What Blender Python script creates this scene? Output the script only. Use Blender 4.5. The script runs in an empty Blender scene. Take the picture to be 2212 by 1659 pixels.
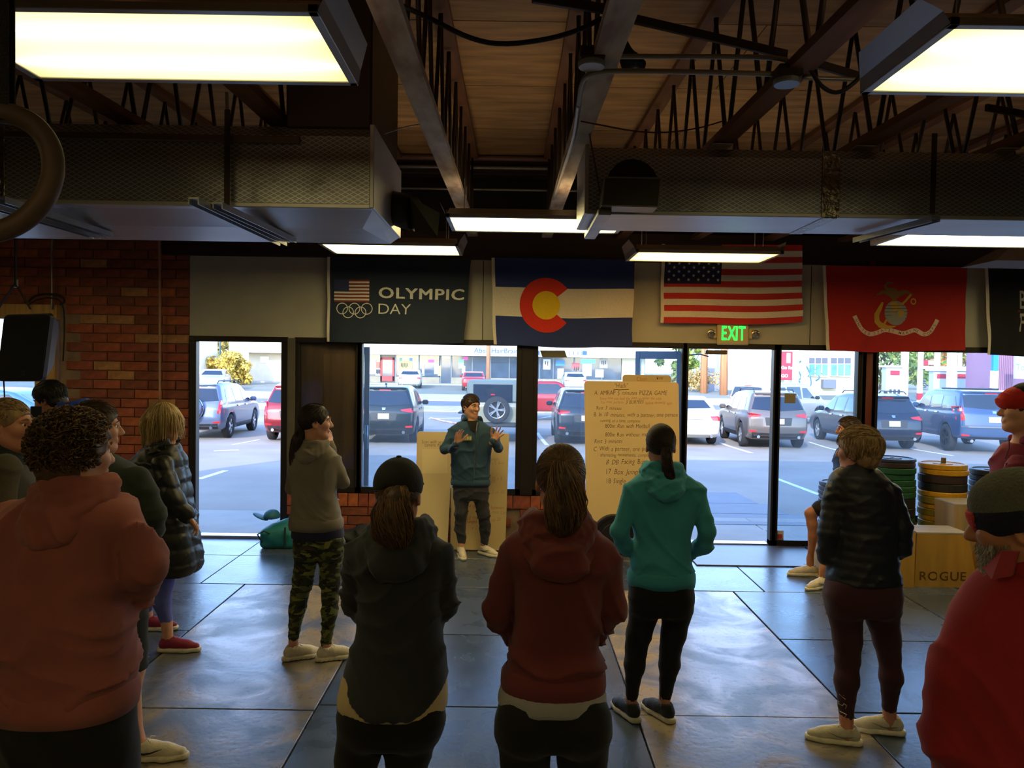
import bpy, bmesh, math, random
import numpy as np
from mathutils import Vector, Matrix
from mathutils.bvhtree import BVHTree
R = random.Random(7)
SC = bpy.context.scene
COL = SC.collection
pi = math.pi
# ---------------------------------------------------------------- camera
FPX, CAMZ = 1650.0, 2.0
ALPHA = math.atan(44.5 / FPX); RHO = 0.015
_f = Vector((0, math.cos(ALPHA), -math.sin(ALPHA)))
_r0 = Vector((1, 0, 0)); _u0 = Vector((0, math.sin(ALPHA), math.cos(ALPHA)))
_r = _r0 * math.cos(RHO) + _u0 * math.sin(RHO)
_u = -_r0 * math.sin(RHO) + _u0 * math.cos(RHO)
cam_d = bpy.data.cameras.new('camera'); cam = bpy.data.objects.new('camera', cam_d); COL.objects.link(cam)
cam_d.sensor_width = 36.0; cam_d.lens = FPX / 2212 * 36.0; cam_d.clip_start = 0.05; cam_d.clip_end = 500
cam.matrix_world = Matrix(((_r.x, _u.x, -_f.x, 0), (_r.y, _u.y, -_f.y, 0), (_r.z, _u.z, -_f.z, CAMZ), (0, 0, 0, 1)))
SC.camera = cam
def at(px, py, Y):
    d = _f + _r * ((px - 1106) / FPX) - _u * ((py - 829.5) / FPX)
    return Vector((d.x * Y / d.y, Y, CAMZ + d.z * Y / d.y))
def onz(px, py, z=0.0):
    d = _f + _r * ((px - 1106) / FPX) - _u * ((py - 829.5) / FPX)
    t = (z - CAMZ) / d.z
    return Vector((d.x * t, d.y * t, z))
# ---------------------------------------------------------------- world, sun, exposure
SC.view_settings.view_transform = 'Standard'; SC.view_settings.look = 'None'
SC.view_settings.gamma = 1.0; SC.view_settings.exposure = 1.5
SC.view_settings.use_curve_mapping = False
W = bpy.data.worlds.new('sky'); SC.world = W; W.use_nodes = True
_n = W.node_tree; _n.nodes.clear()
_o = _n.nodes.new('ShaderNodeOutputWorld'); _b = _n.nodes.new('ShaderNodeBackground')
_s = _n.nodes.new('ShaderNodeTexSky'); _s.sky_type = 'NISHITA'; _s.sun_disc = False
_s.sun_elevation = math.radians(26); _s.sun_rotation = math.radians(200); _s.air_density = 1.0; _s.dust_density = 0.6; _s.ozone_density = 2.0
_t = _n.nodes.new('ShaderNodeMixRGB'); _t.blend_type = 'MULTIPLY'; _t.inputs[0].default_value = 1.0; _t.inputs[2].default_value = (0.90, 0.96, 1.14, 1)
_n.links.new(_s.outputs[0], _t.inputs[1]); _n.links.new(_t.outputs[0], _b.inputs[0]); _b.inputs[1].default_value = 0.40
_n.links.new(_b.outputs[0], _o.inputs[0])
SUN_E, SUN_AZ = math.radians(26), math.radians(22)     # low sun from behind the building, a little from the left
sd = bpy.data.lights.new('sun', 'SUN'); sd.energy = 2.2; sd.angle = math.radians(0.6); sd.color = (1.0, 0.93, 0.80)
so = bpy.data.objects.new('sun', sd); COL.objects.link(so)
so.rotation_euler = Vector((math.sin(SUN_AZ) * math.cos(SUN_E), math.cos(SUN_AZ) * math.cos(SUN_E), -math.sin(SUN_E))).to_track_quat('-Z', 'Y').to_euler()
LAMP = 4.2                                                # radiance of the fluorescent lenses
# ---------------------------------------------------------------- materials
MATS = {}
def lin(c):
    return tuple(((v / 255) / 12.92 if v / 255 <= .04045 else ((v / 255 + .055) / 1.055) ** 2.4) for v in c)
def mat(name, col, rough=.6, metal=0., noise=None, bump=None, spec=.5, coat=0., emit=None, sheen=0., stretch=(1, 1, 1), c2=None, trans=0.):
    """col is sRGB 0-255. noise=(scale, amount) varies the colour towards c2, bump=(scale, strength)."""
    if name in MATS: return MATS[name]
    m = bpy.data.materials.new(name); MATS[name] = m; m.use_nodes = True
    nt = m.node_tree; b = nt.nodes['Principled BSDF']
    c = lin(col); b.inputs['Base Color'].default_value = (*c, 1); b.inputs['Roughness'].default_value = rough
    b.inputs['Metallic'].default_value = metal; b.inputs['Specular IOR Level'].default_value = spec
    b.inputs['Coat Weight'].default_value = coat
    if sheen: b.inputs['Sheen Weight'].default_value = sheen
    if trans: b.inputs['Transmission Weight'].default_value = trans
    if emit: b.inputs['Emission Color'].default_value = (*lin(emit[0]), 1); b.inputs['Emission Strength'].default_value = emit[1]
    if noise or bump:
        tc = nt.nodes.new('ShaderNodeTexCoord'); mp = nt.nodes.new('ShaderNodeMapping'); mp.inputs['Scale'].default_value = stretch
        nt.links.new(tc.outputs['Object'], mp.inputs[0])
    if noise:
        t = nt.nodes.new('ShaderNodeTexNoise'); t.inputs['Scale'].default_value = noise[0]; t.inputs['Detail'].default_value = 5
        nt.links.new(mp.outputs[0], t.inputs['Vector'])
        rp = nt.nodes.new('ShaderNodeValToRGB'); rp.color_ramp.elements[0].position = .32; rp.color_ramp.elements[1].position = .68
        d = lin(c2) if c2 else tuple(v * (1 - noise[1]) for v in c)
        u = c if c2 else tuple(min(1, v * (1 + noise[1] * .6)) for v in c)
        rp.color_ramp.elements[0].color = (*d, 1); rp.color_ramp.elements[1].color = (*u, 1)
        nt.links.new(t.outputs[0], rp.inputs[0]); nt.links.new(rp.outputs[0], b.inputs['Base Color'])
    if bump:
        t = nt.nodes.new('ShaderNodeTexNoise'); t.inputs['Scale'].default_value = bump[0]; t.inputs['Detail'].default_value = 4
        nt.links.new(mp.outputs[0], t.inputs['Vector'])
        bp = nt.nodes.new('ShaderNodeBump'); bp.inputs['Strength'].default_value = bump[1]; bp.inputs['Distance'].default_value = .01
        nt.links.new(t.outputs[0], bp.inputs['Height']); nt.links.new(bp.outputs[0], b.inputs['Normal'])
    return m
def glass_mat(name, tint=(235, 242, 245), refl=1.0, haze=0.0):
    if name in MATS: return MATS[name]
    m = bpy.data.materials.new(name); MATS[name] = m; m.use_nodes = True
    nt = m.node_tree; nt.nodes.clear()
    o = nt.nodes.new('ShaderNodeOutputMaterial'); tr = nt.nodes.new('ShaderNodeBsdfTransparent'); gl = nt.nodes.new('ShaderNodeBsdfGlossy')
    tr.inputs[0].default_value = (*lin(tint), 1); gl.inputs['Roughness'].default_value = .02
    fr = nt.nodes.new('ShaderNodeFresnel'); fr.inputs[0].default_value = 1.45
    mu = nt.nodes.new('ShaderNodeMath'); mu.operation = 'MULTIPLY'; mu.inputs[1].default_value = refl
    mx = nt.nodes.new('ShaderNodeMixShader')
    nt.links.new(fr.outputs[0], mu.inputs[0]); nt.links.new(mu.outputs[0], mx.inputs[0])
    nt.links.new(tr.outputs[0], mx.inputs[1]); nt.links.new(gl.outputs[0], mx.inputs[2])
    last = mx
    if haze:
        df = nt.nodes.new('ShaderNodeBsdfDiffuse'); df.inputs[0].default_value = (.8, .85, .9, 1)
        tl = nt.nodes.new('ShaderNodeBsdfTranslucent'); tl.inputs[0].default_value = (.8, .87, 1, 1)
        ad = nt.nodes.new('ShaderNodeMixShader'); ad.inputs[0].default_value = .6
        nt.links.new(df.outputs[0], ad.inputs[1]); nt.links.new(tl.outputs[0], ad.inputs[2])
        m2 = nt.nodes.new('ShaderNodeMixShader'); m2.inputs[0].default_value = haze
        nt.links.new(mx.outputs[0], m2.inputs[1]); nt.links.new(ad.outputs[0], m2.inputs[2]); last = m2
    nt.links.new(last.outputs[0], o.inputs[0])
    return m
# ---------------------------------------------------------------- objects
def tag(o, label=None, cat=None, group=None, kind=None):
    if label: o['label'] = label
    if cat: o['category'] = cat
    if group: o['group'] = group
    if kind: o['kind'] = kind
    return o
def empty(name, loc, label, cat, group=None, rz=0, kind=None):
    o = bpy.data.objects.new(name, None); COL.objects.link(o); o.location = loc; o.rotation_euler = (0, 0, rz); o.empty_display_size = .1
    return tag(o, label, cat, group, kind)
def worldloc(o):
    v = Vector(o.location)
    while o.parent: o = o.parent; v += Vector(o.location)
    return v
class MB:
    """collects shapes, build() links them as ONE mesh object"""
    def __init__(s): s.v = []; s.f = []; s.m = []; s.cur = 0
    def add(s, vs, fs):
        n = len(s.v); s.v += [tuple(p) for p in vs]
        for f in fs: s.f.append(tuple(n + i for i in f)); s.m.append(s.cur)
        return s
    def box(s, lo, hi, c=0.0, M=None):
        (x0, y0, z0), (x1, y1, z1) = lo, hi
        x0, x1 = min(x0, x1), max(x0, x1); y0, y1 = min(y0, y1), max(y0, y1); z0, z1 = min(z0, z1), max(z0, z1)
        c = min(c, (x1 - x0) * .45, (y1 - y0) * .45, (z1 - z0) * .45)
        if c <= 0:
            vs = [(x, y, z) for z in (z0, z1) for y in (y0, y1) for x in (x0, x1)]
            fs = [(0, 2, 3, 1), (4, 5, 7, 6), (0, 1, 5, 4), (2, 6, 7, 3), (0, 4, 6, 2), (1, 3, 7, 5)]
        else:
            s.cb = True; vs = []; ix = {}
            for i, (x, xi) in enumerate(((x0, x0 + c), (x1, x1 - c))):
                for j, (y, yi) in enumerate(((y0, y0 + c), (y1, y1 - c))):
                    for k, (z, zi) in enumerate(((z0, z0 + c), (z1, z1 - c))):
                        ix[i, j, k, 0] = len(vs); vs.append((x, yi, zi)); ix[i, j, k, 1] = len(vs); vs.append((xi, y, zi)); ix[i, j, k, 2] = len(vs); vs.append((xi, yi, z))
            fs = []
            def q(l, flip): fs.append(tuple(reversed(l)) if flip else tuple(l))
            for i in (0, 1): q([ix[i, 0, 0, 0], ix[i, 1, 0, 0], ix[i, 1, 1, 0], ix[i, 0, 1, 0]], i == 0)
            for j in (0, 1): q([ix[0, j, 0, 1], ix[0, j, 1, 1], ix[1, j, 1, 1], ix[1, j, 0, 1]], j == 0)
            for k in (0, 1): q([ix[0, 0, k, 2], ix[1, 0, k, 2], ix[1, 1, k, 2], ix[0, 1, k, 2]], k == 0)
            for i in (0, 1):
                for j in (0, 1): q([ix[i, j, 0, 0], ix[i, j, 0, 1], ix[i, j, 1, 1], ix[i, j, 1, 0]], (i + j) % 2 == 1)
            for i in (0, 1):
                for k in (0, 1): q([ix[i, 0, k, 0], ix[i, 1, k, 0], ix[i, 1, k, 2], ix[i, 0, k, 2]], (i + k) % 2 == 0)
            for j in (0, 1):
                for k in (0, 1): q([ix[0, j, k, 1], ix[0, j, k, 2], ix[1, j, k, 2], ix[1, j, k, 1]], (j + k) % 2 == 1)
            for i in (0, 1):
                for j in (0, 1):
                    for k in (0, 1): q([ix[i, j, k, 0], ix[i, j, k, 1], ix[i, j, k, 2]], (i + j + k) % 2 == 0)
        if M is not None: vs = [tuple(M @ Vector(p)) for p in vs]
        return s.add(vs, fs)
    def bar(s, a, b, w, h, up=(0, 0, 1), c=0.0):
        a = Vector(a); b = Vector(b); d = (b - a); L = d.length; d.normalize()
        u = Vector(up); x = d.cross(u)
        if x.length < 1e-4: x = d.cross(Vector((1, 0, 0)))
        x.normalize(); u = x.cross(d)
        M = Matrix(((d.x, x.x, u.x, a.x), (d.y, x.y, u.y, a.y), (d.z, x.z, u.z, a.z), (0, 0, 0, 1)))
        return s.box((0, -w / 2, -h / 2), (L, w / 2, h / 2), c, M)
    def tube(s, pts, r, n=8, closed=False, caps=True, flat=1.0):
        P = [Vector(p) for p in pts]; N = len(P); rr = r if isinstance(r, (list, tuple)) else [r] * N
        vs = []; prev = None
        for i in range(N):
            if closed: t = P[(i + 1) % N] - P[i - 1]
            else: t = P[min(i + 1, N - 1)] - P[max(i - 1, 0)]
            t.normalize()
            if prev is None:
                a = Vector((0, 0, 1)) if abs(t.z) < .9 else Vector((1, 0, 0))
                x = t.cross(a).normalized()
            else:
                x = prev - t * prev.dot(t)
                x = x.normalized() if x.length > 1e-6 else prev
            prev = x; y = t.cross(x)
            for k in range(n):
                an = 2 * pi * k / n; vs.append(P[i] + x * (math.cos(an) * rr[i]) + y * (math.sin(an) * rr[i] * flat))
        fs = []
        for i in range(N if closed else N - 1):
            j = (i + 1) % N
            for k in range(n): fs.append((i * n + k, i * n + (k + 1) % n, j * n + (k + 1) % n, j * n + k))
        if caps and not closed: fs.append(tuple(reversed(range(n)))); fs.append(tuple((N - 1) * n + k for k in range(n)))
        return s.add(vs, fs)
    def cyl(s, a, b, r, n=16, r2=None): return s.tube([a, b], [r, r if r2 is None else r2], n)
    def lathe(s, prof, c, n=24, axis=(0, 0, 1), cap=True):
        """prof = [(radius, height)] around axis from c"""
        ax = Vector(axis).normalized(); a = Vector((0, 0, 1)) if abs(ax.z) < .9 else Vector((1, 0, 0)); x = ax.cross(a).normalized(); y = ax.cross(x); c = Vector(c)
        vs = []; fs = []
        for r, h in prof:
            for k in range(n):
                an = 2 * pi * k / n; vs.append(c + ax * h + (x * math.cos(an) + y * math.sin(an)) * r)
        for i in range(len(prof) - 1):
            for k in range(n): fs.append((i * n + k, i * n + (k + 1) % n, (i + 1) * n + (k + 1) % n, (i + 1) * n + k))
        if cap: fs.append(tuple(reversed(range(n)))); fs.append(tuple((len(prof) - 1) * n + k for k in range(n)))
        return s.add(vs, fs)
    def prism(s, poly, d, O=(0, 0, 0), X=(1, 0, 0), Yv=(0, 0, 1)):
        """2-D polygon in the X/Yv plane at O, pushed by vector d"""
        O = Vector(O); X = Vector(X); Yv = Vector(Yv); d = Vector(d); n = len(poly)
        v0 = [O + X * p[0] + Yv * p[1] for p in poly]
        fs = [tuple(range(n)), tuple(reversed(range(n, 2 * n)))] + [(i, i + n, (i + 1) % n + n, (i + 1) % n) for i in range(n)]
        return s.add(v0 + [p + d for p in v0], fs)
    def mesh(s, name, mats, smooth=False, off=None):
        me = bpy.data.meshes.new(name); s.cb = getattr(s, 'cb', False)
        vs = s.v if off is None else [(a - off[0], b - off[1], c - off[2]) for a, b, c in s.v]
        me.from_pydata(vs, [], s.f)
        for m in (mats if isinstance(mats, (list, tuple)) else [mats]): me.materials.append(m)
        if any(s.m): me.polygons.foreach_set('material_index', s.m)
        if smooth: me.polygons.foreach_set('use_smooth', [True] * len(me.polygons))
        me.validate(); me.update()
        if s.cb:
            bm = bmesh.new(); bm.from_mesh(me); bmesh.ops.recalc_face_normals(bm, faces=bm.faces); bm.to_mesh(me); bm.free()
        return me
    def build(s, name, mats, parent=None, label=None, cat=None, group=None, kind=None, smooth=False, local=False, fixn=False):
        if parent is None:
            A = np.array(s.v); lo, hi = A.min(0), A.max(0); off = Vector(((lo[0] + hi[0]) / 2, (lo[1] + hi[1]) / 2, lo[2]))
            if local: off = Vector((0, 0, 0))
        else: off = Vector((0, 0, 0)) if local else worldloc(parent)
        me = s.mesh(name, mats, smooth, off)
        if fixn:
            bm = bmesh.new(); bm.from_mesh(me); bmesh.ops.recalc_face_normals(bm, faces=bm.faces); bm.to_mesh(me); bm.free()
        o = bpy.data.objects.new(name, me); COL.objects.link(o)
        if parent is None: o.location = off
        else: o.parent = parent
        return tag(o, label, cat, group, kind)
def obj_from(me, name, parent=None, loc=(0, 0, 0), rot=(0, 0, 0), **k):
    o = bpy.data.objects.new(name, me); COL.objects.link(o); o.parent = parent; o.location = loc; o.rotation_euler = rot
    return tag(o, **k)
def copy_tree(o, parent=None):
    c = o.copy(); COL.objects.link(c); c.parent = parent
    for ch in list(o.children): copy_tree(ch, c)
    return c
def text_geo(txt, size=1.0, bold=0.0, shear=0.0, ax='LEFT', spacing=1.0, res=3):
    """filled letters as (verts 2-D, faces)"""
    cu = bpy.data.curves.new('t', 'FONT'); cu.body = txt; cu.size = size; cu.offset = bold; cu.shear = shear; cu.align_x = ax; cu.space_character = spacing; cu.resolution_u = res
    o = bpy.data.objects.new('t', cu); COL.objects.link(o)
    dg = bpy.context.evaluated_depsgraph_get(); me = bpy.data.meshes.new_from_object(o.evaluated_get(dg))
    vs = [(v.co.x, v.co.y) for v in me.vertices]; fs = [tuple(p.vertices) for p in me.polygons]
    bpy.data.objects.remove(o); bpy.data.curves.remove(cu); bpy.data.meshes.remove(me)
    return vs, fs
def stamp(mb, geo, fn):
    vs, fs = geo; mb.add([fn(x, y) for x, y in vs], fs); return mb
# ---------------------------------------------------------------- implicit surfaces
class SDF:
    def __init__(s, lo, hi, step, fine=()):
        """fine = [(axis, a, b, step)] gives an axis a finer spacing between a and b"""
        ax = []
        for i in range(3):
            st = step; p = lo[i]; L = [p]
            while p < hi[i]:
                d = st
                for (q, a, b, f) in fine:
                    if q == i and a <= p <= b: d = f
                p += d; L.append(p)
            ax.append(np.array(L, dtype=np.float32))
        s.ax = ax; s.F = np.full([len(a) for a in ax], 1.0, dtype=np.float32)
    def _sub(s, lo, hi):
        sl = []
        for i in range(3):
            a = max(0, int(np.searchsorted(s.ax[i], lo[i])) - 1); b = min(len(s.ax[i]), int(np.searchsorted(s.ax[i], hi[i])) + 1)
            if b - a < 1: return None
            sl.append(slice(a, b))
        return tuple(sl)
    def _g(s, sl): return (s.ax[0][sl[0]][:, None, None], s.ax[1][sl[1]][None, :, None], s.ax[2][sl[2]][None, None, :])
    def _put(s, sl, d, k, op):
        A = s.F[sl]
        if op == 'u':
            if k > 0: h = np.maximum(k - np.abs(A - d), 0) / k; s.F[sl] = np.minimum(A, d) - h * h * k * .25
            else: s.F[sl] = np.minimum(A, d)
        elif op == 's':
            d = -d
            if k > 0: h = np.maximum(k - np.abs(A - d), 0) / k; s.F[sl] = np.maximum(A, d) + h * h * k * .25
            else: s.F[sl] = np.maximum(A, d)
    def cap(s, p, q, r0, r1=None, k=.03, op='u'):
        r1 = r0 if r1 is None else r1; p = np.array(p, dtype=np.float32); q = np.array(q, dtype=np.float32); R_ = max(r0, r1) + k + .02
        sl = s._sub(np.minimum(p, q) - R_, np.maximum(p, q) + R_)
        if sl is None: return s
        X, Y, Z = s._g(sl); d = q - p; L = float(d @ d) + 1e-9
        t = np.clip(((X - p[0]) * d[0] + (Y - p[1]) * d[1] + (Z - p[2]) * d[2]) / L, 0, 1)
        D = np.sqrt((X - p[0] - t * d[0]) ** 2 + (Y - p[1] - t * d[1]) ** 2 + (Z - p[2] - t * d[2]) ** 2) - (r0 + (r1 - r0) * t)
        s._put(sl, D, k, op); return s
    def chain(s, pts, k=.03, op='u'):
        for a, b in zip(pts[:-1], pts[1:]): s.cap(a[0], b[0], a[1], b[1], k, op)
        return s
    def ell(s, c, r, M=None, k=.03, op='u'):
        R_ = max(r) + k + .02; c = np.array(c, dtype=np.float32)
        sl = s._sub(c - R_, c + R_)
        if sl is None: return s
        X, Y, Z = s._g(sl); X = X - c[0]; Y = Y - c[1]; Z = Z - c[2]
        if M is not None:   # rows of M are the local axes
            X, Y, Z = (M[0][0] * X + M[0][1] * Y + M[0][2] * Z, M[1][0] * X + M[1][1] * Y + M[1][2] * Z, M[2][0] * X + M[2][1] * Y + M[2][2] * Z)
        k0 = np.sqrt((X / r[0]) ** 2 + (Y / r[1]) ** 2 + (Z / r[2]) ** 2); k1 = np.sqrt((X / r[0] ** 2) ** 2 + (Y / r[1] ** 2) ** 2 + (Z / r[2] ** 2) ** 2) + 1e-6
        s._put(sl, k0 * (k0 - 1) / k1, k, op); return s
    def loft(s, rows, k=.03, n=2.3, op='u', grow=0.0, rnd=.02):
        """rows = [(z, cx, cy, hw, hd)] elliptical sections stacked in z"""
        rows = sorted(rows); z = np.array([r[0] for r in rows]); zz = s.ax[2].astype(float)
        def ip(i):
            v = np.array([r[i] for r in rows]); a = np.interp(zz, z, v)
            for _ in range(2):
                b = a.copy(); b[1:-1] = (a[:-2] + a[2:] + 2 * a[1:-1]) / 4; a = b
            return a
        cx, cy, hw, hd = ip(1), ip(2), ip(3) + grow, ip(4) + grow
        lo = (min(r[1] - r[3] for r in rows) - .1 - grow, min(r[2] - r[4] for r in rows) - .1 - grow, z[0] - k - .05); hi = (max(r[1] + r[3] for r in rows) + .1 + grow, max(r[2] + r[4] for r in rows) + .1 + grow, z[-1] + k + .05)
        sl = s._sub(lo, hi)
        if sl is None: return s
        X, Y, Z = s._g(sl); S = sl[2]
        dx = X - cx[None, None, S]; dy = Y - cy[None, None, S]
        k0 = (np.abs(dx / hw[None, None, S]) ** n + np.abs(dy / hd[None, None, S]) ** n) ** (1 / n) + 1e-5
        D = np.sqrt(dx * dx + dy * dy) * (1 - 1 / k0)
        D = np.where(k0 < .5, -np.minimum(hw, hd)[None, None, S] * .5, D)
        e = np.maximum(z[0] - Z, Z - z[-1]) + rnd
        D = D + rnd
        D = np.minimum(np.maximum(D, e), 0) + np.sqrt(np.maximum(D, 0) ** 2 + np.maximum(e, 0) ** 2) - rnd
        s._put(sl, D.astype(np.float32), k, op); return s
    def rbox(s, c, h, r=.02, M=None, k=.01, op='u'):
        c = np.array(c, dtype=np.float32); R_ = float(np.linalg.norm(h)) + k + .02; sl = s._sub(c - R_, c + R_)
        if sl is None: return s
        X, Y, Z = s._g(sl); X = X - c[0]; Y = Y - c[1]; Z = Z - c[2]
        if M is not None: X, Y, Z = (M[0][0] * X + M[0][1] * Y + M[0][2] * Z, M[1][0] * X + M[1][1] * Y + M[1][2] * Z, M[2][0] * X + M[2][1] * Y + M[2][2] * Z)
        a = np.abs(X) - h[0] + r; b = np.abs(Y) - h[1] + r; e = np.abs(Z) - h[2] + r
        D = np.sqrt(np.maximum(a, 0) ** 2 + np.maximum(b, 0) ** 2 + np.maximum(e, 0) ** 2) + np.minimum(np.maximum(a, np.maximum(b, e)), 0) - r
        s._put(sl, D, k, op); return s
    def plane(s, p, n, k=.0):
        """keep the side the normal points away from"""
        X, Y, Z = s._g((slice(None),) * 3); n = np.array(n, float); n /= np.linalg.norm(n)
        D = (X - p[0]) * n[0] + (Y - p[1]) * n[1] + (Z - p[2]) * n[2]
        if k > 0: h = np.maximum(k - np.abs(s.F - D), 0) / k; s.F = np.maximum(s.F, D) + h * h * k * .25
        else: s.F = np.maximum(s.F, D)
        return s
    def warp(s, fn, band=.05):
        i = np.nonzero(np.abs(s.F) < band)
        P = (s.ax[0][i[0]], s.ax[1][i[1]], s.ax[2][i[2]])
        s.F[i] += fn(*P).astype(np.float32); return s
    def nets(s):
        F = s.F.copy()
        for a in range(3):
            for e in (0, -1):
                sl = [slice(None)] * 3; sl[a] = e; F[tuple(sl)] = np.maximum(F[tuple(sl)], 1e-3)
        I = F < 0
        c = [I[i:I.shape[0] - 1 + i, j:I.shape[1] - 1 + j, k:I.shape[2] - 1 + k] for i in (0, 1) for j in (0, 1) for k in (0, 1)]
        al = c[0].copy(); an = c[0].copy()
        for x in c[1:]: al &= x; an |= x
        act = an & ~al; ci = np.nonzero(act); n = len(ci[0])
        if n == 0: return np.zeros((0, 3)), []
        idm = np.full(act.shape, -1, dtype=np.int64); idm[ci] = np.arange(n)
        off = [(i, j, k) for i in (0, 1) for j in (0, 1) for k in (0, 1)]
        V = [F[ci[0] + o[0], ci[1] + o[1], ci[2] + o[2]] for o in off]
        acc = np.zeros((n, 3)); cnt = np.zeros(n)
        for a in range(8):
            for b in range(a + 1, 8):
                if sum(abs(off[a][q] - off[b][q]) for q in range(3)) != 1: continue
                m = (V[a] < 0) != (V[b] < 0); t = V[a] / np.where(m, V[a] - V[b], 1)
                for q in range(3): acc[:, q] += np.where(m, off[a][q] + t * (off[b][q] - off[a][q]), 0)
                cnt += m
        acc /= cnt[:, None]; P = np.zeros((n, 3))
        for q in range(3):
            A = s.ax[q]; P[:, q] = A[ci[q]] + acc[:, q] * (A[ci[q] + 1] - A[ci[q]])
        fs = []
        sh = F.shape
        for q in range(3):
            a, b = [(1, 2), (2, 0), (0, 1)][q]
            sl0 = [slice(None)] * 3; sl1 = [slice(None)] * 3; sl0[q] = slice(0, sh[q] - 1); sl1[q] = slice(1, sh[q])
            for w in (a, b): sl0[w] = slice(1, sh[w] - 1); sl1[w] = slice(1, sh[w] - 1)
            A = I[tuple(sl0)]; B = I[tuple(sl1)]; e = np.nonzero(A != B)
            base = [e[0].copy(), e[1].copy(), e[2].copy()]; base[a] = base[a] + 1; base[b] = base[b] + 1
            def cell(da, db):
                z = [x.copy() for x in base]; z[a] -= da; z[b] -= db; return idm[z[0], z[1], z[2]]
            Q = np.stack([cell(1, 1), cell(0, 1), cell(0, 0), cell(1, 0)], 1); fl = ~A[e]
            Q[fl] = Q[fl][:, ::-1]; fs.append(Q)
        return P, np.concatenate(fs)
def np_mesh(name, P, Q, mats, off=(0, 0, 0)):
    me = bpy.data.meshes.new(name); n = len(P); m = len(Q); w = Q.shape[1]
    me.vertices.add(n); me.vertices.foreach_set('co', (P - np.array(off)).astype(np.float32).ravel())
    me.loops.add(m * w); me.loops.foreach_set('vertex_index', Q.astype(np.int32).ravel())
    me.polygons.add(m); me.polygons.foreach_set('loop_start', np.arange(0, m * w, w, dtype=np.int32))
    me.polygons.foreach_set('use_smooth', np.ones(m, dtype=bool))
    for x in (mats if isinstance(mats, (list, tuple)) else [mats]): me.materials.append(x)
    me.update(calc_edges=True)
    return me
def sdf_obj(S, name, m, parent, extra=None, **k):
    P, Q = S.nets(); off = worldloc(parent) if parent else Vector((0, 0, 0))
    if extra is not None:
        for (p2, q2) in extra: Q = np.concatenate([Q, q2 + len(P)]); P = np.concatenate([P, p2])
    me = np_mesh(name, P, Q, m, off); o = bpy.data.objects.new(name, me); COL.objects.link(o); o.parent = parent
    return tag(o, **k)
# ================================================================ THE ROOM
YW = 8.5                                    # inner face of the front wall
def wx(px, y=900): return at(px, y, YW).x
def wz(px, py): return at(px, py, YW).z
BW, BH = 0.305, 0.103
brown = mat('bronze_frame', (38, 31, 27), .45, .3)
steel = mat('galvanised', (150, 150, 148), .35, .8, noise=(6, .2))
dark = mat('dark_wood', (46, 26, 18), .7, noise=(5, .35), bump=(12, .2), stretch=(.3, 3, 3))
mortar = mat('mortar', (140, 116, 96), .95, noise=(9, .2), bump=(40, .4))
bricks_m = [mat('brick_%s' % n, c, .85, noise=(14, .35), bump=(30, .5)) for n, c in
            (('red', (168, 88, 62)), ('brown', (140, 76, 56)), ('tan', (186, 132, 86)), ('rust', (154, 78, 58)), ('orange', (184, 100, 62)))]
# ---- floor: slab, rubber mats, plywood platforms
slab = mat('floor_slab', (30, 30, 32), .6)
fl = MB().box((-8.5, -4.5, -.12), (8.5, YW + .15, -.021)).build('floor', slab, kind='structure')
def floor_nodes(name, base, c2, smear, rough, sm_rough):
    m = mat(name, base, rough); nt = m.node_tree; b = nt.nodes['Principled BSDF']
    ge = nt.nodes.new('ShaderNodeNewGeometry')
    n1 = nt.nodes.new('ShaderNodeTexNoise'); n1.inputs['Scale'].default_value = 2.2; n1.inputs['Detail'].default_value = 6; n1.inputs['Distortion'].default_value = 1.4
    n2 = nt.nodes.new('ShaderNodeTexNoise'); n2.inputs['Scale'].default_value = 28; n2.inputs['Detail'].default_value = 4
    for n in (n1, n2): nt.links.new(ge.outputs['Position'], n.inputs['Vector'])
    r1 = nt.nodes.new('ShaderNodeValToRGB'); r1.color_ramp.elements[0].position = .38; r1.color_ramp.elements[1].position = .62
    r1.color_ramp.elements[0].color = (*lin(base), 1); r1.color_ramp.elements[1].color = (*lin(c2), 1)
    nt.links.new(n1.outputs[0], r1.inputs[0])
    mx = nt.nodes.new('ShaderNodeMixRGB'); mx.blend_type = 'MULTIPLY'; mx.inputs[0].default_value = smear
    r2 = nt.nodes.new('ShaderNodeValToRGB'); r2.color_ramp.elements[0].position = .3; r2.color_ramp.elements[0].color = (.35, .33, .3, 1); r2.color_ramp.elements[1].position = .42
    nt.links.new(n2.outputs[0], r2.inputs[0]); nt.links.new(r1.outputs[0], mx.inputs[1]); nt.links.new(r2.outputs[0], mx.inputs[2]); nt.links.new(mx.outputs[0], b.inputs['Base Color'])
    mr = nt.nodes.new('ShaderNodeMapRange'); mr.inputs[1].default_value = .35; mr.inputs[2].default_value = .65; mr.inputs[3].default_value = rough; mr.inputs[4].default_value = sm_rough
    nt.links.new(n1.outputs[0], mr.inputs[0]); nt.links.new(mr.outputs[0], b.inputs['Roughness'])
    bp = nt.nodes.new('ShaderNodeBump'); bp.inputs['Strength'].default_value = .25; bp.inputs['Distance'].default_value = .004
    nt.links.new(n2.outputs[0], bp.inputs['Height']); nt.links.new(bp.outputs[0], b.inputs['Normal'])
    return m
rub = [floor_nodes('rubber_mat_a', (66, 78, 98), (76, 88, 108), .2, .25, .31), floor_nodes('rubber_mat_b', (60, 72, 92), (70, 82, 102), .2, .23, .29)]
plyf = [floor_nodes('platform_ply_a', (98, 100, 108), (172, 154, 130), .8, .40, .20), floor_nodes('platform_ply_b', (92, 94, 102), (164, 148, 124), .8, .38, .18)]
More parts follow.
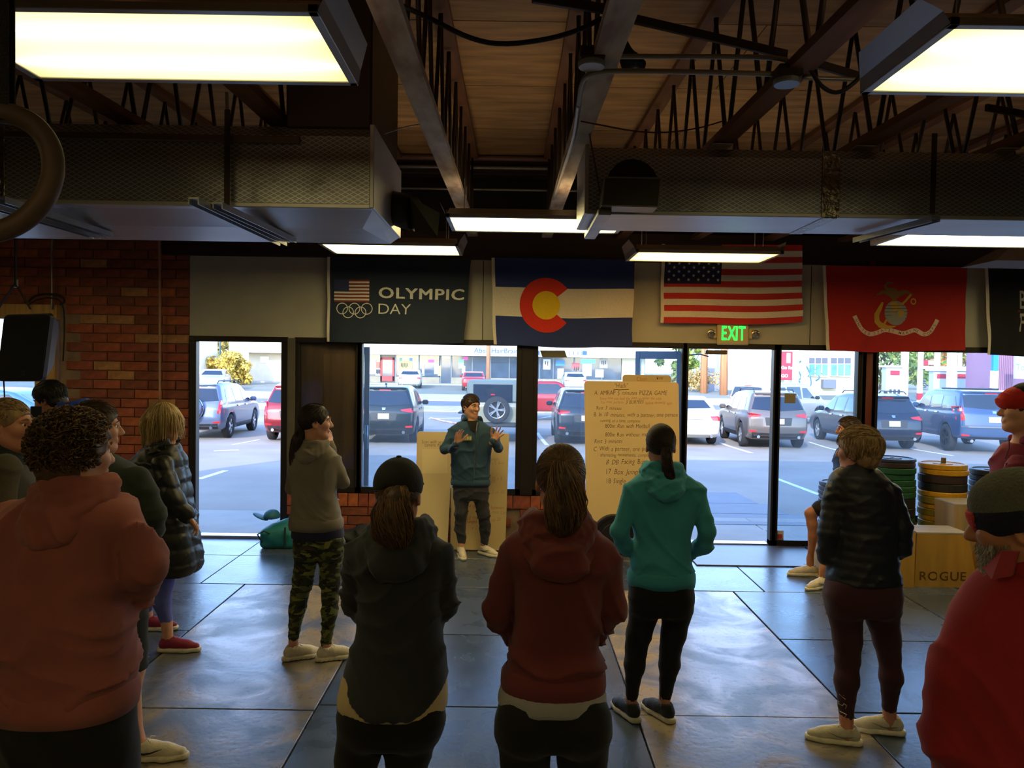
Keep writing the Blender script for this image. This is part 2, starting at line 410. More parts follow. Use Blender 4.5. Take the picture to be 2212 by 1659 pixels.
def sheet(x0, x1, y0, y1, m, name='rubber_mat', z=0.0):
    g = .004 + R.random() * .003; j = R.uniform(-.0015, .0015)
    MB().box((x0 + g, y0 + g, -.02), (x1 - g, y1 - g, z + j), .003).build(name, m, fl)
for (a, b) in ((-2.35, -1.10), (.74, 1.995)):
    y = 6.75
    for i in range(5): sheet(a, b, y - 2.43, y, plyf[i % 2], 'platform_sheet'); y -= 2.43
y = 6.75
for i in range(9):
    sheet(-1.10, .74, y - 1.18, y, rub[i % 2]); y -= 1.18
for side in (-1, 1):
    e = -2.35 if side < 0 else 1.995
    y = 6.75
    for i in range(9):
        for k in range(4):
            a = e + side * k * 1.5; sheet(min(a, a + side * 1.5), max(a, a + side * 1.5), y - 1.18, y, rub[(i + k) % 2])
        y -= 1.18
xs = [-8.2, -6.4, -4.6, -2.75, -1.35, .45, 2.28, 4.1, 5.9, 7.8]
for i in range(len(xs) - 1):
    sheet(xs[i], xs[i + 1], 6.75, 7.75, rub[i % 2]); sheet(xs[i], xs[i + 1], 7.75, YW - .02, rub[(i + 1) % 2])
# plywood entry panel in front of the right door
p0 = onz(1505, 1222); p1 = onz(1795, 1222)
MB().box((p0.x, p0.y, .0), (p1.x, YW - .03, .012), .003).build('entry_panel', mat('entry_panel', (96, 98, 104), .4, noise=(3, .2)), fl)
# aluminium thresholds
for n, (a, b) in enumerate(((425, 608), (1488, 1668))):
    MB().box((wx(a), YW - .01, -.02), (wx(b), YW + .14, .025), .01).build('trim_%d' % (n + 1), mat('threshold', (190, 192, 196), .3, .9), kind='structure')
# ---- brick wall, left of the door
bx0, bx1 = -8.3, wx(409); win = (wx(-95), wx(128), .75, wz(110, 662))       # wood-framed window opening
wl = MB()
wl.box((bx0, YW + .02, -.1), (win[0], YW + .2, 4.25)); wl.box((win[1], YW + .02, -.1), (bx1, YW + .2, 4.25))
wl.box((win[0], YW + .02, -.1), (win[1], YW + .2, win[2])); wl.box((win[0], YW + .02, win[3]), (win[1], YW + .2, 4.25))
wall_front = wl.build('wall_front', mortar, kind='structure')
bm_ = {}
for i, m in enumerate(bricks_m): bm_[i] = MB().box((-BW / 2 + .005, -.012, -BH / 2 + .005), (BW / 2 - .005, .04, BH / 2 - .005), .003).mesh('brick', m)
halfb = MB().box((-.07, -.012, -BH / 2 + .005), (.07, .04, BH / 2 - .005), .003).mesh('brick', bricks_m[1])
def put(me, loc, par, name='brick'):
    o = bpy.data.objects.new(name, me); COL.objects.link(o); o.parent = par; o.location = Vector(loc) - worldloc(par); return o
row = 0; z = BH / 2; rest = MB(); nb = 0
while z < 3.62:
    x = bx1 - (BW / 2 if row % 2 else BW) - .0 + (0 if row % 2 else BW / 2 - BW / 4)
    if row % 2 == 0: put(halfb, (bx1 - .078, YW + .01, z), wall_front)
    x = bx1 - BW / 2 if row % 2 else bx1 - .155 - BW / 2
    while x > -6.35:
        if not (win[0] - BW * .4 < x < win[1] + BW * .45 and win[2] - .05 < z < win[3] + .03):
            nb += 1; yj = R.uniform(-.004, .004)
            k = R.choices(range(5), (5, 4, 2, 4, 1))[0]
            if nb < 298 and z > .55: put(bm_[k], (x, YW + .01 + yj, z), wall_front)
            else: rest.cur = k; rest.box((x - BW / 2 + .005, YW - .002, z - BH / 2 + .005), (x + BW / 2 - .005, YW + .05, z + BH / 2 - .005), .003)
        x -= BW
    z += BH; row += 1
rest.build('brick_courses', bricks_m, wall_front, kind='stuff')
# wood-framed window on the far left
oak = mat('oak_trim', (196, 152, 88), .5, noise=(6, .25), stretch=(4, 4, .4))
w = win; f = MB()
wf = empty('window_1', (0, YW, 0), None, None, kind='structure')
MB().box((w[0], YW - .03, w[2]), (w[0] + .2, YW + .16, w[3]), .006).build('side_frame', oak, wf)
MB().box((w[1] - .26, YW - .03, w[2]), (w[1] - .02, YW + .16, w[3]), .006).build('side_frame', oak, wf)
MB().box((w[1] - .06, YW - .06, w[2]), (w[1] - .015, YW - .0, w[3] + .02), .006).build('casing', oak, wf)
MB().box((w[0], YW - .05, w[3] - .14), (w[1], YW + .16, w[3] + .02), .006).build('head_frame', oak, wf)
MB().box((w[0], YW - .08, w[2] - .04), (w[1], YW + .16, w[2] + .05), .006).build('sill', oak, wf)
gl = glass_mat('window_glass', refl=.9, haze=.04)
MB().box((w[0] + .19, YW + .09, w[2] + .04), (w[1] - .25, YW + .098, w[3] - .13)).build('pane', gl, wf)
# ---- storefront: openings between posts
ZH = wz(900, 744)                              # underside of the head frame
ZP = wz(900, 738)
xR = 8.3
wp = MB(); wp.box((bx1, YW + .0, ZH + .05), (xR, YW + .2, 3.14)); 
header = wp.build('wall_front_panel', mat('grey_panel', (186, 182, 166), .75, noise=(3, .08), bump=(60, .1)), kind='structure')
for k, a in enumerate((wx(1040), wx(1745))): MB().box((a - .004, YW - .003, ZH + .06), (a + .004, YW + .01, 3.13)).build('trim_%d' % (k + 3), mat('joint', (60, 56, 48), .9), kind='structure')
MB().box((wx(350), YW - .03, 3.14), (xR, YW + .22, 3.46), .01).build('wall_front_beam', dark, kind='structure')
MB().box((bx0, YW + .12, 3.46), (xR, YW + .2, 4.4)).build('wall_front_upper', mat('upper_wall', (30, 26, 24), .9, noise=(3, .3)), kind='structure')
# window frames: (px of left edge, px of right edge, sill height, kind)
ZS = wz(950, 1067)
def member(n, x0, x1, z0, z1, par, d=.10, y0=YW - .02): MB().box((x0, y0, z0), (x1, y0 + d, z1), .004).build(n, brown, par)
def opening(idx, a, b, z0, z1, fw=.06, pane=True, sillh=.07, name='window'):
    e = empty('%s_%d' % (name, idx), ((wx(a) + wx(b)) / 2, YW, z0), None, None, kind='structure'); x0, x1 = wx(a), wx(b)
    member('jamb', x0, x0 + fw, z0, z1, e); member('jamb', x1 - fw, x1, z0, z1, e); member('head', x0, x1, z1, z1 + .06, e)
    if sillh: member('sill', x0, x1, z0 - .0, z0 + sillh, e)
    if pane: MB().box((x0 + fw * .9, YW + .03, z0 + sillh * .9), (x1 - fw * .9, YW + .036, z1 + .003)).build('pane', gl, e)
    return e
door1 = opening(1, 410, 622, 0, ZH, .075, pane=False, sillh=0, name='door')
w2 = opening(2, 636, 782, ZS, ZH, .055)
w3 = opening(3, 768, 1126, ZS, ZH, .06)
w4 = opening(4, 1150, 1481, ZS, ZH, .055)
door2 = opening(2, 1472, 1684, 0, ZH, .065, pane=False, sillh=0, name='door')
w5 = opening(5, 1668, 1862, 0.0, ZH, .065)
w6 = opening(6, 1884, 2330, .3, ZH, .05)
# plywood behind the glass of the narrow window, glued to its frame
MB().box((wx(646), YW + .06, ZS + .03), (wx(772), YW + .075, ZH), 0).build('boarding', mat('boarding', (150, 104, 68), .5, noise=(2, .3), stretch=(5, 5, .6)), w2)
MB().box((wx(695), YW + .05, ZS + .25), (wx(766), YW + .062, ZH - .12), .003).build('boarding', mat('boarding2', (168, 116, 74), .45, noise=(2, .3), stretch=(5, 5, .6)), w2)
# posts between the openings
def post(px0, px1, z0, z1, m, n, d=.16): MB().box((wx(px0), YW - .03, z0), (wx(px1), YW + d, z1), .006).build(n, m, kind='structure')
greyp = mat('post_grey', (92, 88, 76), .7, noise=(4, .15))
post(621, 638, ZS, ZH + .05, greyp, 'trim_5'); post(1125, 1152, ZS, ZH + .05, brown, 'trim_6')
MB().cyl((wx(1873), YW + .02, 0), (wx(1873), YW + .02, 3.2), .062, 20).build('trim_7', mat('red_post', (112, 48, 32), .5), kind='structure', smooth=True)
post(1858, 1888, 0, ZH + .06, brown, 'trim_8', .0)
post(1856, 1890, 0, ZH + .06, brown, 'trim_9')
# knee walls of bricks under windows 2-4 and 6
for n, (a, b, zt) in enumerate(((620, 1130, ZS), (1126, 1481, ZS), (1888, 2340, .3))):
    kw = MB().box((wx(a), YW + .02, -.05), (wx(b), YW + .15, zt)).build('wall_front_low_%s' % ('left', 'middle', 'right')[n], mortar, kind='structure')
    x = wx(a); rw = .115; rr = MB().box((-rw / 2 + .005, -.02, -.073), (rw / 2 - .005, .03, .073), .003)
    rm = [rr.mesh('brick', bricks_m[i]) for i in (0, 3, 4)]
    while x + rw < wx(b) + .02: put(R.choice(rm), (x + rw / 2, YW + .005, zt - .078), kw); x += rw
    z = zt - .155 - BH / 2; r_ = 0
    while z > 0:
        x = wx(a) + (BW / 2 if r_ % 2 == 0 else BW * .75)
        while x + BW / 2 < wx(b) + .05: put(bm_[R.choice((0, 0, 3, 1))], (x, YW + .005, z), kw); x += BW
        z -= BH; r_ += 1
# remaining walls (outside the frame, they keep the room dark)
wm = mat('side_wall', (92, 78, 66), .9, noise=(3, .2))
MB().box((-8.5, -4.6, -.1), (-8.3, YW + .2, 4.4)).build('wall_left', wm, kind='structure')
MB().box((8.3, -4.6, -.1), (8.5, YW + .2, 4.4)).build('wall_right', wm, kind='structure')
MB().box((-8.5, -4.7, -.1), (8.5, -4.5, 4.4)).build('wall_back', wm, kind='structure')
# ---- ceiling: roof boards and plywood sheets
def deckz(y): return 3.98 + .031 * y
cb = MB(); cb.add([(-8.6, -4.7, deckz(-4.7) + .03), (8.6, -4.7, deckz(-4.7) + .03), (8.6, YW + .9, deckz(YW + .9) + .03), (-8.6, YW + .9, deckz(YW + .9) + .03)] + [(-8.6, -4.7, deckz(-4.7) + .25), (8.6, -4.7, deckz(-4.7) + .25), (8.6, YW + .9, deckz(YW + .9) + .25), (-8.6, YW + .9, deckz(YW + .9) + .25)],
        [(0, 3, 2, 1), (4, 5, 6, 7), (0, 1, 5, 4), (1, 2, 6, 5), (2, 3, 7, 6), (3, 0, 4, 7)])
ceil = cb.build('ceiling', mat('roof_board', (40, 30, 20), .9), kind='structure')
plyc = [mat('roof_ply_%s' % n, c, .7, noise=(4, .35), bump=(8, .15), stretch=(.5, 3, 1)) for n, c in (('a', (166, 128, 82)), ('b', (154, 118, 76)), ('c', (174, 136, 90)))]
y = YW - .02; i = 0
while y > -1:
    x = .336 - .815 * 9 - (0 if i % 2 else 1.222); 
    while x < 8:
        x1 = min(8.2, x + 2.445); xx = max(x, -8.2)
        if x1 > xx + .1:
            y1 = y - 1.215; v = [(xx + .004, y1 + .004), (x1 - .004, y1 + .004), (x1 - .004, y - .004), (xx + .004, y - .004)]
            b = MB(); b.add([(p, q, deckz(q) + .004) for p, q in v] + [(p, q, deckz(q) + .03) for p, q in v], [(0, 3, 2, 1), (4, 5, 6, 7), (0, 1, 5, 4), (1, 2, 6, 5), (2, 3, 7, 6), (3, 0, 4, 7)])
            b.build('plywood_sheet', R.choice(plyc), ceil)
        x += 2.445
    y -= 1.219; i += 1
# ---- roof trusses
def chz(y): return 3.13 + .031 * y
chord_m = mat('painted_chord', (206, 194, 176), .7, noise=(5, .6), bump=(10, .3), stretch=(2, .6, 2), c2=(140, 112, 88))
chord_d = mat('raw_chord', (110, 70, 42), .75, noise=(5, .3), stretch=(3, .5, 3))
web_m = mat('web_tube', (58, 46, 38), .5, .5)
def make_truss(painted, label):
    t = empty('roof_truss', (0, 0, 0), label, 'truss', 'open web roof trusses')
    y0, y1 = .4, YW + .1; cm = chord_m if painted else chord_d
    def ch(n, zf, m):
        b = MB(); b.add([(x, y, zf(y) + dz) for y in (y0, y1) for dz in (0, .04) for x in (-.055, .055)], [(0, 1, 3, 2), (4, 6, 7, 5), (0, 4, 5, 1), (2, 3, 7, 6), (0, 2, 6, 4), (1, 5, 7, 3)])
        b.build(n, m, t, local=True)
    ch('bottom_chord', chz, cm); ch('top_chord', lambda y: deckz(y) - .045, chord_d)
    h = deckz(0) - chz(0) - .04
    w1 = MB().tube([(0, 0, .02), (0, .27, h - .02)], .013, 6).mesh('web_tube', web_m, True); w2_ = MB().tube([(0, 0, h - .02), (0, .27, .02)], .013, 6).mesh('web_tube', web_m, True)
    y = .7; k = 0
    while y < 8.3:
        obj_from(w1 if k % 2 == 0 else w2_, 'web_tube', t, (R.uniform(-.004, .004), y, chz(y) - .0)); y += .27 + (.0 if k % 2 == 0 else .06); k += 1
    return t
tr0 = make_truss(True, 'roof truss with worn white painted bottom chord, left of the two in the middle')
tr1 = make_truss(False, 'dark unpainted open web roof truss running toward the windows')
first = True
for k in range(-8, 10):
    X = .36 + .815 * k
    if abs(X) > 7.9: continue
    if k == -1: o = tr0; 
    elif k == 0: o = copy_tree(tr0); o['label'] = 'roof truss with worn white chord and a conduit strapped along it'
    elif first: o = tr1; first = False
    else:
        o = copy_tree(tr1)
    if k not in (-1, 0):
        o['label'] = 'dark open web roof truss, %s counting %s from the pale pair' % (['first', 'second', 'third', 'fourth', 'fifth', 'sixth', 'seventh', 'eighth', 'ninth', 'tenth'][(k if k > 0 else -k - 1) - (1 if k > 0 else 1)], 'right' if k > 0 else 'left')
        if k == 1: o['label'] = 'dark roof truss rising diagonally just right of the two pale ones'
        o['group'] = 'trusses above the right duct' if k > 1 else ('trusses above the left duct' if k < -1 else 'open web roof trusses')
    o.location = (X, 0, 0)
# pale repaired ends on the trusses right of the duct
for k in (1, 2, 3):
    X = .36 + .815 * k; yy = 4.36
    MB().box((X - .058, yy, chz(yy) - .006), (X + .058, yy + .62, chz(yy) + .0), .002).build('truss_patch', mat('patch', (196, 190, 180), .6, noise=(5, .2)), None,
        ('white painted splice plate under a truss, %s' % ('above the black diffuser duct', 'in the middle of the right duct', 'near the right ceiling light')[k - 1]), 'plate', 'splice plates on the trusses')
# ledger beam and pipes above the front wall
MB().box((bx0, YW - .16, deckz(YW) - .2), (xR, YW + .02, deckz(YW) - .02), .01).build('ledger_beam', dark, None, 'dark timber ledger beam under the roof deck at the front wall', 'beam')
pk = mat('pipe_rust', (120, 92, 88), .5, .3)
for i, (py, r, l) in enumerate(((352, .03, 'thick pinkish pipe running along the front wall under the roof'), (372, .022, 'thinner pale pipe below the thick pink pipe'), (418, .014, 'thin conduit crossing behind the trusses near the front wall'))):
    zz = wz(1000, py); MB().tube([(-4, YW - .21, zz + .0), (0, YW - .21, zz), (4, YW - .21, zz)], r, 10).build('pipe', pk if i < 1 else steel, None, l, 'pipe', smooth=True)
# rafters seen under the duct close to the wall
for i, px in enumerate((1352, 1520, 1692)):
    a = at(px - 30, 520, 8.0); X = .36 + .815 * (i + 2)
# ---- foil-wrapped ducts
def foil(name, col, s):
    m = mat(name, col, .36, .7); nt = m.node_tree; b = nt.nodes['Principled BSDF']
    tc = nt.nodes.new('ShaderNodeTexCoord'); mp = nt.nodes.new('ShaderNodeMapping'); mp.inputs['Rotation'].default_value = (0, math.radians(45), 0)
    mp.inputs['Scale'].default_value = (1, 0, 1)
    mp0 = nt.nodes.new('ShaderNodeMapping'); mp0.inputs['Scale'].default_value = (.55, 1, 1)
    nt.links.new(tc.outputs['Object'], mp0.inputs[0]); nt.links.new(mp0.outputs[0], mp.inputs[0])
    ck = nt.nodes.new('ShaderNodeTexBrick'); ck.offset = 0; ck.inputs['Scale'].default_value = s; ck.inputs['Mortar Size'].default_value = .05; ck.inputs['Brick Width'].default_value = .5; ck.inputs['Row Height'].default_value = .5
    sx = nt.nodes.new('ShaderNodeSeparateXYZ'); cx = nt.nodes.new('ShaderNodeCombineXYZ')
    nt.links.new(mp.outputs[0], sx.inputs[0]); nt.links.new(sx.outputs[0], cx.inputs[0]); nt.links.new(sx.outputs[2], cx.inputs[1]); nt.links.new(cx.outputs[0], ck.inputs['Vector'])
    ns = nt.nodes.new('ShaderNodeTexNoise'); ns.inputs['Scale'].default_value = 5; ns.inputs['Detail'].default_value = 6
    nt.links.new(tc.outputs['Object'], ns.inputs['Vector'])
    ad = nt.nodes.new('ShaderNodeMath'); ad.operation = 'MULTIPLY_ADD'; ad.inputs[1].default_value = .35; nt.links.new(ck.outputs['Fac'], ad.inputs[0]); nt.links.new(ns.outputs[0], ad.inputs[2])
    bp = nt.nodes.new('ShaderNodeBump'); bp.inputs['Strength'].default_value = .55; bp.inputs['Distance'].default_value = .02
    nt.links.new(ad.outputs[0], bp.inputs['Height']); nt.links.new(bp.outputs[0], b.inputs['Normal'])
    mx = nt.nodes.new('ShaderNodeMixRGB'); mx.inputs[1].default_value = (*lin(col), 1); mx.inputs[2].default_value = (*lin(tuple(min(255, c * 1.45) for c in col)), 1)
    nt.links.new(ck.outputs['Fac'], mx.inputs[0]); nt.links.new(mx.outputs[0], b.inputs['Base Color'])
    return m
foil_l = foil('foil_wrap', (138, 138, 142), 30); foil_p = mat('foil_plain', (206, 204, 204), .4, .55, noise=(3, .12), bump=(3, .35), stretch=(.3, 1, 1))
tape = mat('foil_tape', (150, 140, 126), .22, .95, bump=(30, .8))
def duct(x0, x1, y0, y1, z0, z1, label, inner, seams):
    e = empty('air_duct', ((x0 + x1) / 2, (y0 + y1) / 2, z0), label, 'duct')
    b = MB(); c = .035; pr = [(y0, z0 + .012), (y0, z1 - c * 1.6), (y0 + c * 1.4, z1), (y1, z1), (y1, z0 + .012)]
    N = 24; vs = []; fs = []
    for i in range(N + 1):
        x = x0 + (x1 - x0) * i / N; s = math.sin(i * 1.3) * .004
        vs += [(x, p - (s if p == y0 else 0), q) for p, q in pr]
    for i in range(N):
        for k in range(5): fs.append((i * 5 + k, i * 5 + (k + 1) % 5, i * 5 + 5 + (k + 1) % 5, i * 5 + 5 + k))
    fs += [tuple(range(4, -1, -1)), tuple(N * 5 + k for k in range(5))]
    b.add(vs, fs).build('insulation_wrap', foil_l, e)
    MB().box((x0, y0 + .0, z0 - .012), (x1, y1 + .0, z0 + .013), .004).build('bottom_panel', foil_p, e)
    for s in seams:
        MB().box((s - .05, y0 - .006, z0 - .01), (s + .05, y0 + .004, z1 - .03), .002).build('foil_tape', tape, e)
        MB().box((s - .04, y0, z0 - .016), (s + .04, y1, z0 - .012)).build('foil_tape', tape, e)
    ex = inner; MB().box((ex - .012, y0 - .006, z0 - .01), (ex + .012, y1 + .004, z1 + .004), .004).build('end_panel', foil_p, e)
    return e
DL = duct(-8.2, -.73, 3.92, 4.85, 2.79, 3.2, 'left foil-wrapped air duct ending in a taped corner', -.73, (-2.65, -5.2))
DR = duct(.40, 8.2, 4.28, 4.8, 2.85, 3.22, 'long right foil-wrapped air duct above the flags', .40, (at(1795, 380, 4.28).x,))
# riser and bottom collar of the left duct
MB().box((-1.18, 3.95, 3.19), (-.74, 4.83, 3.93), .01).build('riser', mat('riser_metal', (70, 60, 58), .4, .7, noise=(3, .2)), DL)
cl = MB(); 
for (a, b) in (((-3.6, 4.35, 2.79), (-.78, 4.35, 2.79)),):
    cl.add([(-3.7, 4.05, 2.779), (-.73, 3.95, 2.779), (-.73, 4.84, 2.779), (-3.7, 4.84, 2.779), (-3.4, 4.35, 2.742), (-.85, 4.30, 2.742), (-.78, 4.84, 2.742), (-3.4, 4.84, 2.742)], [(0, 3, 2, 1), (4, 5, 6, 7), (0, 1, 5, 4), (1, 2, 6, 5), (2, 3, 7, 6), (3, 0, 4, 7)])
cl.build('collar', foil_p, DL, fixn=True)
MB().bar(at(10, 290, 3.90), at(648, 302, 3.90), .012, .035, c=.004).build('stiffener', mat('stiff', (112, 96, 80), .4, .7), DL)
# side outlets with registers
blk = mat('black_vinyl', (26, 24, 24), .45); regm = mat('register_metal', (84, 84, 78), .35, .8, noise=(4, .15))
o1 = empty('duct_outlet', at(910, 470, 4.6), 'short black elbow outlet with square metal register beside the left duct end', 'vent')
MB().tube([at(838, 448, 4.6), at(862, 452, 4.55), at(888, 462, 4.5)], [.1, .1, .1], 14).build('elbow', blk, o1, smooth=True)
q = [at(872, 418, 4.38), at(950, 462, 4.38), at(946, 512, 4.38), at(905, 500, 4.38)]
b = MB(); sh = Vector((-.10, .18, .02)); b.add([at(886, 425, 4.4), at(950, 460, 4.5), at(945, 512, 4.5), at(896, 500, 4.4), at(872, 430, 4.62), at(930, 452, 4.68), at(925, 490, 4.68), at(874, 488, 4.62)],
      [(0, 1, 2, 3), (4, 7, 6, 5), (0, 4, 5, 1), (1, 5, 6, 2), (2, 6, 7, 3), (3, 7, 4, 0)]); b.build('register_box', regm, o1)
o2 = empty('duct_outlet', at(1366, 445, 4.1), 'round black elbow outlet with boxy metal register on the right duct', 'vent')
arc = [at(1366 + 58 * math.cos(t), 405 - 62 * math.sin(t), 4.2) for t in [pi * i / 10 for i in range(11)]]
b = MB(); b.add([tuple(p) for p in arc] + [tuple(p + Vector((0, .12, 0))) for p in arc], [tuple(range(10, -1, -1)), tuple(range(11, 22))] + [(i, i + 1, i + 12, i + 11) for i in range(10)] + [(10, 0, 11, 21)]); b.build('elbow', blk, o2)
b = MB(); A = [at(1306, 383, 4.02), at(1428, 385, 4.02), at(1422, 447, 4.02), at(1300, 444, 4.02)]
b.add([tuple(p) for p in A] + [tuple(p + Vector((0, .16, 0))) for p in A], [(0, 3, 2, 1), (4, 5, 6, 7), (0, 1, 5, 4), (1, 2, 6, 5), (2, 3, 7, 6), (3, 0, 4, 7)]); b.build('register_box', regm, o2)
for (p, q_) in ((0, 1), (1, 2), (2, 3), (3, 0)): MB().bar(A[p], A[q_], .006, .008).build('register_flange', steel, o2)
# trapeze struts that carry the ducts
def strut(a, ya, b, yb, rodpx, label, mm=steel):
    A_, B_ = at(*a, ya), at(*b, yb); e = empty('duct_hanger', A_, label, 'hanger', 'trapeze hangers under the ducts')
    MB().bar(A_, B_, .045, .008).build('channel_web', mm, e)
    d = Vector((.021, 0, -.012)); MB().bar(A_ + d, B_ + d, .005, .03).build('channel_flange', mm, e); d.x = -.021; MB().bar(A_ + d, B_ + d, .005, .03).build('channel_flange', mm, e)
    if rodpx:
        p = at(rodpx[0], rodpx[1], rodpx[2]); MB().box((p.x - .014, p.y - .003, p.z), (p.x + .014, p.y + .003, chz(p.y)), .001).build('strap', mat('strap_dark', (62, 50, 44), .5, .6), e)
strut((418, 428), 3.44, (612, 522), 4.72, (490, 462, 3.86), 'grey metal strut under the left duct, middle of the picture\'s left half')
strut((470, 438), 3.58, (632, 515), 4.62, None, 'pale metal angle beside the grey strut under the left duct')
strut((-40, 432), 3.52, (210, 506), 4.56, None, 'pale metal strut under the left duct behind the gym ring')
strut((0, 425), 3.46, (236, 503), 4.50, None, 'second pale metal strut under the duct behind the gym ring')
strut((2022, 468), 4.08, (1850, 515), 4.78, (2014, 462, 4.10), 'grey metal strut under the right duct at the picture\'s right')
MB().box((at(1288, 470, 4.2).x, 4.1, 2.80), (at(1316, 470, 4.2).x, 4.9, 2.835), .004).build('duct_hanger', steel, None, 'short metal strut under the left end of the right duct', 'hanger', 'trapeze hangers under the ducts')
p = at(1290, 470, 4.2); MB().bar(at(1262, 230, 4.22), at(1302, 448, 4.22), .03, .004).build('duct_strap', mat('strap_dark', (62, 50, 44), .5, .6), None, 'dark hanging strap at the left end of the right duct', 'strap')
MB().tube([at(490, 200, 3.9), at(492, 300, 3.88)], .008, 6).build('rod', steel, DL)
# ---- fluorescent fixtures
def lens_mat(name, col, k, n=2):
    m = bpy.data.materials.new(name); m.use_nodes = True; nt = m.node_tree; b = nt.nodes['Principled BSDF']; b.inputs['Roughness'].default_value = .4
    b.inputs['Base Color'].default_value = (.6, .6, .55, 1); b.inputs['Emission Color'].default_value = (*lin(col), 1)
    tc = nt.nodes.new('ShaderNodeTexCoord'); sp = nt.nodes.new('ShaderNodeSeparateXYZ'); nt.links.new(tc.outputs['Object'], sp.inputs[0])
    # two tubes behind the lens: brightness falls off with distance from each
    def mth(op, *a):
        x = nt.nodes.new('ShaderNodeMath'); x.operation = op
        for i, v in enumerate(a):
            if isinstance(v, (int, float)): x.inputs[i].default_value = v
            else: nt.links.new(v, x.inputs[i])
        return x.outputs[0]
    tot = None
    for c in (-.13, .13):
        d = mth('ABSOLUTE', mth('SUBTRACT', sp.outputs[1], c)); g = mth('POWER', mth('DIVIDE', .05, mth('ADD', d, .05)), 1.6)
        tot = g if tot is None else mth('ADD', tot, g)
    e = mth('SUBTRACT', 1.0, mth('POWER', mth('DIVIDE', mth('ABSOLUTE', sp.outputs[0]), .66), 6.0))
    nt.links.new(mth('MULTIPLY', mth('MULTIPLY_ADD', tot, k, k * .22), mth('MAXIMUM', e, .2)), b.inputs['Emission Strength'])
    return m
lens_w = lens_mat('lens_warm', (255, 234, 158), LAMP * .42); lens_g = lens_mat('lens_cool', (255, 244, 170), LAMP * .42); lens_o = lens_mat('lens_amber', (255, 196, 100), LAMP * 1.6); lens_f = lens_mat('lens_front', (255, 232, 160), LAMP * 2.0)
shell = mat('fixture_shell', (172, 168, 160), .35, .6); shade_d = mat('fixture_top', (120, 110, 96), .5, .3)
upl = mat('added_uplight', (255, 240, 200), .5, emit=((255, 220, 165), 2.8))  # added upward glow, fills the roof deck with light
def fixture(x0, x1, y0, y1, z, lens, label):
    cx, cy = (x0 + x1) / 2, (y0 + y1) / 2; e = empty('ceiling_light', (cx, cy, z), label, 'light', 'fluorescent ceiling lights')
    hx, hy = (x1 - x0) / 2, (y1 - y0) / 2; t = .075
    b = MB(); b.box((-hx + .03, -hy + .03, 0), (hx - .03, hy - .03, .004)); b.build('lens', lens, e, local=True)
    b = MB()
    for s in (-1, 1): b.box((-hx, s * hy - (.03 if s > 0 else 0), -.006), (hx, s * hy + (.03 if s < 0 else 0), .02), .002)
    b.build('lens_frame', shell, e, local=True)
    b = MB(); b.add([(-hx, -hy, 0), (hx, -hy, 0), (hx, hy, 0), (-hx, hy, 0), (-hx + .02, -hy + .1, t), (hx - .02, -hy + .1, t), (hx - .02, hy - .1, t), (-hx + .02, hy - .1, t)], [(0, 1, 5, 4), (1, 2, 6, 5), (2, 3, 7, 6), (3, 0, 4, 7), (4, 5, 6, 7)]); b.build('housing', shade_d, e, local=True)
    b = MB()
    for q in (-.09, .09): b.box((-hx + .08, q - .022, t + .001), (hx - .08, q + .022, t + .006))
    b.build('added_glow_strip', upl, e, local=True)  # glowing strips added on top of the housing to brighten the ceiling
    for s in (-1, 1):
        b = MB(); X = s * hx; b.box((X - .03 * (s > 0), -hy, -.006), (X + .03 * (s < 0), hy, .02), .002)
        b.add([(X, -hy, .0), (X, hy, .0), (X + s * .012, hy - .02, .045), (X + s * .05, hy - .09, .115), (X + s * .05, -hy + .09, .115), (X + s * .012, -hy + .02, .045)], [(0, 1, 2, 5), (5, 2, 3, 4)] if s > 0 else [(0, 5, 2, 1), (5, 4, 3, 2)])
        b.build('end_cap', shell, e, local=True)
        for q in (-.12, .12):
            MB().cyl((X - s * .12, q, t), (X - s * .12, q, deckz(cy) - z - .05 if abs(q) > 1 else chz(cy) - z + .02), .003, 5).build('chain', steel, e, local=True)
    return e
fixture(-1.82, -.60, 2.32, 2.93, 3.05, lens_w, 'large glowing ceiling light nearest the camera at top left')
fixture(1.31, 2.53, 2.34, 2.94, 3.05, lens_g, 'large glowing ceiling light nearest the camera at top right')
fixture(at(962, 470, 5.35).x, at(1342, 500, 5.75).x, 5.35, 5.95, 3.02, lens_f, 'lit ceiling light between the two ducts')
fixture(at(1952, 500, 5.4).x, at(1952, 500, 5.4).x + 1.25, 5.3, 5.9, 2.95, lens_f, 'lit ceiling light half hidden behind the right duct')
fixture(at(688, 530, 6.7).x, at(990, 530, 6.7).x, 6.68, 7.3, 3.02, lens_f, 'lit ceiling light over the dark navy flag')
fixture(at(1372, 545, 6.7).x, at(1690, 545, 6.7).x, 6.66, 7.28, 2.99, lens_o, 'amber ceiling light in front of the striped flag')
fixture(-6.2, -4.98, 2.3, 2.9, 3.05, lens_f, 'ceiling light beyond the left edge'); fixture(-6.0, -4.8, 5.5, 6.1, 3.0, lens_f, 'unseen light added to brighten the brick wall beyond the left edge'); fixture(5.2, 6.4, 6.4, 7.0, 3.0, lens_f, 'unseen light added to brighten the flags beyond the right edge')  # last two are unseen lights added to brighten the bricks and the flags
fixture(-1.8, -.6, -1.6, -1.0, 3.0, lens_f, 'ceiling light behind the camera on the left'); fixture(1.4, 2.6, -1.6, -1.0, 3.0, lens_f, 'ceiling light behind the camera on the right')
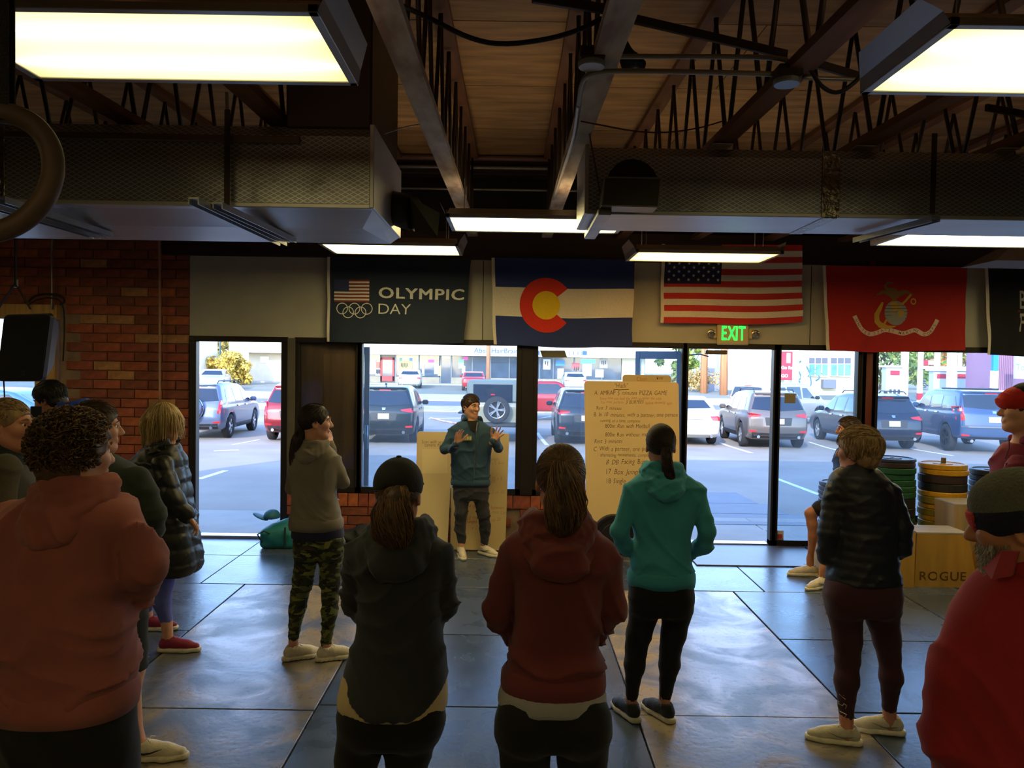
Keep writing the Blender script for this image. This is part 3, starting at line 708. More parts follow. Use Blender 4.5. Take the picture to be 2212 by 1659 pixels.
# unlit reflector at the right edge
e = empty('high_bay_lamp', at(2190, 575, 7.2), 'unlit pale metal reflector lamp above the black flag', 'lamp')
a = at(2185, 571, 7.2); whm = mat('reflector', (186, 176, 172), .4, .2)
b = MB(); b.add([a + Vector(v) for v in ((-.3, -.25, 0), (.75, -.25, 0), (.75, .3, 0), (-.3, .3, 0), (-.08, -.1, .15), (.55, -.1, .15), (.55, .12, .15), (-.08, .12, .15))], [(0, 1, 5, 4), (1, 2, 6, 5), (2, 3, 7, 6), (3, 0, 4, 7), (4, 5, 6, 7)]); b.build('reflector', whm, e)
MB().box(a + Vector((.0, -.05, .15)), a + Vector((.1, .05, .2)), .01).build('neck', whm, e); MB().cyl(a + Vector((.05, 0, .2)), (a.x + .05, a.y, chz(7.2)), .008, 8).build('cable', blk, e)
# ---- conduits, cables and boxes under the roof
def tb(name, pts, r, m, label, cat, n=8):
    P = [at(*p) for p in pts]
    # gentle smoothing
    for _ in range(2):
        Q = [P[0]]
        for i in range(len(P) - 1): Q += [P[i].lerp(P[i + 1], .25), P[i].lerp(P[i + 1], .75)]
        P = Q + [P[-1]]
    return MB().tube(P, r, n).build(name, m, None, label, cat, smooth=True)
cgrey = mat('conduit', (150, 148, 142), .4, .7); cdark = mat('cable_black', (24, 22, 22), .6)
tb('conduit', [(1310, 122, 3.15), (1500, 122, 3.2), (1690, 124, 3.22), (1704, 136, 3.22), (1700, 152, 3.22)], .011, cgrey, 'upper metal conduit bending down into the right junction box', 'conduit')
tb('conduit', [(1250, 225, 3.35), (1256, 175, 3.2), (1275, 158, 3.15), (1320, 153, 3.15), (1480, 155, 3.2), (1670, 160, 3.22)], .011, cgrey, 'lower metal conduit curving from the pale truss to the right junction box', 'conduit')
tb('conduit', [(1250, 225, 3.35), (1240, 300, 4.0), (1215, 370, 4.9), (1196, 430, 6.1)], .012, cgrey, 'metal conduit strapped along the pale right-middle truss', 'conduit')
tb('conduit', [(1735, 168, 3.25), (1850, 172, 3.3)], .01, cgrey, 'short conduit leaving the right junction box', 'conduit')
tb('cable', [(868, 12, 2.9), (930, 40, 2.9), (1010, 82, 2.9), (1080, 98, 2.9), (1180, 86, 2.9), (1250, 66, 2.9), (1300, 40, 2.9)], .010, cdark, 'thick black cable sagging between the two pale trusses', 'cable')
tb('cable', [(1750, 150, 3.2), (1775, 190, 3.2), (1810, 204, 3.2), (1845, 180, 3.2), (1862, 160, 3.2)], .009, cdark, 'black cable looping beside the right junction box', 'cable')
tb('wire', [(1255, 262, 3.9), (1400, 290, 4.2), (1500, 280, 4.3), (1560, 262, 4.4)], .004, mat('rust_wire', (80, 38, 26), .6), 'thin rusty wire hanging above the right duct', 'wire')
tb('wire', [(828, 290, 3.9), (880, 272, 4.0), (925, 266, 4.2)], .003, cgrey, 'thin pale wire from the left duct to the truss', 'wire')
def brace(a, ya, b, yb, label): MB().bar(at(*a, ya), at(*b, yb), .02, .035, c=.003).build('brace', web_m, None, label, 'brace', 'diagonal braces under the roof')
brace((1330, 32), 3.1, (1700, 118), 3.25, 'dark diagonal brace from the pale truss to the right junction box'); brace((1745, 132), 3.25, (1858, 166), 3.35, 'dark diagonal brace beside the top right ceiling light')
brace((1150, -5), 2.8, (1310, 20), 2.9, 'dark brace at the top edge of the picture')
brace((2130, 232), 3.9, (2230, 250), 4.0, 'dark brace behind the top right ceiling light')
for (x, y, Y, l) in ((1278, 134, 3.1, 'grey junction box on the pale truss, left of two'), (1700, 172, 3.22, 'grey junction box where two conduits meet')):
    c = at(x, y, Y); e = empty('junction_box', c, l, 'box'); MB().box(c + Vector((-.05, -.05, -.0)), c + Vector((.05, .05, .05)), .006).build('box_body', web_m, e); MB().lathe([(.052, 0), (.055, .006), (.055, .02), (.05, .024)], c + Vector((0, 0, -.022)), 20).build('cover', mat('jbox', (150, 156, 158), .4, .5), e, smooth=False)
# a torn black wrapping behind the junction box
c = at(1345, 115, 3.3); S = SDF(c - Vector((.12, .1, .12)), c + Vector((.14, .1, .12)), .012)
S.cap(c + Vector((-.02, 0, .05)), c + Vector((.03, 0, -.03)), .035, .03).cap(c + Vector((.03, 0, -.03)), c + Vector((.08, .01, -.05)), .03, .02); S.warp(lambda x, y, z: .012 * np.sin(60 * x + 40 * z) * np.sin(50 * y + 30 * x))
sdf_obj(S, 'cloth_wrap', cdark, None, label='torn black wrapping stuffed beside the junction box on the truss', cat='wrap')
# wall conduits on the brick
tb('conduit', [(112, 668, 8.42), (112, 560, 8.42), (112, 510, 8.42), (125, 493, 8.42), (170, 488, 8.42)], .012, cgrey, 'thin conduit bending up from the wooden window frame', 'conduit')
tb('conduit', [(345, 870, 8.42), (345, 700, 8.42), (345, 530, 8.42), (343, 505, 8.42), (338, 495, 8.3)], .014, mat('conduit_tan', (176, 140, 112), .5, .3), 'long straight conduit down the brick wall', 'conduit')
tb('cable', [(62, 652, 8.4), (72, 640, 8.38), (100, 634, 8.36), (130, 638, 8.38), (142, 650, 8.4), (130, 658, 8.4)], .012, cdark, 'coil of black cable on top of the wooden window frame', 'cable')
tb('cable', [(60, 660, 8.42), (80, 646, 8.39), (110, 642, 8.38), (136, 652, 8.4), (140, 700, 8.42), (136, 780, 8.42)], .008, cdark, 'black cable hanging beside the wooden window frame', 'cable')
# ---- exit sign
c = at(1583, 721, YW - .03); e = empty('exit_sign', c, 'exit sign with green letters and two emergency lamps', 'sign'); cream = mat('exit_body', (206, 186, 140), .5)
MB().box(c + Vector((-.175, -.02, -.125)), c + Vector((.175, .03, .125)), .012).build('body', cream, e)
for s in (-1, 1):
    MB().box(c + Vector((s * .175, -.01, -.06)), c + Vector((s * .225, .03, .06)), .015).build('lamp_bracket', cream, e)
    p = c + Vector((s * .245, -.03, .0)); MB().lathe([(.012, .05), (.035, .03), (.045, 0), (.042, -.005), (.0, .0)], p, 20, (0, 1, 0)).build('emergency_lamp', mat('lamp_chrome', (190, 180, 160), .15, .8), e, smooth=True)
g = mat('exit_green', (30, 220, 60), .5, emit=((20, 255, 60), 1.6)); b = MB()
for ch, ox in (('E', -.135), ('X', -.062), ('I', .022), ('T', .058)):
    stamp(b, text_geo(ch, .22, .002), lambda x, y, ox=ox: (c.x + ox + x * .56, c.y - .0225, c.z - .07 + y)) 
b.build('letters', g, e)
# small sign hung in the window, door closer, stickers
c = at(1203, 762, YW - .02); b = MB(); b.add([at(1166, 757, YW - .02), at(1220, 757, YW - .02), at(1225, 772, YW - .1), at(1172, 772, YW - .1)] + [at(1166, 757, YW - .01), at(1220, 757, YW - .01), at(1225, 772, YW - .09), at(1172, 772, YW - .09)], [(0, 3, 2, 1), (4, 5, 6, 7), (0, 1, 5, 4), (1, 2, 6, 5), (2, 3, 7, 6), (3, 0, 4, 7)])
b.build('hanging_sign', mat('sign_back', (112, 112, 92), .6), None, 'small blank grey sign tilted at the top of the middle window', 'sign')
e = empty('door_closer', at(1543, 764, YW + .0), 'bronze door closer at the top of the right doorway', 'closer')
MB().box(at(1525, 765, YW + .02), at(1568, 757, YW + .1), .01).build('closer_body', mat('closer', (112, 96, 66), .4, .6), e); MB().tube([at(1530, 770, YW + .05), at(1512, 765, YW + .18), at(1490, 767, YW + .06)], .008, 6).build('arm', brown, e)
gx = YW + .025
def stick(px0, py0, px1, py1, m, label, cat='sticker'):
    a, b_ = at(px0, py0, gx), at(px1, py1, gx); return MB().box((a.x, gx - .004, b_.z), (b_.x, gx + .001, a.z)).build('window_sticker', m, None, label, cat)
st = stick(1674, 1146, 1692, 1170, mat('sticker_white', (220, 214, 206), .6), 'small red and white sticker low on the glass beside the right door'); 
a = at(1683, 1158, gx - .005); MB().box((a.x - .035, gx - .006, a.z - .03), (a.x + .035, gx - .0045, a.z + .02)).build('print', mat('sticker_red', (196, 60, 50), .6), st)
stick(1695, 850, 1718, 871, mat('paper_note', (150, 140, 116), .8), 'tan paper note taped to the glass above the parked car', 'note')
# ================================================================ FLAGS
YF = YW - .06
def flag(name, TL, TR, BR, BL, label, base, seed=0, rip=.022, hdr=True):
    """an empty plus a mapping of flag coordinates (u right 0..1, v down 0..1) to the rippled cloth"""
    P = [at(*c, YF) for c in (TL, TR, BR, BL)]
    e = empty('flag', (P[0] + P[1]) / 2, label, 'flag', 'flags hung along the wall')
    rr = random.Random(seed); ph = [rr.uniform(0, 6) for _ in range(6)]
    def S_(u, v, off=0.0):
        p = (P[0] * (1 - u) + P[1] * u) * (1 - v) + (P[3] * (1 - u) + P[2] * u) * v
        g = v ** .7
        d = rip * g * (math.sin(u * 13 + ph[0] + 1.5 * v) * .6 + math.sin(u * 27 + ph[1] - 3 * v) * .3 + math.sin(u * 7 + v * 9 + ph[2]) * .5) + .25 * rip * math.sin(u * 40 + v * 14 + ph[3]) * g
        sag = -.018 * math.sin(pi * min(1, u * 1.0)) * v * (1 + .6 * math.sin(u * 5 + ph[4]))
        return (p.x + .006 * g * math.sin(v * 9 + ph[5]), p.y - abs(rip) * 1.4 + d - .012 - off, p.z + sag)
    return e, S_
def cloth(e, S_, m, regions=None, name='cloth', u0=0., u1=1., v0=0., v1=1., nu=72, nv=44, off=0.0, th=.0):
    """regions: fn(u,v)->material index; m list"""
    b = MB(); b.v = [S_(u0 + (u1 - u0) * i / nu, v0 + (v1 - v0) * j / nv, off) for j in range(nv + 1) for i in range(nu + 1)]
    for j in range(nv):
        for i in range(nu):
            b.f.append((j * (nu + 1) + i, (j + 1) * (nu + 1) + i, (j + 1) * (nu + 1) + i + 1, j * (nu + 1) + i + 1))
            b.m.append(regions(u0 + (u1 - u0) * (i + .5) / nu, v0 + (v1 - v0) * (j + .5) / nv) if regions else 0)
    return b.build(name, m, e, smooth=True)
def fab(name, col, **k): return mat(name, col, .85, noise=(60, .06), bump=(140, .12), **k)
def poly2(S_, pts, off=.004):
    b = MB(); b.add([S_(u, v, off) for u, v in pts], [tuple(range(len(pts)))]); return b
def disc(b, S_, cu, cv, ru, rv, r0, a0, a1, n, off, w=1.0):
    """ring segment between radius fractions r0..1"""
    vs = []; fs = []
    for i in range(n + 1):
        t = a0 + (a1 - a0) * i / n
        for k in range(5):
            q = r0 + (1 - r0) * k / 4; vs.append(S_(cu + ru * q * math.cos(t), cv - rv * q * math.sin(t), off))
    for i in range(n):
        for k in range(4): fs.append((i * 5 + k, i * 5 + k + 1, i * 5 + 6 + k, i * 5 + 5 + k))
    b.add(vs, fs)
wht = fab('flag_white', (232, 222, 204)); white2 = fab('print_white', (232, 230, 220))
# navy flag with lettering
navy = fab('flag_navy', (38, 50, 68)); e, S_ = flag('flag', (709, 556), (1018, 560), (1003, 741), (708, 738), 'dark navy flag reading OLYMPIC DAY with small striped flag and rings', None, 1)
cloth(e, S_, navy, u0=.018); cloth(e, S_, wht, name='header_tape', u0=0, u1=.02, nu=2, off=.002)
def uvp(px, py, TL, W_, H_): return (px - TL[0]) / W_, (py - TL[1]) / H_
b = MB(); T = (709, 557)
def P2(px, py): return (px - 709) / 303., (py - 557) / 182.
[stamp(b, text_geo('OLYMPIC', 1, 0, spacing=1.1), lambda x, y: S_(*P2(818 + d + x * 41.5, 643 - d2 - y * 32 + x * .6), .004 + .0004 * k)) for k, (d, d2) in enumerate(((0, 0), (1.1, 0), (2.2, 0), (.6, .9), (1.6, .9)))]; b.build('lettering', white2, e)
b = MB(); stamp(b, text_geo('DAY', 1, -.006), lambda x, y: S_(*P2(817 + x * 36, 677 - y * 32), .004)); b.build('lettering', white2, e)
red_d = fab('stripe_red_dull', (140, 58, 50)); blu_d = fab('canton_dull', (58, 64, 104))
def usreg(u, v):
    if u < .42 and v < .54: return 2
    return 0 if int(v * 13) % 2 == 0 else 1
def mini(u, v, off): q = P2(724 + u * 76, 605 + v * 48); return S_(*q, .003 + off)
cloth(e, mini, [red_d, white2, blu_d], usreg, 'printed_flag', nu=26, nv=26, off=0)
b = MB(); 
for k in range(5):
    for cu, cv in [P2(741.5 + k * 13.4, 667 if k % 2 == 0 else 675)]: disc(b, S_, cu, cv, 12.5 / 303, 12.5 / 182, .86, 0, 2 * pi, 24, .004)
b.build('rings', white2, e)
# tricolour flag with red C and gold disc
blu = fab('flag_blue', (44, 60, 122)); cred = fab('c_red', (224, 54, 36)); gold = fab('c_gold', (240, 200, 40))
e, S_ = flag('flag', (1062, 558), (1370, 563), (1364, 748), (1066, 744), 'blue and white striped flag with red letter C around a gold disc', None, 2)
cloth(e, S_, [blu, wht], lambda u, v: 1 if .34 < v < .67 else 0, u0=.02, nv=60); cloth(e, S_, wht, name='header_tape', u0=0, u1=.022, nu=2, off=.002)
b = MB(); cu, cv = (1179 - 1064) / 302., (657 - 560) / 184.; ru, rv = 57 / 302., 57 / 184.
disc(b, S_, cu, cv, ru, rv, .50, math.radians(38), math.radians(322), 40, .004); b.build('letter_c', cred, e)
b = MB(); disc(b, S_, cu, cv, ru * .52, rv * .52, .02, 0, 2 * pi, 36, .005); b.build('gold_disc', gold, e)
# striped flag with stars
rs = fab('stripe_red', (206, 52, 48)); bl2 = fab('canton_blue', (42, 46, 84))
e, S_ = flag('flag', (1429, 528), (1731, 530), (1731, 696), (1425, 698), 'red and white striped flag with star field hung higher than the others', None, 3, .012)
cloth(e, S_, [rs, wht, bl2], lambda u, v: 2 if (u < .425 and v < .50) else (0 if int(v * 13) % 2 == 0 else 1), u0=.02, nv=78); cloth(e, S_, wht, name='header_tape', u0=0, u1=.022, nu=2, off=.002)
b = MB()
for r_ in range(9):
    for c_ in range(6 if r_ % 2 == 0 else 5):
        cu = .055 + (c_ + (0 if r_ % 2 == 0 else .5)) * .07; cv = .04 + r_ * .051
        b.add([S_(cu + (.013 if k % 2 == 0 else .0052) * math.sin(k * pi / 5), cv - (.024 if k % 2 == 0 else .0095) * math.cos(k * pi / 5), .004) for k in range(10)], [tuple(range(10))])
b.build('stars', white2, e)
# scarlet flag with globe, eagle and anchor over a scroll
sc = fab('scarlet', (186, 36, 32)); e, S_ = flag('flag', (1773, 575), (2084, 579), (2078, 757), (1781, 756), 'scarlet flag with gold eagle, globe and anchor above a scroll', None, 4, .028)
cloth(e, S_, sc, u0=.02); cloth(e, S_, wht, name='header_tape', u0=0, u1=.022, nu=2, off=.002)
def P3(px, py): return (px - 1777) / 304., (py - 577) / 180.
gld = fab('emblem_gold', (204, 160, 60)); dgo = fab('emblem_brown', (140, 104, 54)); grg = fab('globe_grey', (156, 154, 146)); scm = fab('scroll', (232, 200, 178))
b = MB(); c_ = P3(1929, 675); disc(b, S_, c_[0], c_[1], 24 / 304, 26 / 180, .02, 0, 2 * pi, 30, .005); b.build('globe', grg, e)
b = MB()
for pts in ([(1918, 654), (1930, 650), (1935, 658), (1929, 668), (1922, 664)], [(1937, 668), (1946, 672), (1943, 682), (1936, 684), (1932, 674)]): b.add([S_(*P3(*p), .007) for p in pts], [tuple(range(len(pts)))])
b.build('continents', gld, e)
b = MB()
for k in range(6): y_ = 658 + k * 7; w_ = math.sqrt(max(0, 1 - ((y_ - 675) / 26) ** 2)) * 24; b.add([S_(*P3(1929 - w_, y_), .006), S_(*P3(1929 + w_, y_), .006), S_(*P3(1929 + w_, y_ + 1), .006), S_(*P3(1929 - w_, y_ + 1), .006)], [(3, 2, 1, 0)])
b.build('globe_lines', fab('globe_dark', (78, 74, 72)), e)
def strip(b, pts, w, fn, off):
    n = len(pts); L = []; 
    for i in range(n):
        a = pts[max(0, i - 1)]; c = pts[min(n - 1, i + 1)]; dx, dy = c[0] - a[0], c[1] - a[1]; l = math.hypot(dx, dy) or 1; ww = w[i] if isinstance(w, list) else w
        L.append((pts[i][0] - dy / l * ww, pts[i][1] + dx / l * ww)); L.append((pts[i][0] + dy / l * ww, pts[i][1] - dx / l * ww))
    b.add([S_(*fn(*p), off) for p in L], [(2 * i, 2 * i + 1, 2 * i + 3, 2 * i + 2) for i in range(n - 1)])
b = MB(); strip(b, [(1925, 612), (1913, 611), (1908, 618), (1914, 626), (1928, 628), (1934, 634)], [2, 3, 3, 5, 6, 5], P3, .006)   # head and neck
strip(b, [(1890, 637), (1905, 630), (1918, 634), (1927, 640), (1938, 634), (1952, 630), (1967, 637)], [1, 4, 6, 8, 6, 4, 1], P3, .005)
strip(b, [(1927, 634), (1928, 650)], [9, 4], P3, .0055); b.build('eagle', dgo, e)
b = MB(); strip(b, [(1902, 652), (1896, 664), (1888, 678), (1888, 692), (1896, 700), (1912, 705), (1928, 703)], [2, 4, 5, 6, 6, 4, 1], P3, .0065); strip(b, [(1903, 700), (1914, 680), (1950, 650), (1962, 636)], 2.2, P3, .0045); b.build('anchor', gld, e)
b = MB(); c_ = P3(1966, 651); disc(b, S_, c_[0], c_[1], 6 / 304, 7 / 180, .6, 0, 2 * pi, 16, .005)
path = [(1846 + t * 166, 704 + 0 * t) for t in [0]]
sp = [(1838, 682), (1846, 698), (1856, 712), (1872, 719), (1890, 716), (1906, 710), (1928, 714), (1948, 718), (1970, 712), (1990, 721), (2004, 716), (2014, 702), (2020, 690)]
b.build('anchor_ring', gld, e)
def cm(P, n=6):
    Q = []
    for i in range(len(P) - 1):
        p0, p1, p2, p3 = P[max(0, i - 1)], P[i], P[i + 1], P[min(len(P) - 1, i + 2)]
        for k in range(n):
            t = k / n; Q.append(tuple(.5 * (2 * p1[a] + (p2[a] - p0[a]) * t + (2 * p0[a] - 5 * p1[a] + 4 * p2[a] - p3[a]) * t * t + (3 * p1[a] - p0[a] - 3 * p2[a] + p3[a]) * t ** 3) for a in range(len(p1))))
    return Q + [P[-1]]
sp = cm(sp); b = MB(); strip(b, sp, 4.6, P3, .005); b.build('scroll', scm, e)
txt = 'UNITED STATES MARINE CORPS'; b = MB(); L = [0]
for i in range(1, len(sp)): L.append(L[-1] + math.dist(sp[i], sp[i - 1]))
for i, ch in enumerate(txt):
    if ch == ' ': continue
    d = 8 + (L[-1] - 16) * i / len(txt); k = max(j for j in range(len(sp) - 1) if L[j] <= d); t = (d - L[k]) / (L[k + 1] - L[k] + 1e-6)
    o = [sp[k][a] + t * (sp[k + 1][a] - sp[k][a]) for a in (0, 1)]; dx, dy = sp[k + 1][0] - sp[k][0], sp[k + 1][1] - sp[k][1]; l = math.hypot(dx, dy)
    stamp(b, text_geo(ch, 8.2, .02), lambda x, y: S_(*P3(o[0] + (dx * x + dy * (y - 2.8)) / l, o[1] + (dy * x - dx * (y - 2.8)) / l), .007))
b.build('scroll_letters', fab('scroll_ink', (110, 62, 50)), e)
# black flag cut by the frame
bk = fab('flag_black', (20, 21, 24)); e, S_ = flag('flag', (2121, 580), (2430, 588), (2428, 776), (2127, 766), 'black flag with white block letters and a thin red line at the right edge', None, 5, .026)
cloth(e, S_, bk, u0=.02); cloth(e, S_, wht, name='header_tape', u0=0, u1=.022, nu=2, off=.002)
def P4(px, py): return (px - 2124) / 307., (py - 582) / 184.
b = MB(); stamp(b, text_geo('B', 54, .6), lambda x, y: S_(*P4(2196 + x * .5, 665 - y), .004)); stamp(b, text_geo('F', 54, .6), lambda x, y: S_(*P4(2196 + x * .5, 713 - y), .004)); b.build('lettering', fab('flag_grey_print', (176, 172, 168)), e)
b = MB(); b.add([S_(*P4(2194, 669), .004), S_(*P4(2400, 671), .004), S_(*P4(2400, 675), .004), S_(*P4(2194, 673), .004)], [(3, 2, 1, 0)]); b.build('thin_line', fab('thin_red', (120, 40, 56)), e)
# ================================================================ WHITEBOARDS
wbm = mat('whiteboard', (214, 190, 146), .35, noise=(2, .05)); wbm2 = mat('whiteboard_b', (206, 186, 140), .3, noise=(2, .05)); ink = mat('ink', (70, 52, 40), .7); inkr = mat('ink_red', (184, 92, 66), .7); inko = mat('ink_faint', (176, 132, 96), .7)
def board(px0, px1, pyt, Yt, Yb, m, label, zb=.01, curve=.012):
    A_ = at(px0, pyt, Yt); B_ = at(px1, pyt, Yt); zt = A_.z
    e = empty('whiteboard', ((A_.x + B_.x) / 2, Yb, zb), label, 'whiteboard', 'whiteboards leaning by the windows')
    def S_(px, py, off=0.0):
        p = at(px, py, (Yt + Yb) / 2); v = (zt - p.z) / (zt - zb); v = min(1, max(0, v)); y = Yt + (Yb - Yt) * v
        for _ in range(5): p = at(px, py, y); y = Yt + (Yb - Yt) * min(1, max(0, (zt - p.z) / (zt - zb)))
        return (p.x, y - off - .001, p.z)
    b = MB(); c = .035; x0, x1 = A_.x, B_.x
    out = []
    for (cx, cz, a0) in ((x1 - c, zt - c, 0), (x0 + c, zt - c, 90), (x0 + c, zb + c * .3, 180), (x1 - c, zb + c * .3, 270)):
        rr = c if a0 < 180 else c * .3
        for k in range(5): t = math.radians(a0 + k * 22.5); out.append((cx + rr * math.cos(t), cz + rr * math.sin(t)))
    def yy(z): return Yt + (Yb - Yt) * (zt - z) / (zt - zb)
    n = len(out); vs = [(x, yy(z), z) for x, z in out] + [(x, yy(z) + .012, z) for x, z in out]
    b.add(vs, [tuple(reversed(range(n))), tuple(range(n, 2 * n))] + [(i, (i + 1) % n, (i + 1) % n + n, i + n) for i in range(n)]); b.build('panel', m, e)
    return e, S_
def write(e, S_, lines, name='handwriting'):
    rr = random.Random(3)
    by = {}
    for (px, py, sz, txt, m) in lines:
        b = by.setdefault(m.name, (MB(), m))[0]
        x0 = 0
        for w_ in txt.split(' '):
            g = text_geo(w_, sz, -.012 * sz, shear=rr.uniform(.0, .35)); wd = max([v[0] for v in g[0]] + [0]); dy = rr.uniform(-.8, .8); sl = rr.uniform(-.04, .03)
            stamp(b, g, lambda x, y: S_(px + (x0 + x) * .74, py - y + dy + x * sl, .0015)); x0 += wd + sz * .42
    for k, (b, m) in by.items(): b.build(name, m, e, kind='stuff')
e, S_ = board(1345, 1450, 809, 8.40, 8.42, wbm2, 'whiteboard mostly hidden behind the big written board'); write(e, S_, [(1375, 823, 13, 'Clean', inkr), (1418, 819, 9, 'Keep', ink)])
e, S_ = board(1262, 1466, 823, 8.36, 7.98, wbm, 'big handwritten whiteboard titled Huck leaning beside the right door')
write(e, S_, [(1327, 838, 14, '"Huck"', ink), (1283, 853, 14, 'A. AMRAP 5 minutes PIZZA GAME', ink), (1296, 863, 8.5, 'Every time you land the pizza on either the table', inkr), (1296, 871, 8.5, 'You must perform', inkr), (1351, 873, 11, '3 BURPEES', ink), (1394, 873, 8.5, 'before throwing again', inkr),
    (1288, 885, 11.5, 'Rest 3 minutes', ink), (1282, 900, 13, 'B. In 10 minutes, with a partner, one person', ink), (1296, 912, 10, 'running at a time, complete', ink), (1307, 925, 13, '800m Run with Medball', ink), (1307, 943, 13, '800m Run without medball', ink),
    (1283, 958, 13, 'Rest 3 minutes', ink), (1281, 974, 14, 'C. With a partner, one person working', ink), (1296, 986, 11, 'alternating movements, complete', ink), (1308, 1003, 16, '8 DB Facing Burpees', ink), (1307, 1024, 17, '17 Box Jumps', ink), (1308, 1044, 16, '18 Single', ink)])
MB().tube([S_(1325, 841, .003), S_(1340, 842, .003), S_(1358, 841, .003)], .0025, 4).build('underline', ink, e)
e, S_ = board(975, 1100, 934, 8.33, 8.08, wbm2, 'whiteboard with faint red writing behind the instructor\'s legs')
write(e, S_, [(1052, 995, 10, 'Strength', inko), (1055, 1003, 10, '5 x 5 Back', inko), (1058, 1037, 11, '135 x 8', inko), (1060, 1044, 9, '155', inko), (1062, 1066, 11, '3 or 45', inko), (1012, 1098, 12, '4 Rounds', inkr), (1060, 1100, 11, 'between', inkr), (1062, 1110, 11, 'mins Cals', inko), (1007, 1122, 12, '10 rest', inkr), (1060, 1125, 10, 'cap 20', inkr), (1008, 1131, 12, 'lunges', inkr), (1018, 1143, 12, 'x 2 :', inko)])
e, S_ = board(901, 979, 932, 8.30, 8.00, wbm, 'plain whiteboard left of the instructor with a small note pinned on it')
write(e, S_, [(911, 958, 11, 'Scan with your', ink), (917, 964, 11, 'camera to sign', ink)])
b = MB(); b.add([S_(912, 970, .003), S_(966, 970, .003), S_(966, 1022, .003), S_(912, 1022, .003)] + [S_(912, 970, 0), S_(966, 970, 0), S_(966, 1022, 0), S_(912, 1022, 0)], [(0, 3, 2, 1), (0, 1, 5, 4), (3, 0, 4, 7), (2, 3, 7, 6), (1, 2, 6, 5)]); b.build('paper_sheet', mat('sheet_paper', (222, 200, 156), .6), e)
# ================================================================ GYM THINGS
wood = mat('ring_wood', (84, 62, 46), .6, noise=(5, .25), stretch=(1, 1, 6))
c = at(-22, 372, 1.23); e = empty('gym_ring', c - Vector((0, 0, .12)), 'wooden gymnastics ring hanging on a black strap at the left edge', 'ring'); Rr = .101
MB().tube([c + Vector((Rr * math.cos(t), .02 * math.sin(t), Rr * math.sin(t))) for t in [2 * pi * i / 48 for i in range(48)]], .0168, 16, closed=True).build('ring', wood, e, smooth=True)
webb = mat('webbing', (18, 16, 16), .8, bump=(90, .5)); a = c + Vector((.005, .01, Rr - .015)); t_ = at(8, -60, 1.23)
MB().box((a.x - .019, a.y - .002, a.z), (a.x + .019, a.y + .002, 3.1), .001).build('strap', webb, e); MB().box((a.x - .019, a.y + .014, a.z), (a.x + .019, a.y + .018, 3.1), .001).build('strap', webb, e)
# hanging loudspeaker
spk = mat('speaker_grille', (16, 16, 17), .55, noise=(160, .5), bump=(220, .6)); spb = mat('speaker_body', (30, 29, 29), .5)
Ys = 5.5; f4 = [at(9, 680, Ys), at(110, 677, Ys), at(91, 823, Ys), at(-8, 823, Ys)]; cen = sum(f4, Vector()) / 4
e = empty('loudspeaker', cen - Vector((0, 0, .25)), 'black loudspeaker hanging from straps in front of the wooden window', 'speaker')
def rq(pts, r, n=4):
    out = []
    for i in range(4):
        p = pts[i]; a = (pts[i - 1] - p).normalized(); b_ = (pts[(i + 1) % 4] - p).normalized()
        for k in range(n + 1): t = k / n; out.append(p + a * r * (1 - t) ** 1.5 + b_ * r * t ** 1.5)
    return out
F = rq(f4, .03); n = len(F); Bk = [cen + (p - cen) * .72 + Vector((-.05, .28, .02)) for p in F]
b = MB(); b.add(F + [p + Vector((0, .04, 0)) for p in [cen + (q - cen) * 1.02 for q in F]] + Bk, [tuple(reversed(range(n)))] + [(i, (i + 1) % n, (i + 1) % n + n, i + n) for i in range(n)] + [(i + n, (i + 1) % n + n, (i + 1) % n + 2 * n, i + 2 * n) for i in range(n)] + [tuple(range(2 * n, 3 * n))]); b.build('cabinet', spb, e, fixn=True)
b = MB(); G = [cen + (p - cen) * .965 + Vector((0, -.008, 0)) for p in F]; b.add(G + [p + Vector((0, .01, 0)) for p in G], [tuple(reversed(range(n)))] + [(i, (i + 1) % n, (i + 1) % n + n, i + n) for i in range(n)]); b.build('grille', spk, e)
MB().lathe([(.017, 0), (.017, .004), (.0, .004)], at(49, 806, Ys - .012), 20, (0, -1, 0)).build('badge', mat('badge', (60, 60, 62), .3, .6), e)
kn = at(34, 612, Ys + .1)
for q in ((-5, 668), (66, 668)): MB().bar(kn, at(q[0], q[1], Ys + .1), .022, .004).build('strap', mat('strap_rust', (44, 22, 16), .7), e)
MB().bar(kn, (kn.x, kn.y, chz(5.6)), .02, .006).build('strap', webb, e); MB().box(kn + Vector((-.015, -.01, -.03)), kn + Vector((.015, .01, .03)), .004).build('buckle', steel, e)
tb('cable', [(8, 822, 5.5), (10, 860, 5.5), (13, 905, 5.5)], .005, cdark, 'thin black cable hanging below the loudspeaker', 'cable')
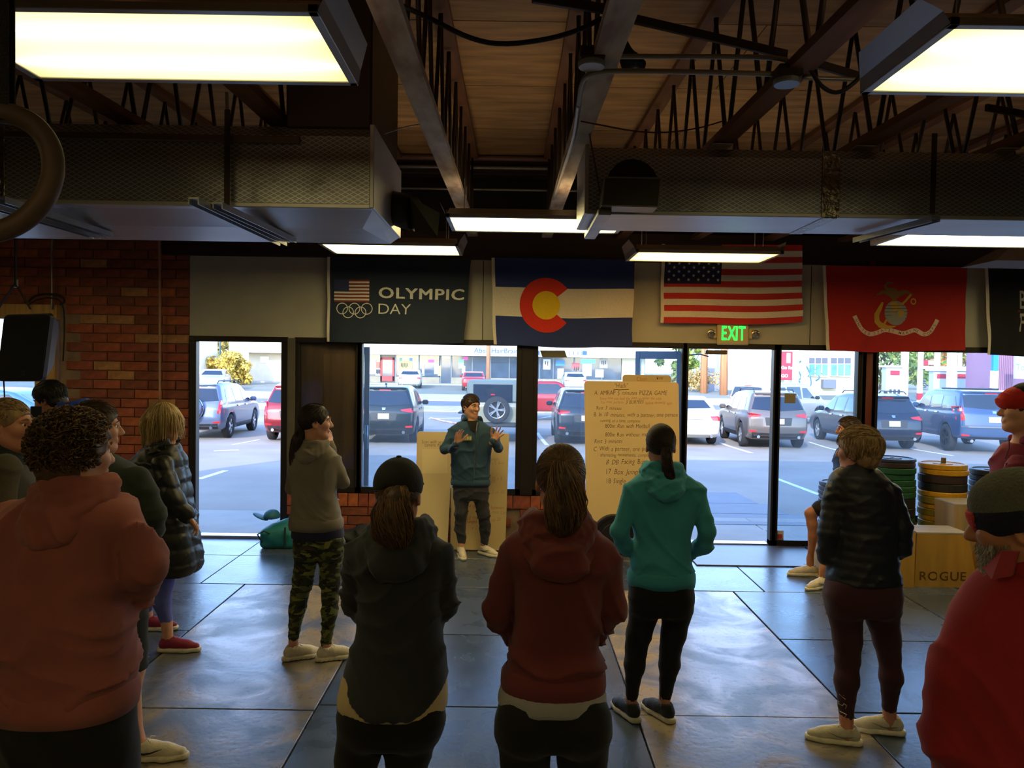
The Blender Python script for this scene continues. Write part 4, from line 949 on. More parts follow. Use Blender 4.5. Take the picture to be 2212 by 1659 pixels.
# bumper plates
def rubm(n, c): return mat('plate_' + n, c, .5, noise=(30, .15), bump=(60, .15))
PC = {'blue': rubm('blue', (44, 52, 84)), 'black': rubm('black', (34, 32, 36)), 'green': rubm('green', (28, 84, 56)), 'yellow': rubm('yellow', (196, 146, 24)), 'slate': rubm('slate', (74, 80, 98)), 'maroon': rubm('maroon', (52, 38, 40)), 'olive': rubm('olive', (140, 122, 40))}
hubm = mat('plate_hub', (150, 148, 140), .35, .8); pmesh = {}
def plate_mesh(kind, th, r):
    k = (kind, round(th, 3), r)
    if k not in pmesh:
        pr = [(.03, 0), (.07, 0), (.075, .006), (r - .03, .006), (r - .028, 0), (r - .008, 0), (r, .008), (r, th - .008), (r - .008, th), (r - .028, th), (r - .035, th - .008), (.095, th - .008), (.09, th), (.03, th)]
        pmesh[k] = MB().lathe(pr, (0, 0, 0), 36, cap=False).mesh('rubber_disc', PC[kind], True); pmesh[k].polygons.foreach_set('use_smooth', [False] * len(pmesh[k].polygons))
        pmesh[k, 'h'] = MB().lathe([(.026, 0), (.034, 0), (.034, th + .001), (.026, th + .001)], (0, 0, 0), 20, cap=False).mesh('steel_hub', hubm, True)
    return pmesh[k], pmesh[k, 'h']
ordn = ['topmost', 'second from top', 'third from top', 'fourth from top', 'fifth from top', 'sixth from top', 'seventh from top', 'eighth from top', 'ninth from top', 'tenth from top', 'eleventh from top', 'twelfth from top', 'thirteenth from top', 'fourteenth from top', 'fifteenth from top', 'sixteenth from top', 'seventeenth from top', 'eighteenth from top', 'nineteenth from top', 'twentieth from top', 'twenty-first from top', 'twenty-second from top']
def stack(px, py, Y, plates, where, group, r=.228):
    top = at(px, py, Y); z = top.z; i = 0; X = top.x
    while z > .0:
        kind, th = plates[min(i, len(plates) - 1)]; th = min(th, z) if z - th > .02 else z
        z -= th; a, h = plate_mesh(kind, th - .001, r)
        e = empty('bumper_plate', (X + R.uniform(-.008, .008), Y + R.uniform(-.008, .008), z), '%s bumper plate, %s of the %s' % (kind, ordn[i] if i < len(ordn) else 'near the bottom', where), 'plate', group, rz=R.uniform(0, 6))
        obj_from(a, 'rubber_disc', e); obj_from(h, 'steel_hub', e); i += 1
stack(1927, 988, 7.93, [('blue', .035), ('maroon', .055)] + [('green', .062)] * 5 + [('black', .1), ('black', .1), ('green', .07)], 'stack with a blue plate on top', 'plates in the green stack')
stack(2038, 1000, 7.92, [('yellow', .055), ('yellow', .055), ('maroon', .085), ('black', .085)] + [('yellow', .055)] + [('olive', .075), ('yellow', .05)] * 4, 'yellow stack', 'plates in the yellow stack')
stack(2148, 1013, 7.97, [('black', .058)] * 12, 'black stack beside the red hoodie', 'plates in the black stack')
stack(1812, 1040, 8.12, [('slate', .045)] * 12, 'slate grey stack behind the seated man', 'plates in the slate stack', .2)
t_ = at(2038, 1000, 7.92); MB().lathe([(.024, 0), (.024, .05), (.02, .055)], (t_.x, 7.92, t_.z + .002), 16).build('loading_pin', mat('pin', (130, 112, 84), .5, .5), None, 'short metal pin standing on top of the yellow plate stack', 'pin')
# plyo boxes
def plym(n, c): return mat(n, c, .6, noise=(3, .2), stretch=(3, 3, .4), bump=(20, .1))
pb = plym('box_ply', (190, 146, 66)); pb2 = plym('box_ply_pale', (176, 150, 112)); plt = mat('box_top', (178, 168, 158), .45, noise=(5, .15))
def pbox(poly, y0, y1, zt, zb, m, label, name='plyo_box', text=None):
    """poly: bottom x0,x1 top x0,x1"""
    a, b_, c, d = poly; e = empty(name, ((a + b_) / 2, (y0 + y1) / 2, zb), label, 'box', 'wooden jump boxes')
    t = .018
    for n_, (ya, yb) in (('front_panel', (y0, y0 + t)), ('back_panel', (y1 - t, y1))):
        MB().prism([(a, zb), (b_, zb), (d, zt - t), (c, zt - t)], (0, yb - ya, 0), (0, ya, 0)).build(n_, m, e, fixn=True)
    for n_, (p, q, s) in (('side_panel', (a, c, 1)), ('side_panel', (b_, d, -1))):
        MB().prism([(p, zb), (p + s * t, zb), (q + s * t, zt - t), (q, zt - t)], (0, y1 - y0 - 2 * t, 0), (0, y0 + t, 0)).build(n_, m, e, fixn=True)
    MB().box((c, y0, zt - t + .001), (d, y1, zt), .002).build('top_panel', plt, e)
    return e
yb = 6.98; A_ = onz(1977, 1268, 0); 
X0 = at(1977, 1200, yb).x; X1 = at(2113, 1270, yb).x; X2 = at(2092, 1150, yb).x; zt = at(2030, 1150, yb).z
e = pbox((X0, X1, X0 + .01, X2), yb, 7.30, zt, 0, pb, 'wooden jump box with ROGUE cut into its slanted front')
b = MB(); a = at(1984, 1253, yb)
stamp(b, text_geo('ROGUE', .17, .002, spacing=1.06), lambda x, y: (a.x + x * .74, yb - .002, a.z + y * .68)); lt = b.build('lettering', mat('cut_letter', (92, 62, 28), .8), e)
b = MB()
for k in range(5): xx = a.x + .065 + k * .102; b.box((xx, yb - .0035, a.z - .01), (xx + .009, yb - .0022, a.z + .14))
b.build('stencil_gap', pb, e)
pbox((at(1930, 1200, 6.9).x - .08, X0 - .012, at(1930, 1200, 6.9).x - .07, X0 - .012), 6.96, 7.3, zt + .015, 0, pb, 'plain wooden jump box tight against the left of the lettered box')
xa = at(2040, 1080, 7.1).x + .22
pbox((xa + .03, xa + .95, xa + .0, xa + .72), 7.32, 7.66, at(2060, 1088, 7.32).z, 0, pb2, 'tall pale wooden jump box behind the lettered box')
pbox((at(2108, 1200, 6.95).x + .06, at(2160, 1200, 6.95).x + .3, at(2108, 1200, 6.95).x + .06, at(2160, 1200, 6.95).x + .3), 6.8, 7.1, .5, 0, pb, 'narrow wooden jump box right of the lettered box')
# seat under the seated man
s0 = at(1858, 1105, 7.2); pbox((s0.x - .36, s0.x + .06, s0.x - .34, s0.x + .05), 7.05, 7.5, .45, 0, pb, 'wooden jump box the seated man sits on')
# bags by the wall
def blob(name, m, parts, label, cat, step=.012, wr=.006, parent=None, seed=0, **k):
    A = np.array([p for q in parts for p in (q[0], q[1])]); rm = max(q[2] for q in parts) + .04
    S = SDF(A.min(0) - rm, A.max(0) + rm, step)
    for q in parts: S.cap(q[0], q[1], q[2], q[3] if len(q) > 3 else q[2], .05)
    S.plane((0, 0, .004), (0, 0, -1)); S.warp(lambda x, y, z: wr * (np.sin(31 * x + 17 * z + seed) * np.sin(23 * y - 29 * z + 1.3 * seed) + .5 * np.sin(60 * z + 30 * x)))
    return sdf_obj(S, name, m, parent, label=label, cat=cat, **k)
teal = mat('bag_teal', (28, 122, 134), .55, noise=(12, .2)); blue = mat('cap_blue', (38, 112, 150), .6)
c = onz(600, 1184); e = empty('duffel_bag', c, 'teal duffel bag on the floor beside the open left door', 'bag')
S = SDF(c + Vector((-.25, -.15, 0)), c + Vector((.25, .3, .4)), .01); S.ell(c + Vector((0, .08, .12)), (.19, .15, .14)).ell(c + Vector((.07, .1, .16)), (.13, .13, .14)).plane(c + Vector((0, 0, .004)), (0, 0, -1)); S.rbox(c + Vector((0, .08, .1)), (.19, .13, .10), .06, None, .05); S.warp(lambda x, y, z: .006 * np.sin(17 * x + 12 * z + 8 * y) * np.sin(21 * z - 9 * x) + .003 * np.sin(45 * z + 20 * x)); sdf_obj(S, 'bag_body', teal, e)
MB().tube([c + Vector(v) for v in ((-.15, -.04, .06), (-.19, -.08, .16), (-.12, -.09, .2), (-.06, -.08, .17))], .008, 6).build('strap', mat('bag_strap', (26, 60, 58), .7), e); MB().box(c + Vector((.09, -.085, .02)), c + Vector((.105, -.06, .24)), .003).build('strap', mat('bag_strap', (26, 60, 58), .7), e)
h = c + Vector((-.08, .05, .33)); e2 = empty('baseball_cap', h - Vector((0, 0, .06)), 'blue cap resting on the teal duffel bag', 'cap')
S = SDF(h - Vector((.2, .2, .12)), h + Vector((.2, .2, .15)), .01); S.ell(h, (.085, .1, .075)).plane(h - Vector((0, 0, .02)), (0, 0, -1)); sdf_obj(S, 'crown', blue, e2)
S = SDF(h - Vector((.25, .2, .12)), h + Vector((.2, .2, .15)), .008); S.ell(h + Vector((-.11, -.03, -.0)), (.09, .08, .012), ((.9, 0, -.43), (0, 1, 0), (.43, 0, .9))); sdf_obj(S, 'visor', blue, e2)
c = onz(652, 1178); c.y -= .12; blob('jacket_pile', mat('jacket_grey', (72, 76, 96), .8), [((c.x + .02, c.y, .25), (c.x + .22, c.y + .1, .22), .06), ((c.x + .12, c.y + .1, .1), (c.x + .25, c.y + .1, .12), .1), ((c.x + .06, c.y + .1, .3), (c.x + .18, c.y + .1, .38), .04)], 'grey jacket heaped on a bag beside the teal duffel', 'jacket', seed=2, wr=.01)
c = onz(775, 1180); c.y -= .12; blob('backpack', mat('pack_black', (28, 28, 32), .7), [((c.x - .15, c.y + .1, .09), (c.x + .25, c.y + .1, .09), .1), ((c.x, c.y + .12, .18), (c.x + .12, c.y + .12, .2), .05), ((c.x - .02, c.y, .2), (c.x + .0, c.y, .26), .015)], 'black backpack lying against the low brick wall', 'backpack', seed=4, wr=.009)
c = onz(1322, 1205); e = empty('weight_plate', c, 'black plate standing on edge in front of the big whiteboard', 'plate'); pr = [(.03, 0), (.13, 0), (.135, .008), (.19, .008), (.195, 0), (.22, 0), (.225, .008), (.225, .05), (.03, .05)]
MB().lathe(pr, (c.x + .02, c.y + .0, .226), 36, (0, 1, .12), cap=False).build('rubber_disc', PC['black'], e)
c = onz(1140, 1185); blob('water_bottle', mat('bottle_yellow', (196, 170, 30), .4), [((c.x - .02, c.y, .05), (c.x - .02, c.y, .2), .038), ((c.x - .02, c.y, .22), (c.x - .02, c.y, .27), .02)], 'yellow bottle on the floor behind the maroon hoodie', 'bottle', .008, 0)
# ================================================================ OUTSIDE: ground that dips toward the street and rises again
GP = [(8.6, -.02), (10.25, -.05), (12, -.10), (23, -.40), (37.7, -.44), (48, -.40), (56, -.2), (66, .0), (70, .1), (140, .6)]
def gz(y): return float(np.interp(y, [p[0] for p in GP], [p[1] for p in GP]))
def ground(name, y0, y1, m, x0=-70, x1=90, dz=0.0, kind='structure', n=10):
    ys = sorted(set([y0, y1] + [p[0] for p in GP if y0 < p[0] < y1])); b = MB(); vs = []
    for y in ys:
        for i in range(n + 1): vs.append((x0 + (x1 - x0) * i / n, y, gz(y) + dz))
    k = len(vs); vs += [(a, c, d - .15) for a, c, d in vs]; w_ = n + 1; fs = []
    for j in range(len(ys) - 1):
        for i in range(n): fs.append((j * w_ + i, j * w_ + i + 1, (j + 1) * w_ + i + 1, (j + 1) * w_ + i))
    fs += [(i, i + k, i + 1 + k, i + 1) for i in range(n)]
    return b.add(vs, fs).build(name, m, None, kind=kind)
asph = mat('asphalt', (148, 138, 128), .85, noise=(.5, .18), bump=(25, .3)); conc = mat('concrete', (164, 160, 154), .8, noise=(2, .12), bump=(20, .2))
ground('asphalt_lot', 10.2, 37.7, asph); ground('verge', 37.7, 41.6, mat('dry_verge', (186, 170, 132), .9, noise=(2, .2)), dz=.06); ground('street', 41.6, 47.5, mat('asphalt_street', (110, 112, 120), .8, noise=(.4, .12)))
ground('median', 47.5, 53.2, mat('concrete_light', (190, 182, 164), .8, noise=(1, .1)), dz=.05); ground('far_lot', 53.2, 66, mat('asphalt_far', (120, 124, 116), .85, noise=(.4, .15))); ground('far_ground', 66, 135, mat('far_ground', (170, 164, 148), .9, noise=(.3, .15)))
walk = ground('sidewalk', 8.62, 10.2, mat('joint_dark', (90, 90, 92), .9), dz=-.03)
x = -9.0
while x < 12:
    b = MB(); w_ = 1.52; b.box((x + .006, 8.66, -.04), (x + w_ - .006, 9.42, -.012), .004); b.build('paving_slab', conc, walk)
    b = MB(); b.box((x + .006, 9.43, -.06), (x + w_ - .006, 10.2, -.026), .004); b.build('paving_slab', conc, walk); x += w_
linem = mat('line_paint', (226, 224, 218), .7, noise=(8, .1))
def gp(px, py, lo=8.7, hi=70):
    for _ in range(40):
        m_ = (lo + hi) / 2
        if at(px, py, m_).z > gz(m_): lo = m_
        else: hi = m_
    return at(px, py, (lo + hi) / 2)
def pline(p, q, w_, label, group='painted parking lines', m=linem, cat='line'):
    a = gp(*p); c = gp(*q); d = (c - a); n = Vector((-d.y, d.x, 0)).normalized() * w_ / 2; b = MB()
    N = 4; vs = []
    for i in range(N + 1):
        r_ = a.lerp(c, i / N); z = gz(r_.y) + .006; vs += [(r_.x - n.x, r_.y - n.y, z), (r_.x + n.x, r_.y + n.y, z)]
    vs += [(x, y, z - .005) for x, y, z in vs]; k = 2 * (N + 1)
    b.add(vs, [(2 * i, 2 * i + 2, 2 * i + 3, 2 * i + 1) for i in range(N)] + [(2 * i, 2 * i + k, 2 * i + 2 + k, 2 * i + 2) for i in range(N)]); return b.build('parking_line', m, None, label, cat, group)
pline((427, 1036), (487, 1017), .12, 'short white line nearest the open left door'); pline((503, 961), (560, 950), .1, 'white parking line under the dark red car'); pline((462, 974), (515, 972), .08, 'faint white line behind the grey-blue car with the spare wheel')
pline((1557, 957), (1624, 979), .11, 'white parking line between the white sedan and the brown-grey car'); pline((1748, 955), (1830, 978), .1, 'white parking line right of the brown-grey car')
pline((1677, 1034), (1772, 1070), .11, 'white line nearest the glass right of the doorway'); pline((1160, 935), (1182, 962), .12, 'white line between the open jeep and the black hatchback'); pline((925, 904), (1000, 903), .15, 'white line across the lot behind the black car')
pline((1158, 906), (1192, 899), .12, 'white line left of the black hatchback'); pline((1960, 968), (2060, 985), .1, 'white parking line behind the dark wagon')
tapem = mat('barrier_tape', (206, 120, 116), .6, noise=(3, .5), c2=(230, 220, 216))
a = gp(930, 905); b_ = gp(985, 918); MB().tube([a + Vector((0, 0, .05)), a.lerp(b_, .5) + Vector((0, 0, .04)), b_ + Vector((.3, -.3, .05))], .03, 5).build('barrier_tape', tapem, None, 'faded red and white tape lying on the lot', 'tape')
# rubber mats laid outside the right door
om = mat('outdoor_mat', (84, 88, 104), .6, noise=(4, .1))
for i, (y0, y1) in enumerate(((9.75, 10.55), (10.57, 11.5), (11.52, 12.7))):
    x0, x1 = 2.06, 4.0 - .12 * i; b = MB(); b.add([(x0, y0, gz(y0) + .02), (x1, y0, gz(y0) + .02), (x1, y1, gz(y1) + .02), (x0 - .05 * i, y1, gz(y1) + .02), (x0, y0, gz(y0) - .02), (x1, y0, gz(y0) - .02), (x1, y1, gz(y1) - .02), (x0 - .05 * i, y1, gz(y1) - .02)], [(0, 1, 2, 3), (4, 7, 6, 5), (0, 4, 5, 1), (1, 5, 6, 2), (2, 6, 7, 3), (3, 7, 4, 0)])
    b.build('rubber_mat', om, None, 'dark rubber mat on the ground outside the right doorway, %s' % ('nearest the threshold', 'middle one', 'farthest out')[i], 'mat', 'mats outside the doorway')
# opened door leaves outside
alum = mat('door_aluminium', (110, 122, 134), .35, .7); gl2 = glass_mat('door_glass', refl=.8, haze=.03)
def leaf(hx, fx, hy, fy, label, handle, m=alum):
    h = Vector((hx, hy, .02)); f_ = Vector((fx, fy, .02)); d = (f_ - h); L = d.length; d.normalize(); n = Vector((-d.y, d.x, 0)); e = empty('door_leaf', h, label, 'door'); H = ZH - .05
    M_ = Matrix(((d.x, n.x, 0, h.x), (d.y, n.y, 0, h.y), (0, 0, 1, h.z), (0, 0, 0, 1)))
    for nm, lo, hi in (('stile', (0, -.02, 0), (.06, .025, H)), ('stile', (L - .06, -.02, 0), (L, .025, H)), ('top_rail', (.06, -.02, H - .09), (L - .06, .025, H)), ('bottom_rail', (.06, -.02, 0), (L - .06, .025, .16))): MB().box(lo, hi, .004, M_).build(nm, m, e)
    MB().box((.06, 0, .16), (L - .06, .006, H - .09), 0, M_).build('glass', gl2, e)
    if handle:
        P = [M_ @ Vector(v) for v in ((L - .03, -.02, .98), (L - .03, -.07, .98), (L - .03, -.07, 1.24), (L - .03, -.02, 1.24))]; MB().tube(P, .017, 10).build('handle', mat('handle_blue', (84, 122, 146), .3, .6), e, smooth=True)
leaf(wx(612), at(797, 900, 8.78).x, YW + .14, 8.80, 'left glass door leaf folded back outside against the window', True); leaf(wx(1478), at(1372, 900, 9.0).x, YW + .14, 9.0, 'right glass door leaf standing open outside behind the big whiteboard', False, mat('door_blue', (92, 128, 166), .4, .4))
# ================================================================ CARS
def poly_sdf(P, Y, Z):
    n = len(P); d = np.full(Y.shape, 1e9); s = np.ones(Y.shape)
    for i in range(n):
        a = np.array(P[i]); b = np.array(P[i - 1]); ex, ez = b - a; wx_, wz_ = Y - a[0], Z - a[1]; t = np.clip((wx_ * ex + wz_ * ez) / (ex * ex + ez * ez), 0, 1)
        bx, bz = wx_ - ex * t, wz_ - ez * t; d = np.minimum(d, bx * bx + bz * bz)
        c1 = Z >= a[1]; c2 = Z < b[1]; c3 = ex * wz_ > ez * wx_; fl_ = (c1 & c2 & c3) | (~c1 & ~c2 & ~c3); s = np.where(fl_, -s, s)
    return s * np.sqrt(d)
CT = {
 'suv': dict(L=4.55, W=1.84, H=1.68, belt=1.02, wb=(.92, 3.62), r=.36, P=[(.08, .40), (.0, .62), (.03, .92), (.10, 1.06), (.42, 1.56), (.30, 1.63), (.9, 1.68), (1.7, 1.67), (2.45, 1.60), (3.3, 1.10), (4.15, .97), (4.48, .78), (4.55, .5), (4.4, .26), (.3, .26)]),
 'wagon': dict(L=4.8, W=1.84, H=1.66, belt=1.0, wb=(1.0, 3.75), r=.35, P=[(.08, .40), (.0, .60), (.03, .9), (.12, 1.02), (.55, 1.50), (.42, 1.58), (1.0, 1.64), (1.9, 1.62), (2.6, 1.54), (3.4, 1.05), (4.4, .92), (4.75, .75), (4.8, .5), (4.6, .26), (.3, .28)]),
 'boxy': dict(L=4.8, W=1.9, H=1.8, belt=1.18, wb=(1.0, 3.75), r=.39, P=[(.02, .48), (.0, .80), (.02, 1.12), (.06, 1.2), (.30, 1.70), (.18, 1.76), (.7, 1.80), (2.2, 1.80), (2.75, 1.72), (3.45, 1.24), (4.5, 1.12), (4.78, .9), (4.8, .5), (4.6, .40), (.15, .40)]),
 'sedan': dict(L=4.85, W=1.84, H=1.46, belt=.94, wb=(1.05, 3.85), r=.33, P=[(.06, .36), (.0, .62), (.03, .92), (.12, 1.02), (.62, 1.07), (1.25, 1.38), (1.7, 1.45), (2.3, 1.44), (2.6, 1.39), (3.35, 1.0), (4.4, .86), (4.78, .68), (4.83, .42), (4.6, .24), (.3, .24)]),
 'jeep': dict(L=3.9, W=1.66, H=1.85, belt=1.15, wb=(.72, 3.15), r=.41, P=[(.0, .52), (.0, 1.14), (.04, 1.18), (.10, 1.80), (.16, 1.85), (2.25, 1.84), (2.35, 1.76), (2.6, 1.2), (3.75, 1.12), (3.85, 1.0), (3.85, .6), (3.7, .5), (.1, .5)]),
 'pickup': dict(L=5.2, W=1.85, H=1.72, belt=1.08, wb=(1.1, 4.3), r=.38, P=[(.02, .48), (.0, 1.08), (1.9, 1.08), (1.98, 1.62), (2.15, 1.70), (2.9, 1.70), (3.1, 1.64), (3.75, 1.12), (4.95, 1.02), (5.15, .85), (5.2, .5), (5.0, .4), (.2, .42)]),
 'van': dict(L=5.0, W=1.95, H=1.78, belt=1.05, wb=(1.1, 3.95), r=.35, P=[(.05, .35), (.0, .7), (.03, 1.05), (.14, 1.66), (.3, 1.76), (1.2, 1.79), (3.0, 1.76), (3.5, 1.66), (4.3, 1.1), (4.85, .9), (5.0, .6), (4.9, .28), (.2, .28)]),
}
def car_w(t, Y, Z):
    c = CT[t]; w_ = c['W'] / 2; u = np.abs(2 * Y / c['L'] - 1); tum = {'jeep': .10, 'boxy': .22, 'van': .2}.get(t, .34)
    v = w_ * (1 - .10 * u ** 4) - tum * np.maximum(Z - c['belt'], 0) * (1 + .25 * u ** 2) - .14 * np.maximum(.55 - Z, 0) - .025 * np.exp(-((Z - c['belt']) / .05) ** 2)
    return v
CARM = {}
def car_body(t):
    if t in CARM: return CARM[t]
    c = CT[t]; st = .042; S = SDF((-c['W'] / 2 - .12, -.1, .1), (c['W'] / 2 + .12, c['L'] + .1, c['H'] + .12), st)
    Y, Z = np.meshgrid(S.ax[1], S.ax[2], indexing='ij'); D2 = poly_sdf(c['P'], Y, Z)[None]; X = np.abs(S.ax[0])[:, None, None]; DL_ = X - car_w(t, Y, Z)[None]
    # rounded plan: the ends curve away toward the corners
    D2 = D2 + (.10 if t != 'jeep' else .03) * (X / (c['W'] / 2)) ** 4 * (np.abs(2 * Y[None] / c['L'] - 1) ** 6)
    k = .10 if t not in ('jeep', 'boxy') else .06; h = np.maximum(k - np.abs(D2 - DL_), 0) / k; S.F = (np.maximum(D2, DL_) + h * h * k * .25).astype(np.float32)
    for wy in c['wb']:
        for s in (-1, 1): S.cap((s * (c['W'] / 2 - .26), wy, c['r']), (s * (c['W'] / 2 + .1), wy, c['r']), c['r'] + .055, None, .01, 's')
    if t == 'pickup': S.rbox((0, .98, 1.0), (.78, .9, .3), .03, None, .0, 's')
    P, Q = S.nets(); me = np_mesh('body_' + t, P, Q, [None])
    bv = BVHTree.FromPolygons([tuple(p) for p in P], [tuple(int(i) for i in q) for q in Q]); CARM[t] = (me, bv); return CARM[t]
def car_patch(t, side, top, bot, n=10, m=5, off=.007):
    """side: 'r' rear (x,z), 'f' front, '+'/'-' flank (y,z); top/bot are polylines; returns verts on the body"""
    bv = CARM[t][1]; c = CT[t]
    def il(P, u):
        f = u * (len(P) - 1); i = min(int(f), len(P) - 2); q = f - i; return [P[i][a] * (1 - q) + P[i + 1][a] * q for a in (0, 1)]
    V = []
    for j in range(m + 1):
        for i in range(n + 1):
            a, b_ = il(top, i / n), il(bot, i / n); p = [a[k] + (b_[k] - a[k]) * j / m for k in (0, 1)]
            if side == 'r': o, d = Vector((p[0], -2, p[1])), Vector((0, 1, 0))
            elif side == 'f': o, d = Vector((p[0], c['L'] + 2, p[1])), Vector((0, -1, 0))
            elif side == '+': o, d = Vector((3, p[0], p[1])), Vector((-1, 0, 0))
            else: o, d = Vector((-3, p[0], p[1])), Vector((1, 0, 0))
            h = bv.ray_cast(o, d)
            V.append((h[0] - d * off) if h[0] is not None else (V[-1] if V else o + d * 2))
    F = [(j * (n + 1) + i, j * (n + 1) + i + 1, (j + 1) * (n + 1) + i + 1, (j + 1) * (n + 1) + i) for j in range(m) for i in range(n)]
    k = len(V); W_ = n + 1
    d = {'r': Vector((0, 1, 0)), 'f': Vector((0, -1, 0)), '+': Vector((-1, 0, 0)), '-': Vector((1, 0, 0))}[side]
    V2 = [v + d * (off + .01) for v in V]; ring = list(range(n + 1)) + [j * W_ + n for j in range(1, m + 1)] + [m * W_ + i for i in range(n - 1, -1, -1)] + [j * W_ for j in range(m - 1, 0, -1)]
    S_ = [(ring[i], ring[(i + 1) % len(ring)], ring[(i + 1) % len(ring)] + k, ring[i] + k) for i in range(len(ring))]
    return V + V2, F + S_
cglass = mat('car_glass', (24, 34, 48), .08, .0, spec=.6, coat=.4); ctrim = mat('car_trim', (34, 36, 40), .5); tyre = mat('tyre', (30, 30, 32), .8, bump=(60, .3)); rimm = mat('rim', (190, 194, 200), .25, .8); rimd = mat('rim_dark', (40, 42, 46), .35, .7)
tail = mat('tail_light', (196, 30, 38), .2, coat=.6, emit=((255, 40, 50), .12)); tailw = mat('tail_clear', (230, 220, 220), .15, coat=.6); platem = mat('licence_plate', (232, 234, 230), .4); chrm = mat('chrome', (205, 208, 212), .12, 1.0)
paints = {}
def paint(n, c, met=.3): return mat('paint_' + n, tuple(v * .88 for v in c), .32, met, coat=.5)
WM = {}
def wheel_mesh(r, dark_):
    k = (r, dark_)
    if k not in WM:
        ty = MB().lathe([(r * .64, -.10), (r * .92, -.11), (r, -.085), (r, .085), (r * .92, .11), (r * .64, .10)], (0, 0, 0), 28, (1, 0, 0), cap=False).mesh('tyre', tyre, True)
        b = MB(); b.lathe([(r * .66, -.09), (r * .62, -.085), (r * .6, .02), (.06, .02)], (0, 0, 0), 28, (-1, 0, 0), cap=False); b.lathe([(.0, .085), (.055, .085), (.06, .02)], (0, 0, 0), 12, (1, 0, 0))
        for q in range(5):
            a = 2 * pi * q / 5
            for s in (-.12, .12): b.bar((.07, math.cos(a + s * .6) * .04, math.sin(a + s * .6) * .04), (.075, math.cos(a + s) * r * .63, math.sin(a + s) * r * .63), .035, .025, up=(1, 0, 0))
        bk_ = MB().lathe([(r * .6, 0), (.0, .0)], (.015, 0, 0), 24, (1, 0, 0)).mesh('wheel_well', ctrim)
        WM[k] = (ty, b.mesh('rim', rimd if dark_ else rimm, False), bk_)
    return WM[k]
def add_wheel(e, x, y, r, dark_, s, name='wheel'):
    a, b, c = wheel_mesh(r, dark_); w_ = obj_from(a, name, e, (x, y, r), (0, 0, 0 if s > 0 else pi)); obj_from(b, 'rim', w_); obj_from(c, 'disc', w_)
